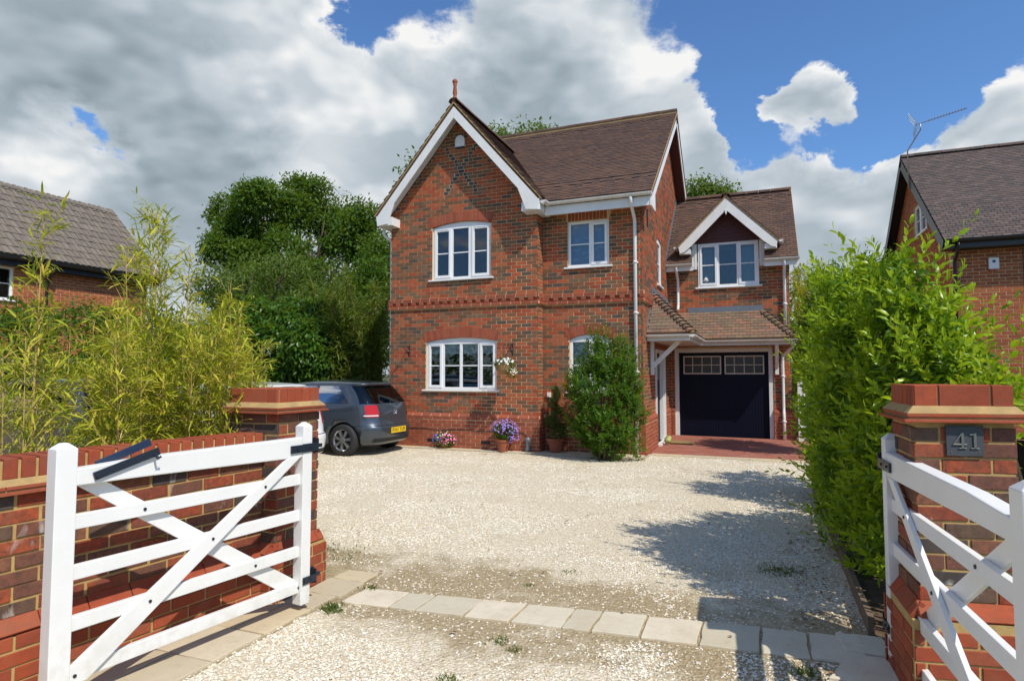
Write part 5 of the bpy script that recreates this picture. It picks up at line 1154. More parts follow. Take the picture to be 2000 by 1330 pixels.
# ================================================================ CARS
def car(loc, rz, paintm, label, Ln=3.97, W=.84, Ht=1.455, plate=None, badge=True):
    """hatchback in local space: rear bumper at s = 0, nose at s = Ln (local +X forward), Y to the left"""
    T = thing('hatchback_car', label, 'car', loc, None, rz)
    NA = 64
    def ring(z, r0, r1, w_, n_, off=0):
        out = []
        for i in range(NA):
            a = 2 * math.pi * i / NA; c, s = math.cos(a), math.sin(a); e = 2 / n_
            cx, hl = (r0 + r1) / 2, (r1 - r0) / 2 + off
            x = cx + hl * math.copysign(abs(c) ** e, c); y = (w_ + off) * math.copysign(abs(s) ** e, s)
            # noses taper in plan
            if c > 0: y *= 1 - .10 * max(0, (x - (r1 - .7)) / .7) ** 2
            else: y *= 1 - .07 * max(0, ((r0 + .35) - x) / .35) ** 2
            out.append((x, y, z))
        return out
    k = Ht / 1.455; f = Ln
    R_ = [(.19, .16, f - .16, W - .11, 5), (.25, .05, f - .04, W - .045, 5), (.36, .015, f - .0, W - .012, 5), (.50, .0, f, W, 5), (.565, .012, f - .01, W, 5), (.60, .055, f - .03, W - .006, 5), (.72, .065, f - .08, W - .004, 5), (.84, .09, f - .20, W - .014, 5), (.90, .115, f - .45, W - .028, 5.2), (.955, .14, f - .80, W - .045, 5.6), (.985, .155, f - .95, W - .06, 6),
          (1.00, .165, f - 1.0, W - .072, 6.5), (1.10, .235, f - 1.16, W - .108, 6.5), (1.20, .32, f - 1.33, W - .145, 6.5), (1.30, .41, f - 1.52, W - .19, 6.5), (1.355, .455, f - 1.62, W - .215, 6), (1.372, .375, f - 1.68, W - .215, 6), (1.392, .42, f - 1.78, W - .235, 6), (1.412, .60, f - 1.92, W - .27, 5), (1.430, .86, f - 2.08, W - .33, 4), (1.444, 1.10, f - 2.25, W - .42, 3.5), (1.453, 1.35, f - 2.45, W - .55, 3)]
    R_ = [(z * (k if z > .6 else 1), a, b_, w_, n_) for z, a, b_, w_, n_ in R_]
    mb = MB(); V = []; F = []
    for r_ in R_: V += ring(*r_)
    m_ = len(R_)
    for i in range(m_ - 1):
        for j in range(NA): F.append((i * NA + j, i * NA + (j + 1) % NA, (i + 1) * NA + (j + 1) % NA, (i + 1) * NA + j))
    F.append(list(range(NA))[::-1]); F.append([(m_ - 1) * NA + j for j in range(NA)])
    mb.add(V, F); body = build(mb, 'body', paintm, T, smooth=True, local=True, recenter=False)
    # wheel arches cut out of the body
    ax = (.73, Ln - .80); cut = MB()
    for s_ in ax:
        for sd in (-1, 1): cut.tube([(s_, sd * (W - .24), .30), (s_, sd * (W + .2), .30)], .345, 32)
    cm = bpy.data.meshes.new('cutter'); cm.from_pydata(cut.v, [], cut.f); cm.materials.append(M['rubber']); co = bpy.data.objects.new('cutter', cm); COL.objects.link(co)
    co.matrix_world = Matrix.Translation(loc) @ Matrix.Rotation(rz, 4, 'Z')
    bm_ = body.modifiers.new('arches', 'BOOLEAN'); bm_.operation = 'DIFFERENCE'; bm_.object = co; bm_.solver = 'EXACT'
    try: bm_.material_mode = 'TRANSFER'
    except Exception: pass
    dg = bpy.context.evaluated_depsgraph_get(); nm = bpy.data.meshes.new_from_object(body.evaluated_get(dg)); body.modifiers.clear(); body.data = nm; bpy.data.objects.remove(co)
    body.location = (0, 0, 0)
    def interp(z):
        for i in range(m_ - 1):
            if R_[i][0] <= z <= R_[i + 1][0]:
                t_ = (z - R_[i][0]) / (R_[i + 1][0] - R_[i][0]); return [a + (b_ - a) * t_ for a, b_ in zip(R_[i][1:], R_[i + 1][1:])]
        return R_[-1][1:]
    def pt(z, ai, off):
        r0, r1, w_, n_ = interp(z); a = ai; c, s = math.cos(a), math.sin(a); e = 2 / n_; cx, hl = (r0 + r1) / 2, (r1 - r0) / 2
        x = cx + (hl + off) * math.copysign(abs(c) ** e, c); y = (w_ + off) * math.copysign(abs(s) ** e, s)
        if c > 0: y *= 1 - .10 * max(0, (x - (r1 - .7)) / .7) ** 2
        else: y *= 1 - .07 * max(0, ((r0 + .35) - x) / .35) ** 2
        return Vector((x, y, z))
    def ang_for_x(z, x, side):    # angle on the flank at a given x
        lo_, hi_ = 0., math.pi
        for _ in range(40):
            md = (lo_ + hi_) / 2
            if pt(z, md, 0).x > x: lo_ = md
            else: hi_ = md
        return lo_ * side
    def ang_for_y(z, y, end):     # end = -1 rear, 1 front
        lo_, hi_ = (math.pi / 2, math.pi) if end < 0 else (0, math.pi / 2)
        sg = 1 if y >= 0 else -1; y = abs(y)
        for _ in range(40):
            md = (lo_ + hi_) / 2; yy = pt(md and z or z, md, 0).y
            if end < 0: lo_, hi_ = (md, hi_) if yy > y else (lo_, md)
            else: lo_, hi_ = (lo_, md) if yy > y else (md, hi_)
        a = (lo_ + hi_) / 2
        return a if sg > 0 else 2 * math.pi - a
    def patch(name, rows, material, off=.004, n=12, parent=T):
        """rows: (z, angle0, angle1) from bottom to top"""
        mb = MB(); V = []
        for z, a0, a1 in rows:
            for i in range(n + 1): V.append(pt(z, a0 + (a1 - a0) * i / n, off))
        F = [(r * (n + 1) + i, r * (n + 1) + i + 1, (r + 1) * (n + 1) + i + 1, (r + 1) * (n + 1) + i) for r in range(len(rows) - 1) for i in range(n)]
        mb.add(V, F); return build(mb, name, material, parent, smooth=True, local=True, recenter=False)
    zk = lambda z: z * k
    # side windows (two per side), rear window, windscreen
    for sd in (1, -1):
        for x00, x01, x10, x11 in ((.62, .98, 1.42, 1.42), (1.49, 1.49, Ln - 1.20, Ln - 1.72)):
            rows = []
            for i in range(6):
                t_ = i / 5; z = zk(1.005 + t_ * .335); xa = x00 + (x01 - x00) * t_; xb = x10 + (x11 - x10) * t_
                rows.append((z, ang_for_x(z, xa, sd), ang_for_x(z, xb, sd)))
            patch('side_window', rows, M['glassdk'])
        mb = MB()
        for x in (1.455,): pass
    rw = [(zk(1.0 + .34 * i / 5), ang_for_y(zk(1.0 + .34 * i / 5), (W - .115) - .115 * i / 5, -1), ang_for_y(zk(1.0 + .34 * i / 5), -((W - .115) - .115 * i / 5), -1)) for i in range(6)]
    rwin = patch('rear_window', rw, M['glassdk'], .005, 16)
    fw = [(zk(1.01 + .33 * i / 5), ang_for_y(zk(1.01 + .33 * i / 5), (W - .15) - .09 * i / 5, 1), ang_for_y(zk(1.01 + .33 * i / 5), -((W - .15) - .09 * i / 5), 1) - 2 * math.pi) for i in range(6)]
    patch('windscreen', fw, M['glassdk'], .005, 16)
    # dark trim line under the windows, bumper crease, lamps
    for sd in (1, -1):
        zs = (.745, .80, .90, .975)
        rows = [(zk(z), ang_for_y(zk(z), (W - .34) * sd, -1), ang_for_x(zk(z), .29 + (.03 if z > .8 else 0), 1) if sd > 0 else 2 * math.pi - ang_for_x(zk(z), .29 + (.03 if z > .8 else 0), 1)) for z in zs]
        patch('tail_lamp', rows, M['lampred'], .008, 10); 
        rows = [(zk(z), ang_for_y(zk(z), (W - .32) * sd, -1), ang_for_y(zk(z), (W - .12) * sd, -1)) for z in (.762, .785)]; patch('reversing_lamp', rows, M['lampclear'], .0105, 4)
        rows = [(zk(z), ang_for_x(zk(z), Ln - .62, sd), ang_for_x(zk(z), Ln - .20, sd)) for z in (.66, .72, .78)]; patch('headlamp', rows, M['lampclear'], .007, 6)
        rows = [(zk(z), ang_for_x(zk(z), 1.52, sd), ang_for_x(zk(z), 1.68, sd)) for z in (.835, .86)]; patch('door_handle', rows, paintm, .024, 4)
        for x0 in (.46, 1.455, 2.42):       # door shut lines
            rows = [(z, ang_for_x(z, x0 + (.25 if x0 < 1 and z < .72 else 0), sd), ang_for_x(z, x0 + .007 + (.25 if x0 < 1 and z < .72 else 0), sd)) for z in [zk(.30 + .07 * i) for i in range(10)]] if x0 > 1 else []
            if rows: patch('door_gap', rows, M['black'], .0025, 1)
        mb = MB(); a = ang_for_x(zk(.98), Ln - 1.30, sd); p_ = pt(zk(.98), a, 0); mb.ball(p_ + Vector((0, sd * .10, .03)), .07, .10, .06, 12); build(mb, 'door_mirror', paintm, T, smooth=True, local=True, recenter=False)
    rows = [(z, ang_for_y(z, W - .05, -1), ang_for_y(z, -(W - .05), -1)) for z in (.572, .582)]; patch('bumper_crease', rows, M['black'], .003, 20)
    rows = [(z, ang_for_y(z, W - .22, -1), ang_for_y(z, -(W - .22), -1)) for z in (.20, .27, .335)]; patch('bumper_insert', rows, M['rubber'], .006, 16)
    rows = [(zk(z), ang_for_y(zk(z), .16, -1), ang_for_y(zk(z), -.16, -1)) for z in (1.360, 1.374)]; patch('brake_lamp', rows, M['lampred'], .006, 6)
    if plate:
        xr = pt(.47, math.pi, 0).x - .010
        mb = MB(); mb.box((xr - .008, -.26, .42), (xr, .26, .53)); pn = build(mb, 'number_plate', M['yellow'], T, local=True, recenter=False)
        cu = bpy.data.curves.new('plate_text', 'FONT'); cu.body = plate; cu.size = .105; cu.align_x = 'CENTER'; cu.align_y = 'CENTER'; cu.extrude = .0006; to = bpy.data.objects.new('tmp', cu); COL.objects.link(to)
        dg = bpy.context.evaluated_depsgraph_get(); tm = bpy.data.meshes.new_from_object(to.evaluated_get(dg)); bpy.data.objects.remove(to); tm.materials.clear(); tm.materials.append(M['black'])
        o = bpy.data.objects.new('registration_lettering', tm); COL.objects.link(o); o.parent = T; o.matrix_local = frame_m(Vector((xr - .0095, 0, .475)), Vector((0, -1, 0)), Vector((0, 0, 1)), Vector((-1, 0, 0)))
    if badge:
        p_ = pt(zk(.80), math.pi, 0); ph = math.atan2(.03, .24)
        mb = MB(); U_, Z_, O_ = Vector((0, -1, 0)), Vector((math.sin(.12), 0, math.cos(.12))), p_ + Vector((-.012, 0, 0)); O_ += Z_ * .02
        ringp = [O_ + U_ * .055 * math.cos(a) + Z_ * .055 * math.sin(a) for a in [i * math.pi / 10 for i in range(21)]]; mb.tube(ringp, .0055, 6)
        for p0, p1 in (((-.026, .045), (-.008, .008)), ((-.008, .008), (.0, .022)), ((.0, .022), (.008, .008)), ((.008, .008), (.026, .045)), ((-.042, .030), (-.018, -.040)), ((-.018, -.040), (0, .0)), ((0, 0), (.018, -.040)), ((.018, -.040), (.042, .030))):
            mb.tube([O_ + U_ * p0[0] + Z_ * p0[1], O_ + U_ * p1[0] + Z_ * p1[1]], .0045, 5)
        build(mb, 'badge', M['chrome'], T, local=True, recenter=False)
    mb = MB(); p_ = pt(zk(1.02), math.pi, 0); mb.tube([p_ + Vector((-.012, 0, -.01)), p_ + Vector((.03, -.25, .06)), p_ + Vector((.05, -.45, .09))], .007, 5); build(mb, 'rear_wiper', M['black'], T, local=True, recenter=False)
    mb = MB(); mb.tube([(1.0, 0, Ht - .01), (.86, 0, Ht + .13)], .005, 5); build(mb, 'roof_aerial', M['black'], T, local=True, recenter=False)
    for s_ in ax:
        for sd in (-1, 1):
            y = sd * (W - .095); mb = MB(); prof = [(.205, -.095), (.275, -.095), (.303, -.07), (.308, 0), (.303, .07), (.275, .09), (.205, .09)]; n = 36; V = []; F = []
            for r_, q_ in prof:
                for j in range(n): a = 2 * math.pi * j / n; V.append((s_ + r_ * math.cos(a), y + sd * q_, .305 + r_ * math.sin(a)))
            for i in range(len(prof) - 1):
                for j in range(n): F.append((i * n + j, i * n + (j + 1) % n, (i + 1) * n + (j + 1) % n, (i + 1) * n + j))
            mb.add(V, F); wh = build(mb, 'wheel', M['rubber'], T, smooth=True, local=True, recenter=False)
            mb = MB(); yo = y + sd * .078
            V = []; F = []
            for r_, q_ in ((.207, .01), (.207, -.01), (.192, -.02), (.192, -.12)):
                for j in range(n): a = 2 * math.pi * j / n; V.append((s_ + r_ * math.cos(a), yo + sd * q_, .305 + r_ * math.sin(a)))
            for i in range(3):
                for j in range(n): F.append((i * n + j, i * n + (j + 1) % n, (i + 1) * n + (j + 1) % n, (i + 1) * n + j))
            mb.add(V, F)
            for j in range(7):
                a = 2 * math.pi * j / 7 + .3; d = Vector((math.cos(a), 0, math.sin(a))); q_ = Vector((-math.sin(a), 0, math.cos(a))); c0 = Vector((s_, yo, .305))
                mb.prism([c0 + d * .04 - q_ * .020, c0 + d * .04 + q_ * .020, c0 + d * .197 + q_ * .030, c0 + d * .197 - q_ * .030], (0, -sd * .03, 0))
            mb.tube([(s_, yo + sd * .006, .305), (s_, yo - sd * .05, .305)], .055, 20)
            rim = build(mb, 'rim', M['rim'], wh, local=True, recenter=False)
            mb = MB(); mb.tube([(s_, yo - sd * .06, .305), (s_, yo - sd * .10, .305)], .19, 24); build(mb, 'brake_disc', M['rubber'], wh, local=True, recenter=False)
    # seats seen through the glass
    mb = MB()
    for y in (-.36, .36):
        for s_ in (.95, 1.95): mb.box((s_, y - .22, .45), (s_ + .12, y + .22, 1.0)); mb.box((s_ + .02, y - .12, 1.03), (s_ + .10, y + .12, 1.2))
    return T
car((-6.72, 10.55, 0), math.pi, M['cargrey'], 'metallic dark grey hatchback parked against the house front, yellow rear number plate', plate='RV61 YUR')
car((-6.80, 8.0, 0), math.pi + .03, M['carwhite'], 'white hatchback mostly hidden behind the left brick pillar', plate='RV61 KYO')
car((-7.85, 6.15, 0), math.pi, M['cardark'], 'dark blue-grey car seen through the bamboo above the garden wall', Ln=4.4, Ht=1.55, plate=None, badge=False)
# ================================================================ FOLIAGE
def leaf_mesh_arrays(c, d, nrm, ln, wd, fold=.25, pts=6):
    """arrays: centre/base c (n,3), direction d, normal; returns V, F"""
    n = len(c); d = d / np.linalg.norm(d, axis=1, keepdims=True); s = np.cross(d, nrm); s /= np.linalg.norm(s, axis=1, keepdims=True) + 1e-9; u = np.cross(s, d)
    ln = np.broadcast_to(ln, n)[:, None]; wd = np.broadcast_to(wd, n)[:, None]
    if pts == 4:
        V = np.stack([c, c + d * ln * .45 + s * wd * .5 + u * wd * fold * .3, c + d * ln - u * ln * .10, c + d * ln * .45 - s * wd * .5 + u * wd * fold * .3], 1); F = np.array([(0, 1, 2, 3)])
        return V.reshape(-1, 3), (F[None] + np.arange(n)[:, None, None] * 4).reshape(-1, 4)
    V = np.stack([c, c + d * ln * .33 + s * wd * .5 + u * wd * fold, c + d * ln * .72 + s * wd * .36 + u * (wd * fold - ln * .04), c + d * ln - u * ln * .16, c + d * ln * .72 - s * wd * .36 + u * (wd * fold - ln * .04), c + d * ln * .33 - s * wd * .5 + u * wd * fold, c + d * ln * .36 - u * ln * .0, c + d * ln * .72 - u * ln * .055], 1)
    F = np.array([(0, 1, 6, 6), (1, 2, 7, 6), (2, 3, 7, 7), (0, 6, 5, 5), (6, 7, 4, 5), (7, 3, 4, 4)])
    F = np.array([(0, 1, 6), (1, 2, 6), (2, 7, 6), (2, 3, 7), (0, 6, 5), (6, 4, 5), (6, 7, 4), (7, 3, 4)])
    return V.reshape(-1, 3), (F[None] + np.arange(n)[:, None, None] * 8).reshape(-1, 3)
def rand_dirs(n): v = rng.normal(size=(n, 3)); return v / np.linalg.norm(v, axis=1, keepdims=True)
def shell_pts(ells, n, inner=.72, lump=.16, hemi=None):
    """points in the outer shell of a union of ellipsoids with lumpy surface; returns pos, outward"""
    vol = np.array([e[3] * e[4] + e[4] * e[5] + e[3] * e[5] for e in ells]); cnt = rng.multinomial(n, vol / vol.sum()); P, O = [], []
    for e, k in zip(ells, cnt):
        d = rand_dirs(k); ph = d @ np.array([[3.1, 1.7, 4.3], [2.3, 4.9, -1.2], [5.2, -2.7, 1.9]]) + np.array([e[0], e[1], e[2]])
        rr = (inner + (1 - inner) * rng.random(k) ** .6) * (1 + lump * np.sin(ph).mean(1) * 1.7 + .05 * rng.normal(size=k))
        ax = np.array(e[3:6]); P.append(np.array(e[:3]) + d * ax * rr[:, None]); o = d / ax; O.append(o / np.linalg.norm(o, axis=1, keepdims=True))
    P, O = np.concatenate(P), np.concatenate(O); keep = np.ones(len(P), bool)
    for e in ells:      # drop points well inside another lobe
        q = np.linalg.norm((P - np.array(e[:3])) / np.array(e[3:6]), axis=1); keep &= q > .6
    keep &= P[:, 2] > .03
    return P[keep], O[keep]
def foliage(name, V, F, n_per, parent, mats, tints):
    o = bpy.data.objects.new(name, mesh_np(name, V - np.array(wpos(parent)), F, np.repeat(tints, n_per), [mats])); COL.objects.link(o); o.parent = parent; o['kind'] = 'stuff'; return o
def clump_tree(name, label, cat, base, ells, n, leaf, key, trunk=None, per=9, spread=.22, inner=.7, lump=.18, droop=-.15, group=None, pts=4, wl=.5, sub=None):
    T = thing(name, label, cat, tuple(base), group)
    if sub:      # leaf masses gathered into billows on the crown surface
        Q, QO = shell_pts(ells, sub[0], .82, lump); kq = len(Q); rr = rng.uniform(sub[1], sub[2], kq); wq = rr ** 2 / (rr ** 2).sum(); ii = rng.choice(kq, n // per, p=wq)
        dd = rand_dirs(len(ii)) + QO[ii] * .55 + np.array([0, 0, .35]); dd /= np.linalg.norm(dd, axis=1, keepdims=True)
        P = Q[ii] + dd * (rr[ii] * rng.uniform(.72, 1.08, len(ii)))[:, None] * np.array([1, 1, .8]); O = dd
        Pi, Oi = shell_pts(ells, n // per // 5, .5, lump); P = np.concatenate([P, Pi]); O = np.concatenate([O, Oi])
    else: P, O = shell_pts(ells, n // per, inner, lump)
    k = len(P); c = np.repeat(P, per, 0) + rng.normal(0, spread, (k * per, 3)); o_ = np.repeat(O, per, 0)
    d = o_ * .5 + rand_dirs(len(c)) * .8 + np.array([0, 0, droop]); nm = np.array([0, 0, 1.]) + rand_dirs(len(c)) * .7 + o_ * .5
    ln = leaf * rng.uniform(.6, 1.25, len(c)); V, F = leaf_mesh_arrays(c, d, nm, ln, ln * wl, pts=pts); t_ = np.repeat(rng.random(k), per) * .6 + rng.random(len(c)) * .4
    foliage('crown', V, F, 1 if pts == 4 else 8, T, M[key + 's'], t_)
    if trunk:
        mb = MB(); b = Vector(base); top = Vector(trunk[0]); mb.tube([b, b.lerp(top, .5) + Vector((.1, .05, 0)), top], [trunk[1], trunk[1] * .75, trunk[1] * .5], 9)
        for e in ells:
            q = Vector(e[:3])
            for _ in range(5):
                tip = q + Vector(rand_dirs(1)[0]) * min(e[3:6]) * .8; s0 = b.lerp(top, random.uniform(.6, 1)); mb.tube([s0, s0.lerp(tip, .5) + Vector((0, 0, .15)), tip], [trunk[1] * .3, trunk[1] * .18, .02], 6)
        build(mb, 'trunk', M['bark'], T, smooth=True)
    return T
def leaf_objects(parent, c, d, nm, ln, wd, name='leaf', material=None, limit=300):
    """the leaves nearest to the camera as objects sharing one mesh; returns the mask of those left over"""
    cam_ = np.array([0, 0, H]); v = c - cam_; dist = np.linalg.norm(v, axis=1); px = v[:, 0] * math.cos(YAW) + v[:, 1] * math.sin(YAW); D = -v[:, 0] * math.sin(YAW) + v[:, 1] * math.cos(YAW)
    sc_ = ln / dist * (np.abs(px) < D * .83) * (dist > 1); out = (d * (-v / dist[:, None])).sum(1); sc_ = sc_ * (out > -.4)
    idx = np.argsort(-sc_)[:limit]; V, F = leaf_mesh_arrays(np.zeros((1, 3)), np.array([[0, 1., 0]]), np.array([[0, 0, 1.]]), 1., wd, fold=.12, pts=8)
    me = bpy.data.meshes.new(name); me.from_pydata([tuple(x) for x in V], [], [tuple(x) for x in F]); me.materials.append(material); me.update(); base = wpos(parent)
    for i in idx:
        Y = Vector(d[i]).normalized(); Z = Vector(nm[i]); X = Y.cross(Z).normalized(); Z = X.cross(Y); o = bpy.data.objects.new(name, me); COL.objects.link(o); o.parent = parent; s_ = ln[i]
        o.matrix_local = frame_m(Vector(c[i]) - base, X * s_, Y * s_, Z * s_)
    m_ = np.ones(len(c), bool); m_[idx] = False; return m_
def shoot_shrub(name, label, cat, base, ells, shoots, key, leaf=.10, per=11, slen=.26, wl=.36, objs=300, stems=(), inner=.80, lump=.2, up=.75, filler=0, tintb=0.):
    """leafy shoots standing out of the crown surface: reads as laurel or photinia"""
    T = thing(name, label, cat, tuple(base)); P, O = shell_pts(ells, shoots, inner, lump); k = len(P)
    sd = O * .8 + np.array([0, 0, up]) + rand_dirs(k) * .35; sd /= np.linalg.norm(sd, axis=1, keepdims=True)
    a = np.cross(sd, rand_dirs(k)); a /= np.linalg.norm(a, axis=1, keepdims=True); b = np.cross(sd, a); C, D_, Nn, Ls, Ti = [], [], [], [], []
    sl_ = slen * rng.uniform(.45, 1.3, k) * np.where(rng.random(k) < .10, 1.9, 1); tb = rng.random(k)
    for j in range(per):
        t_ = (j + .5) / per; ph = j * 2.4 + rng.random(k) * .5; rad = a * np.cos(ph)[:, None] + b * np.sin(ph)[:, None]
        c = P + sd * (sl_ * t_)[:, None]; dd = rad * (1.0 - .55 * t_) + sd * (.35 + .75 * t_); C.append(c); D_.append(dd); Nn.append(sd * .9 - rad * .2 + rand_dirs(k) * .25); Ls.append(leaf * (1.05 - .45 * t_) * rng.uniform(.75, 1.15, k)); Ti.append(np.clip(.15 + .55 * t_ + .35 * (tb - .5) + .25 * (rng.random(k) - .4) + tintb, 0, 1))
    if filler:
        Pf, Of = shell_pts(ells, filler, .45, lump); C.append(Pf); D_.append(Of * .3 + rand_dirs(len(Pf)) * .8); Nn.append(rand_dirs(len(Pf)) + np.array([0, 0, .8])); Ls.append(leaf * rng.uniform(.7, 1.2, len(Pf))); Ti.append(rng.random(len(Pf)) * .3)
    C, D_, Nn, Ls, Ti = map(np.concatenate, (C, D_, Nn, Ls, Ti)); ok = C[:, 2] > .02; C, D_, Nn, Ls, Ti = C[ok], D_[ok], Nn[ok], Ls[ok], Ti[ok]
    m_ = leaf_objects(T, C, D_ / np.linalg.norm(D_, axis=1, keepdims=True), Nn, Ls, wl, 'leaf', M[key + 'o'], objs) if objs else np.ones(len(C), bool)
    V, F = leaf_mesh_arrays(C[m_], D_[m_], Nn[m_], Ls[m_], Ls[m_] * wl, fold=.12, pts=8); foliage('foliage', V, F, 8, T, M[key + 's'], Ti[m_])
    if stems == 0: return T
    mb = MB()
    for e in ells:
        q = Vector(e[:3]); bq = Vector((base[0] + random.uniform(-.15, .15), base[1] + random.uniform(-.15, .15), 0)) if stems is None else Vector((max(e[0], .95) + random.uniform(.25, .5), e[1] + random.uniform(-.2, .2), 0))
        for _ in range(5):
            tip = q + Vector(rand_dirs(1)[0]) * Vector(e[3:6]).length * .5; tip.z = max(tip.z, .3); mb.tube([bq, bq.lerp(tip, .5) + Vector((random.uniform(-.05, .05), 0, .1)), tip], [.022, .014, .005], 5)
    build(mb, 'branches', M['bark'], T); return T
def W3(px, py, D): p_ = camw(px, D); return (p_.x, p_.y, camz(py, D))
def E(px, py, D, rx, ry, rz): c = W3(px, py, D); return (*c, rx, ry, rz)
# big laurel on the right
hed = [E(1755, 590, 3.95, .15, .22, .26), E(1665, 625, 4.7, .20, .28, .26), E(1700, 680, 4.5, .24, .34, .26), E(1770, 700, 4.2, .32, .36, .34), E(1695, 750, 4.9, .34, .45, .44), E(1835, 745, 4.5, .17, .30, .14), E(1880, 790, 4.3, .12, .24, .08), E(1668, 830, 5.5, .34, .5, .52), E(1628, 705, 7.2, .26, .45, .42), E(1625, 780, 8.2, .30, .7, .58), E(1645, 870, 7.4, .30, .8, .55), E(1662, 930, 6.0, .28, .5, .42), E(1660, 1000, 6.2, .22, .45, .32), E(1640, 950, 7.7, .26, .6, .38), E(1712, 950, 5.0, .22, .4, .45), E(1738, 850, 4.35, .20, .35, .5), E(1728, 1050, 4.35, .13, .25, .25), E(1775, 850, 4.1, .26, .3, .55), E(1785, 730, 3.8, .22, .28, .36), E(1700, 1060, 5.0, .14, .3, .20), (1.12, 4.17, 1.50, .18, .16, .20), (.98, 4.2, 1.3, .2, .16, .4)]
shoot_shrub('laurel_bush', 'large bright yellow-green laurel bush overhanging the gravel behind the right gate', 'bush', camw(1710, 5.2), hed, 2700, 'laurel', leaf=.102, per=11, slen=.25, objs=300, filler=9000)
shoot_shrub('laurel_shoot', 'low leafy laurel sprout reaching over the gravel at the hedge foot', 'plant', camw(1610, 5.7), [E(1612, 1075, 5.6, .13, .2, .12)], 26, 'laurel', leaf=.075, objs=30, filler=20, stems=0)
shoot_shrub('evergreen_shrub', 'darker upright evergreen shrub standing behind the bright laurel near the garage', 'bush', camw(1650, 11), [E(1665, 610, 11.5, .65, .8, .75), E(1610, 680, 11.8, .42, .6, .8), E(1720, 600, 11, .5, .6, .8)], 1300, 'shrub', leaf=.10, objs=0, filler=2500)
# shrub in front of the house
shoot_shrub('evergreen_shrub', 'rounded evergreen shrub growing in front of the ground floor window by the downpipe', 'bush', (-2.62, 11.15, 0), [(-2.66, 11.15, 1.15, .58, .5, .78), (-2.54, 11.2, 1.80, .38, .34, .44), (-2.80, 11.1, .66, .46, .4, .50), (-2.44, 11.15, .75, .46, .4, .54), (-2.95, 11.1, 1.30, .36, .35, .46), (-2.36, 11.1, 1.35, .34, .3, .5), (-2.66, 11.15, .3, .34, .3, .28)], 2300, 'shrub', leaf=.072, per=10, slen=.18, wl=.40, objs=120, stems=None, filler=8000, inner=.72, lump=.34)
# ---------------------------------------------------------------- bamboo screen
def bamboo(label, bases, hts, key='bamboo', lean=.08, leaf=.115, wl=.12, name='bamboo', objs=300, dens=1.0, cane_r=.007, mass_canes=False):
    cx = sum(b[0] for b in bases) / len(bases); cy = sum(b[1] for b in bases) / len(bases); T = thing(name, label, 'bamboo', (cx, cy, 0)); C, D_, Nn, Ls, Ti = [], [], [], [], []; cm = MB(); tw = MB()
    for b, h in zip(bases, hts):
        ang = random.uniform(0, 6.28); l_ = random.uniform(0, lean) * h; tip = Vector((b[0] + math.cos(ang) * l_, b[1] + math.sin(ang) * l_, h)); P = []
        for i in range(9): t_ = i / 8; P.append(Vector((b[0], b[1], 0)).lerp(tip, t_) + Vector((math.cos(ang), math.sin(ang), 0)) * (t_ ** 2.5 - t_) * l_ * .6)
        r_ = cane_r * random.uniform(.6, 1.25); rs = [r_ * (1 - .75 * i / 8) for i in range(9)]
        if mass_canes: cm.tube(P, rs, 5)
        else:
            mb = MB(); mb.tube(P, rs, 6)
            for i in range(1, 8):
                for q in (0, .5): p_ = P[i].lerp(P[i + 1], q) if i < 8 else P[i]; mb.lathe(p_, [(rs[i] * 1.05, -.004), (rs[i] * 1.35, 0), (rs[i] * 1.05, .004)], 6)
            build(mb, 'cane', M['cane'], T)
        nn_ = int(h / .105)
        for i in range(nn_):
            t_ = .12 + .88 * i / nn_; p_ = Vector((b[0], b[1], 0)).lerp(tip, t_) + Vector((math.cos(ang), math.sin(ang), 0)) * (t_ ** 2.5 - t_) * l_ * .6
            for _ in range(int(random.choice((1, 2, 3, 4)) * dens + .5)):
                a = random.uniform(0, 6.28); bl = random.uniform(.10, .34) * (1.15 - .7 * t_); e = p_ + Vector((math.cos(a) * bl * .7, math.sin(a) * bl * .7, bl * random.uniform(.6, 1.3))); tw.tube([p_, e], [.0025, .0012], 3, cap=False)
                for s_ in range(random.randint(6, 11)):
                    q = random.random() ** .6; lp = p_.lerp(e, q) + Vector((random.uniform(-.02, .02), random.uniform(-.02, .02), random.uniform(-.02, .02))); C.append(lp); D_.append(Vector((math.cos(a) * .5 + random.uniform(-.8, .8), math.sin(a) * .5 + random.uniform(-.8, .8), random.uniform(-.45, 1.0)))); Nn.append(Vector((random.uniform(-.6, .6), random.uniform(-.6, .6), 1))); Ls.append(leaf * random.uniform(.5, 1.15)); Ti.append(random.random())
    C, D_, Nn = (np.array([tuple(v) for v in x]) for x in (C, D_, Nn)); Ls, Ti = np.array(Ls), np.array(Ti); D_ /= np.linalg.norm(D_, axis=1, keepdims=True)
    m_ = leaf_objects(T, C, D_, Nn, Ls, wl, 'leaf', M['bambooo'], objs) if objs else np.ones(len(C), bool)
    V, F = leaf_mesh_arrays(C[m_], D_[m_], Nn[m_], Ls[m_], Ls[m_] * wl, fold=.08, pts=8); foliage('foliage', V, F, 8, T, M[key + 's'], Ti[m_])
    if cm.v: o = build(cm, 'canes', M['cane'], T, kind='stuff')
    build(tw, 'twigs', M['cane'], T, kind='stuff'); print('bamboo leaves', len(C)); return T
bs, hs = [], []
def cane_at(px, top, D): b = camw(px, D); bs.append((b.x, b.y)); hs.append(camz(top, D))
for px, top, D in ((65, 395, 3.6), (85, 640, 3.9), (300, 390, 4.6), (318, 440, 4.9), (335, 420, 5.1), (285, 470, 4.5), (470, 560, 5.4), (455, 590, 5.2), (355, 480, 5.0), (262, 500, 4.3)): cane_at(px, top, D)
random.seed(21)
for _ in range(58): px = random.uniform(170, 500); D = random.uniform(4.4, 6.0) * (1 - .15 * (px < 250)); cane_at(px, random.uniform(600, 740), D)
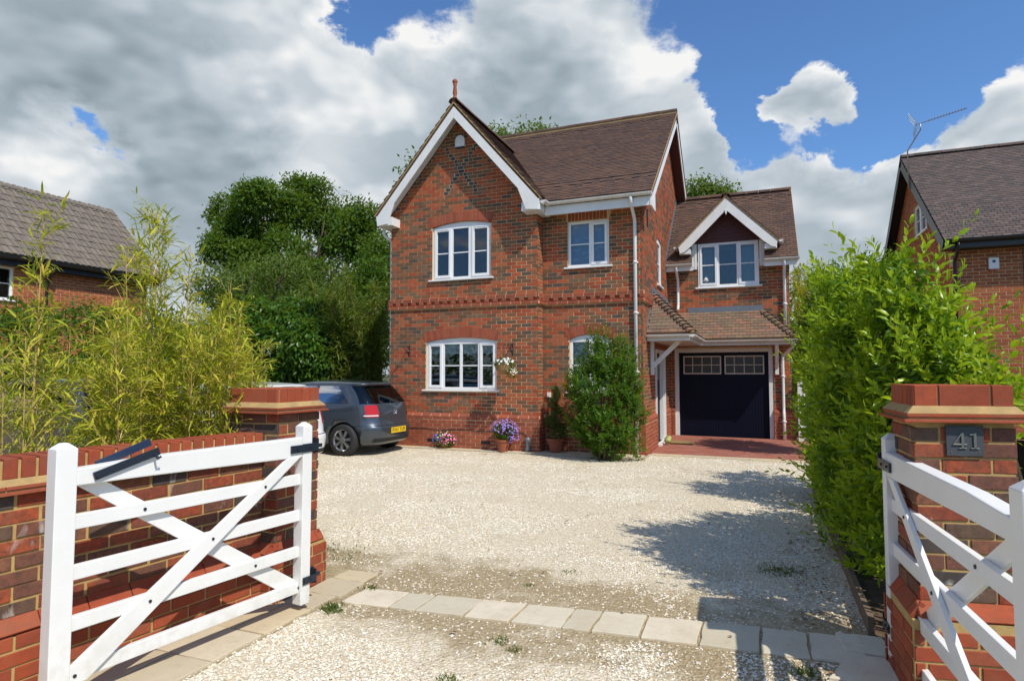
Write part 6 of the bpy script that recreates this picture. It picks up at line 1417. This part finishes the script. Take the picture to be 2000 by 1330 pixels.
for _ in range(7): px = random.uniform(0, 180); D = random.uniform(3.4, 4.6); cane_at(px, random.uniform(590, 760), D)
keep = [i for i in range(len(bs)) if not (bs[i][0] > -3.55 and bs[i][1] < 3.9)]
bs = [bs[i] for i in keep]; hs = [hs[i] for i in keep]
bamboo('sparse golden-green bamboo screen growing behind the low garden wall in front of parked cars', bs, hs)
# tall bamboo behind the bright laurel, beside the garage
b2 = [tuple(camw(random.uniform(1550, 1625), random.uniform(17, 19)))[:2] for _ in range(30)]; bamboo('dense olive bamboo clump beyond the garage corner, behind the laurel', b2, [random.uniform(3.6, 5.0) for _ in b2], objs=0, leaf=.18, wl=.15, mass_canes=True, dens=.6)
# arching bamboo left of the house
b3 = [tuple(camw(random.uniform(650, 745), random.uniform(16.5, 18.5)))[:2] for _ in range(46)]; bamboo('dark arching bamboo thicket beside the left corner of the house', b3, [random.uniform(2.6, 4.6) for _ in b3], key='palm', objs=0, leaf=.30, wl=.12, lean=.35, mass_canes=True, dens=.7)
# ---------------------------------------------------------------- trees and hedges behind
clump_tree('broadleaf_tree', 'huge round dark green oak-like tree rising behind the parked cars', 'tree', camw(590, 34), [E(565, 455, 34, 3.3, 3.2, 2.3), E(635, 475, 33, 2.3, 2.6, 2.3), E(505, 505, 33, 2.2, 2.2, 2.3), E(545, 500, 32.5, 2.4, 2.2, 2.4), E(600, 570, 32, 3.9, 3.0, 2.7), E(495, 435, 34, 1.5, 2.0, 1.3), E(680, 580, 32, 2.0, 2.2, 2.6), E(475, 565, 32, 1.3, 1.6, 1.3), E(560, 405, 34, 1.9, 2.0, 1.1), E(640, 415, 34, 1.5, 1.8, 1.1)], 76000, .22, 'oak', sub=(150, .55, 1.15), trunk=((*camw(590, 34)[:2], 4.5), .5), per=9, spread=.16, inner=.74, lump=.16)
clump_tree('broadleaf_tree', 'dark tree whose crown shows between the oak and the house gable eaves', 'tree', camw(735, 27), [E(745, 510, 27, .55, 1.0, 1.3), E(725, 610, 26, 1.1, 1.4, 2.2)], 9000, .2, 'oak', trunk=((*camw(735, 27)[:2], 4), .22), per=10, spread=.25)
clump_tree('small_tree', 'light green spreading small tree in front of the dark oak', 'tree', camw(470, 21), [E(470, 560, 21, 1.3, 1.2, .75), E(415, 550, 21, .7, .7, .45), E(545, 525, 20.5, 1.1, .9, .35), E(500, 620, 20.5, 1.4, 1.2, .7), E(600, 580, 20, .9, .8, .35)], 13000, .12, 'light', trunk=((*camw(475, 21)[:2], 2.6), .10), per=12, spread=.16, lump=.35, inner=.5)
clump_tree('hedge', 'glossy dark laurel hedge behind the white and grey cars', 'hedge', camw(590, 18), [E(575, 690, 17.8, 1.2, 1, 1.4), E(640, 700, 17.6, .9, .9, 1.2), E(500, 690, 18, 1.3, 1, 1.5), E(560, 780, 17.6, 1.8, .9, .8), E(660, 790, 17.4, 1.0, .9, .8), E(430, 720, 18.4, 1.5, 1, 1.3), E(360, 740, 18, 1.4, 1, 1.2), E(610, 640, 18, 1.0, .8, .6), E(300, 760, 16, 1.4, 1, 1.0)], 46000, .16, 'hedge', per=7, spread=.09, inner=.86, droop=-.9, sub=(110, .25, .55))
clump_tree('hedge', 'dense ivy-dark hedge under the windows of the grey-tiled bungalow', 'hedge', camw(130, 11.5), [E(120, 690, 11.5, 1.0, 1, .95), E(240, 695, 12, 1.0, 1, 1.0), E(20, 700, 11, 1.0, .9, .9), E(-60, 700, 11, .9, .9, .9), E(330, 710, 12.6, .9, .9, 1.0), E(180, 780, 11.2, 1.6, .8, .8), E(30, 780, 10.6, 1.3, .8, .8), E(330, 800, 12, 1.2, .8, .8)], 34000, .10, 'oak', per=7, spread=.10, inner=.86)
clump_tree('broadleaf_tree', 'tree top with bare twigs showing above the main roof ridge', 'tree', camw(1015, 36), [E(985, 275, 36, .8, 1, .9), E(1040, 262, 36, .9, 1, .6), E(1070, 268, 36, .6, 1, .6), E(1000, 340, 36, 2, 2, 2.0)], 9000, .26, 'light', trunk=((*camw(1000, 36)[:2], 12), .3), per=9, spread=.3, lump=.35, inner=.5)
clump_tree('broadleaf_tree', 'thin leafy branches poking out left of the gable verge', 'tree', camw(820, 26), [E(812, 330, 26, .35, .4, .5), E(838, 305, 26, .3, .3, .4), E(798, 370, 26, .3, .3, .4)], 1100, .2, 'oak', trunk=((*camw(810, 26)[:2], 8), .15), per=8, spread=.28, lump=.4, inner=.4)
clump_tree('broadleaf_tree', 'green tree top peeping over the garage roof ridge', 'tree', camw(1380, 40), [E(1372, 385, 40, 1.3, 1, .9), E(1410, 382, 40, 1.0, 1, .6)], 5000, .28, 'light', trunk=((*camw(1385, 40)[:2], 10), .3), per=9, spread=.3, lump=.3)
clump_tree('hedge', 'far green treeline beyond the side gate on the right', 'hedge', camw(1600, 24), [E(1590, 640, 24, 1.6, 1.5, 2.2), E(1660, 690, 24, 1.8, 1.5, 2.0), E(1540, 720, 23, 1.2, 1.2, 1.4)], 9000, .22, 'hedge', per=9, spread=.25)
for px, D_, rx in ((-150, 60, 12), (120, 75, 14), (380, 70, 13), (1650, 70, 12), (2000, 60, 12), (2300, 60, 14)):
    clump_tree('broadleaf_tree', {-150: 'far tree at the left edge behind the bungalow', 120: 'far tree mostly hidden behind the bungalow roof', 380: 'distant tree between the bungalow and the oak', 1650: 'distant tree glimpsed between garage and neighbouring house', 2000: 'far tree screened by the right neighbouring house', 2300: 'far tree beyond the right edge of the view'}[px], 'tree', camw(px, D_), [E(px, 720, D_, rx, 5, 3.4), E(px + 60, 735, D_, rx * .7, 5, 3.0)], 3500, .6, 'oak', per=8, spread=.7, inner=.8)
# ---------------------------------------------------------------- pots, basket, topiary
def flowers(mb_list, c, rx, ry, rz, n, size):
    for _ in range(n):
        d = Vector(rand_dirs(1)[0]); d.z = abs(d.z) * 1.0 if random.random() < .8 else d.z * .4; p_ = Vector(c) + Vector((d.x * rx, d.y * ry, d.z * rz)) * random.uniform(.85, 1.1); nrm = (d + Vector((0, -.4, .3))).normalized(); a = nrm.orthogonal().normalized(); b = nrm.cross(a)
        mb = random.choice(mb_list); s_ = size * random.uniform(.7, 1.2); pts = []
        for k in range(10): an = k * math.pi / 5; r_ = s_ * (1 if k % 2 == 0 else .62); pts.append(p_ + a * math.cos(an) * r_ + b * math.sin(an) * r_ + nrm * (.0 if k % 2 else .006))
        mb.add([p_ - nrm * .004] + pts, [(0, 1 + k, 1 + (k + 1) % 10) for k in range(10)])
def leafball(parent, c, rx, ry, rz, n, leaf, key, name='foliage'):
    d = rand_dirs(n); P = np.array(c) + d * np.array([rx, ry, rz]) * rng.uniform(.6, 1, (n, 1)); dd = d + rand_dirs(n) * .6; V, F = leaf_mesh_arrays(P, dd, rand_dirs(n) + np.array([0, 0, 1.]), leaf * rng.uniform(.6, 1.2, n), leaf * .5, pts=4); return foliage(name, V, F, 1, parent, M[key + 's'], rng.random(n))
POT = [(.095, 0), (.10, .01), (.135, .19), (.15, .195), (.155, .235), (.142, .24), (.135, .20), (.02, .195)]
def pot(T, c, s_=1.): mb = MB(); mb.lathe(c, [(r_ * s_, z * s_) for r_, z in POT], 20); build(mb, 'pot', M['terra'], T, smooth=False)
c = (-6.2, 11.50, .02); T = thing('flower_pot', 'low mound of pink and blue bedding flowers against the plinth near the grey car', 'flowers', c); pot(T, c, .7)
leafball(T, (c[0], c[1], .18), .20, .17, .15, 500, .05, 'light'); ms = [MB() for _ in range(4)]; flowers(ms[:1] + ms[1:2], (c[0] + .10, c[1] - .02, .17), .17, .16, .16, 90, .022); flowers(ms[2:3], (c[0] - .10, c[1] - .02, .18), .14, .15, .15, 50, .02); flowers(ms[3:4], (c[0] - .02, c[1], .26), .17, .12, .14, 34, .018)
for mb, k in zip(ms, ('pink', 'palepink', 'blue', 'cream')): build(mb, 'blossoms', M['f_' + k], T, kind='stuff')
c = (-4.82, 11.44, .02); T = thing('flower_pot', 'terracotta pot of tall violet flowers in front of the gable wall', 'flowers', c); pot(T, c)
leafball(T, (c[0] + .03, c[1], .42), .24, .16, .17, 600, .06, 'hedge'); ms = [MB() for _ in range(2)]; flowers(ms, (c[0] + .04, c[1] - .02, .42), .30, .18, .24, 170, .021); flowers(ms, (c[0] + .24, c[1] - .04, .26), .12, .10, .16, 50, .021)
for mb, k in zip(ms, ('violet', 'violet')): build(mb, 'blossoms', M['f_' + k], T, kind='stuff')
c = (-3.80, 11.72, .02); T = thing('topiary', 'spiral clipped conifer in a terracotta pot between the gable and the ground floor window', 'plant', c); pot(T, c, 1.15)
mb = MB(); mb.tube([(c[0], c[1], .25), (c[0], c[1], 1.28)], [.02, .008], 6); build(mb, 'stem', M['bark'], T)
Vs, Fs, Ts, off = [], [], [], 0
for i in range(30):
    t_ = i / 29; a = -1.2 + t_ * 2 * math.pi * 2.6; r_ = .115 * (1 - t_ * .85); q = (c[0] + math.cos(a) * r_, c[1] + math.sin(a) * r_, .36 + t_ * .93); rb = .15 * (1 - t_ * .62)
    n = int(240 * (1 - t_ * .5)); d = rand_dirs(n); P = np.array(q) + d * rb * rng.uniform(.8, 1.05, (n, 1)) * np.array([1, 1, .72]); V, F = leaf_mesh_arrays(P, d + rand_dirs(n) * .6 + [0, 0, .4], rand_dirs(n), .035 * rng.uniform(.6, 1.2, n), .012, pts=4); Vs.append(V); Fs.append(F + off); off += len(V); Ts.append(rng.random(n))
foliage('spiral', np.concatenate(Vs), np.concatenate(Fs), 1, T, M['boxs'], np.concatenate(Ts))
c = (-4.695, 11.20, 1.60); T = thing('hanging_basket', 'hanging basket of white flowers on the bracket right of the ground floor window', 'basket', c)
mb = MB(); mb.lathe(c, [(.03, -.04), (.10, -.01), (.16, .06), (.185, .16), (.17, .16), (.05, .12)], 16); build(mb, 'wicker_basket', M['basket'], T)
mb = MB()
for a in (0, 2.1, 4.2): mb.tube([(c[0] + .17 * math.cos(a), c[1] + .17 * math.sin(a), c[2] + .16), (c[0], c[1] + .0, c[2] + .52)], .003, 4)
build(mb, 'chain', M['iron'], T); leafball(T, (c[0], c[1], c[2] + .18), .2, .18, .10, 500, .055, 'light'); leafball(T, (c[0] + .17, c[1] - .03, c[2] + .0), .10, .1, .10, 160, .05, 'light')
ms = [MB(), MB()]; flowers(ms[:1], (c[0], c[1], c[2] + .19), .21, .18, .11, 60, .026); flowers(ms, (c[0] + .18, c[1] - .04, c[2] - .0), .10, .10, .11, 60, .015)
for mb, k in zip(ms, ('whitef', 'cream')): build(mb, 'blossoms', M['f_' + k], T, kind='stuff')
T = thing('garden_post', 'small grey weathered post at the foot of the gable corner where the cable ends', 'post', (-4.33, 11.56, .02)); mb = MB(); mb.lathe((-4.33, 11.56, .02), [(.055, 0), (.06, .03), (.045, .12), (.05, .18), (.06, .22), (.062, .27), (.03, .29)], 12); build(mb, 'post_body', M['lead'], T, smooth=True)
mb = MB(); mb.ball((-1.90, 14.05, .14), .075, .075, .065, 12); o = build(mb, 'squash', M['squash'], smooth=True); tag(o, 'rear of two striped round squashes beside the front door step', 'squash', 'round striped squashes by the front door')
mb = MB(); mb.ball((-1.88, 13.75, .125), .078, .078, .068, 12); o = build(mb, 'squash', M['squash'], smooth=True); tag(o, 'front one of two striped round squashes beside the front door step', 'squash', 'round striped squashes by the front door')
mb = MB(); mb.box((-1.85, 13.9, .052), (-1.35, 14.4, .067)); o = build(mb, 'door_mat', M['coir']); tag(o, 'brown coir door mat on the red paving by the front door', 'mat')
# small white side gate
T = thing('side_gate', 'small white timber side gate between garage corner and hedge', 'gate', (1.3, 15.6, 0))
mb = MB(); mb.box((.815, 15.5, 0), (.925, 15.61, 1.42)); build(mb, 'gate_post', M['gatewhite'], T, bev=.004); mb = MB(); mb.box((.94, 15.55, .1), (1.03, 15.60, 1.25)); build(mb, 'stile', M['gatewhite'], T, bev=.003)
for z in (.16, .5, .78, 1.02): mb = MB(); mb.box((1.03, 15.555, z), (2.3, 15.595, z + .085)); build(mb, 'rail', M['gatewhite'], T, bev=.003)
mb = MB(); mb.beam((1.05, 15.55, 1.1), (2.2, 15.55, .2), .02, .07, up=(0, 1, 0)); build(mb, 'brace', M['gatewhite'], T)
# weeds and fallen leaves
def tuft(c, n, h, sp, label, key='weed'):
    n = int(n * .6)
    T = thing('weed', label, 'weed', (*c, 0)); P = np.zeros((n, 3)); P[:, :2] = np.array(c) + rng.normal(0, sp, (n, 2)); d = rand_dirs(n) * .8 + np.array([0, 0, .9]); V, F = leaf_mesh_arrays(P, d, rand_dirs(n), h * rng.uniform(.4, 1.2, n), h * .22, pts=4); foliage('blades', V, F, 1, T, M[key + 's'], rng.random(n))
zp = lambda px, py: (lambda p_: (p_.x, p_.y))(camw(px, 1192 * H / (py - 730)))
for px, py, n, h, sp, lb in ((665, 1075, 260, .035, .16, 'thin patch of moss and weeds beside the left pillar base'), (620, 1068, 90, .04, .07, 'weed tuft at the left pillar plinth'), (730, 1142, 90, .04, .03, 'small weed where the flags meet the stone strip'), (655, 1180, 120, .06, .04, 'dry weed tuft at the near corner of the stone strip'), (1512, 1108, 420, .035, .09, 'dark mossy weed patch in the shaded gravel'), (975, 1240, 80, .03, .025, 'tiny weed in the gravel below the stone strip'), (1005, 1255, 60, .03, .02, 'second tiny weed just below the stone strip'), (880, 1310, 100, .03, .03, 'small green weed near the bottom edge of the gravel'), (1560, 1300, 140, .04, .04, 'weed tuft among the gate shadows'), (1035, 1135, 40, .03, .02, 'little weed just above the stone strip'), (1110, 1110, 50, .03, .03, 'little weed in thin gravel above the strip')): tuft(zp(px, py), n, h, sp, lb)
n = 560; x = np.concatenate([rng.uniform(.2, 1.6, 480), rng.uniform(-4.5, .6, 80)]); y = np.concatenate([rng.uniform(4.3, 9, 480), rng.uniform(2.2, 10.5, 80)]); P = np.stack([x, y, np.full(n, .02)], 1); V, F = leaf_mesh_arrays(P, rand_dirs(n) * [1, 1, .1], rand_dirs(n) * .3 + [0, 0, 1.], .055 * rng.uniform(.4, 1.1, n), .022, pts=4)
simple('dryleaf', 'dry_brown_leaf', (.22, .10, .04), .7, c2=(.12, .06, .03), vs_=3); o = bpy.data.objects.new('leaf_litter', mesh_np('leaf_litter', V, F, None, [M['dryleaf']])); COL.objects.link(o); tag(o, 'fallen brown laurel leaves scattered under the hedge', 'leaves', kind='stuff')
# crumpled plastic behind the wall
mb = MB(); c = camw(95, 4.3, .7); Vv = []; n = 14
for i in range(n):
    for j in range(n): Vv.append((c.x + (i / n - .5) * .45, c.y + (j / n - .5) * .4, .75 + .30 * math.sin(math.pi * i / (n - 1)) * math.sin(math.pi * j / (n - 1)) + random.uniform(-.03, .03)))
mb.add(Vv, [(i * n + j, i * n + j + 1, (i + 1) * n + j + 1, (i + 1) * n + j) for i in range(n - 1) for j in range(n - 1)]); Q = MB(); Q.v, Q.f, Q.t, Q.m = mb.v, mb.f, mb.t, mb.m
o = build(Q, 'plastic_sheet', M['bag']); tag(o, 'crumpled white plastic sheeting heaped behind the garden wall', 'sheet')
mb = MB(); mb.box((c.x - .25, c.y - .2, 0), (c.x + .25, c.y + .2, .74)); o = build(mb, 'planter_box', M['timber']); tag(o, 'timber box under the crumpled plastic behind the garden wall', 'box')

# hedge and trees added out of view behind the camera, darkening the window reflections
back = [(x, -17 + random.uniform(-1.5, 1.5), random.uniform(1.6, 2.6), 2.6, 1.6, random.uniform(1.8, 3.4)) for x in range(-26, 24, 4)]
clump_tree('unseen_hedge', 'unseen tall hedge and trees added behind the camera to darken window reflections', 'hedge', (0, -17, 0), back, 16000, .4, 'hedge', per=8, spread=.3, inner=.8)
# ================================================================ NEIGHBOURING HOUSE, RIGHT
nb = thing('brick_house', 'neighbouring orange-red brick house with dark tiled roof and black gutters, cut by the right edge', 'house', (8, 19, 0))
NX, NY, NYB, NE, NRY, NRZ, NXE = 3.92, 15.65, 22.6, 4.40, 19.12, 7.44, 14.
plN1 = Pl((0, NY, 0), (1, 0, 0), (0, -1, 0)); plN2 = Pl((NX, 0, 0), (0, 1, 0), (-1, 0, 0))
pf = [(NX, 0), (NXE, 0), (NXE, 4.45), (NX, 4.45)]; nsl = (NRZ - NE) / (NRY - 15.28)
ps = [(NY + .03, 0), (NYB, 0), (NYB, 4.6), (NRY, NRZ - .12), (NY + .03, 4.62)]
w1 = wall_backing(plN1, pf, [], name='front_wall', parent=nb, m_=M['mortar']); NW = (17.65, 19.0, 5.15, 6.0)
w2 = wall_backing(plN2, ps, [NW], name='side_wall', parent=nb, m_=M['mortar'])
place_pieces(lay_bricks(plN1, [(NX, 0), (8.2, 0), (8.2, 4.45), (NX, 4.45)], 0, 4.42, [rect_cut(NX + 1.215, NX + 1.235, -1, 9)]), 'brick', 'brickwork', w1, M['b_nbo'], M['b_nbs'], limit=300)
place_pieces(lay_bricks(plN2, [(NY + .022, 0)] + ps[1:-1] + [(NY + .022, 4.62)], 1.5, 7.3, [rect_cut(NW[0], NW[1], NW[2], NW[3])]), 'brick', 'brickwork', w2, M['b_nbo'], M['b_nbs'], limit=0)
wn = window(plN2, NW, [(.06, .72, 1), (.78, 1.29, 1)], parent=nb, d=.02)
Ln_ = math.hypot(NRY - 15.28, NRZ - NE); Sn = Vector((0, NRY - 15.28, NRZ - NE)).normalized()
nr = roof_slab('main_roof', [(3.70, 15.28, NE), (NXE, 15.28, NE), (NXE, NRY, NRZ), (3.70, NRY, NRZ)], .09, M['tns'], nb)
roof_slab('rear_roof', [(3.70, NRY, NRZ), (NXE, NRY, NRZ), (NXE, 22.96, NE), (3.70, 22.96, NE)], .09, M['tns'], nb)
place_pieces(lay_tiles((0, 15.28, NE), (1, 0, 0), Sn, [(3.69, 0), (9.2, 0), (9.2, Ln_), (3.69, Ln_)], .10, .168), 'roof_tile', 'roof_tiles', nr, M['tno'], M['tns'], limit=300)
ridge((3.70, NRY, NRZ + .04), (9.5, NRY, NRZ + .04), nr, material='tno')
for (ya, za, yb, zb) in ((15.28, NE, NRY, NRZ), (22.96, NE, NRY, NRZ)):
    slope_strip('bargeboard', 3.68, 3.70, ya, za, yb, zb, -.24, -.01, 'blackpl', nb); slope_strip('verge_soffit', 3.701, NX - .001, ya, za, yb, zb, -.20, -.18, 'blackpl', nb)
mb = MB(); mb.box((3.70, 15.33, 4.22), (NXE, 15.35, 4.40)); mb.box((3.70, 15.35, 4.22), (NXE, NY - .001, 4.24)); build(mb, 'fascia', M['blackpl'], nb); gutter((3.70, 15.27, 4.39), (NXE, 15.27, 4.39), nb, material='blackpl')
pipe([(NX + .02, 15.27, 4.34), (NX + .02, 15.28, 4.22), (NX + .02, NY - .05, 4.0), (NX + .02, NY - .05, 0)], nb, material='blackpl')
mb = MB(); plN1.box(mb, NX + .62, NX + .80, 3.78, 4.02, 0, .06); ab = build(mb, 'alarm_box', M['white'], nb, bev=.008); mb = MB(); plN1.box(mb, NX + .65, NX + .77, 3.755, 3.779, .005, .055); build(mb, 'strobe', M['lampred'], ab); mb = MB(); mb.tube([plN1.P(NX + .71, 3.94, .06), plN1.P(NX + .71, 3.94, .063)], .03, 16); build(mb, 'maker_emblem', M['ironblue'], ab)
mb = MB(); plN1.box(mb, NX + 1.217, NX + 1.233, 0, 4.2, -.008, .0); build(mb, 'movement_joint', M['black'], w1)
mb = MB(); mb.box((6.55, 18.95, 7.2), (7.2, 19.4, 7.72)); ch = build(mb, 'chimney', M['b_nbo'], nb); mb = MB(); mb.lathe((6.75, 19.15, 7.72), [(.12, 0), (.11, .25), (.13, .28), (.10, .28)], 12); build(mb, 'chimney_pot', M['terra'], ch)
# TV aerial
pa = Vector((3.66, 18.1, 6.3)); T = thing('tv_aerial', 'television aerial on a bent pole fixed to the gable of the right neighbouring house', 'aerial', tuple(pa)); mb = MB(); p1 = pa + Vector((0, .0, 1.0)); p2 = p1 + Vector((.18, -.55, .32)); p3 = p2 + Vector((0, 0, .16)); mb.tube([pa, p1, p2, p3], .016, 8); build(mb, 'pole', M['aerial'], T, smooth=True)
U_ = Vector((1.0, -.25, .16)).normalized(); S_ = U_.cross(Vector((0, 0, 1))).normalized(); T_ = S_.cross(U_); o0 = p3 - U_ * .1; mb = MB(); mb.tube([o0, o0 + U_ * 1.05], .010, 6)
build(mb, 'boom', M['aerial'], T)
mb = MB()
for i in range(13): q = o0 + U_ * (.28 + i * .06); mb.tube([q - S_ * .07 - T_ * .0, q + S_ * .07], .005, 4); mb.tube([q - T_ * .035, q + T_ * .035], .004, 4)
build(mb, 'director', M['aerial'], T); mb = MB()
for sg in (-1, 1):
    for i in range(6): z = .03 + i * .045; q = o0 + U_ * (.02 - .02 * i) + T_ * z * sg; mb.tube([q - S_ * .22, q + S_ * .22], .004, 4)
    for s2 in (-.22, 0, .22): mb.tube([o0 + S_ * s2, o0 + U_ * (-.1) + T_ * .27 * sg + S_ * s2], .004, 4)
build(mb, 'reflector_grid', M['aerial'], T)
# dark timber fence behind the number pillar
T = thing('timber_fence', 'dark timber fence panel with weathered capping right of the number pillar', 'fence', tuple(camw(1995, 3.9, 0))); a = camw(1978, 4.0); b_ = camw(2160, 3.6); d = (b_ - a).normalized()
mb = MB(); mb.beam(a + Vector((0, 0, 1.17)), b_ + Vector((0, 0, 1.24)), .09, .03); build(mb, 'capping_rail', M['timber'], T)
simple('darkwood', 'creosoted_boards', (.035, .026, .02), .8, var=.4)
for i in range(9): q = a.lerp(b_, (i + .5) / 9); mb = MB(); mb.beam(q + Vector((0, 0, .02)), q + Vector((0, 0, 1.15 + .07 * i / 9)), (b_ - a).length / 9 - .008, .02, up=tuple(d.cross(Vector((0, 0, 1))))); build(mb, 'fence_board', M['darkwood'], T)
# ================================================================ NEIGHBOURING BUNGALOW, LEFT
ln = thing('brick_house', 'neighbouring brick house on the left with lichened grey concrete tile roof', 'house', (-19, 9, 0))
LX, LE, LRX, LRZ, LY0, LY1 = -17.35, 4.50, -19.25, 6.72, -2., 13.25
plB = Pl((LX, 0, 0), (0, 1, 0), (1, 0, 0)); LW = (7.6, 9.45, 3.42, 4.25)
w3 = wall_backing(plB, [(LY0, 0), (13.05, 0), (13.05, 4.5), (LY0, 4.5)], [LW], name='front_wall', parent=ln)
place_pieces(lay_bricks(plB, [(7, 0), (13.05, 0), (13.05, 4.5), (7, 4.5)], 2.0, 4.45, [rect_cut(*LW)]), 'brick', 'brickwork', w3, M['b_nbo'], M['b_nbs'], limit=0)
mb = MB(); mb.prism([(LX - .02, 13.04, 0), (LX - .02, 13.04, 4.4), (LRX, 13.04, 6.5), (LRX - 1.9, 13.04, 4.4), (LRX - 1.9, 13.04, 0)], (0, -.25, 0)); build(mb, 'gable_wall', M['b_nbo'], ln)
window(plB, LW, [(.06, .60, 0), (.66, 1.2, 1), (1.26, 1.79, 0)], parent=ln, d=.5)
Ll = math.hypot(LX + .33 - LRX, LRZ - LE); Sl = Vector((LRX - LX - .33, 0, LRZ - LE)).normalized()
lr = roof_slab('main_roof', [(LX + .33, LY0, LE), (LX + .33, LY1, LE), (LRX, LY1, LRZ), (LRX, LY0, LRZ)], .08, M['tls'], ln); roof_slab('rear_roof', [(LRX, LY0, LRZ), (LRX, LY1, LRZ), (LRX - 2.3, LY1, LE), (LRX - 2.3, LY0, LE)], .08, M['tls'], ln)
tiles = lay_tiles((LX + .33, 0, LE), (0, 1, 0), Sl, [(6.0, 0), (LY1 + .02, 0), (LY1 + .02, Ll), (6.0, Ll)], .30, .30, lap=.06, thick=.035, jit=.006)
place_pieces(tiles, 'roof_tile', 'roof_tiles', lr, M['tlo'], M['tls'], limit=300)
sp = []        # raised roll on each interlocking tile
for c, U_, N_, hx, hz, hy, S_ in tiles: sp.append((c + U_ * (hx - .05) + N_ * (hy + .010), U_, N_, .045, hz, .011, S_)); sp.append((c - U_ * (hx * .35) + N_ * (hy + .006), U_, N_, .05, hz, .007, S_))
place_pieces(sp, 'tile_roll', 'tile_rolls', lr, M['tls'], M['tls'], limit=0)
ridge((LRX, 6.0, LRZ + .04), (LRX, LY1, LRZ + .04), lr, material='tlo', seg=.45)
mb = MB(); mb.box((LX + .26, LY0, 4.26), (LX + .28, LY1, 4.46)); mb.box((LX + .001, LY0, 4.26), (LX + .26, LY1, 4.28)); build(mb, 'fascia', M['blackpl'], ln); gutter((LX + .36, LY0, 4.44), (LX + .36, LY1, 4.44), ln, material='blackpl')
pipe([(LX + .33, 10.2, 4.38), (LX + .33, 10.2, 4.25), (LX + .05, 10.2, 4.0), (LX + .05, 10.2, 0)], ln, material='blackpl')
slope = [(LX + .33, LE), (LRX, LRZ)]; mb = MB(); mb.prism([(LX + .33, LY1 + .001, LE - .20), (LRX, LY1 + .001, LRZ - .2), (LRX, LY1 + .001, LRZ - .01), (LX + .33, LY1 + .001, LE - .01)], (0, .02, 0)); build(mb, 'bargeboard', M['blackpl'], ln)
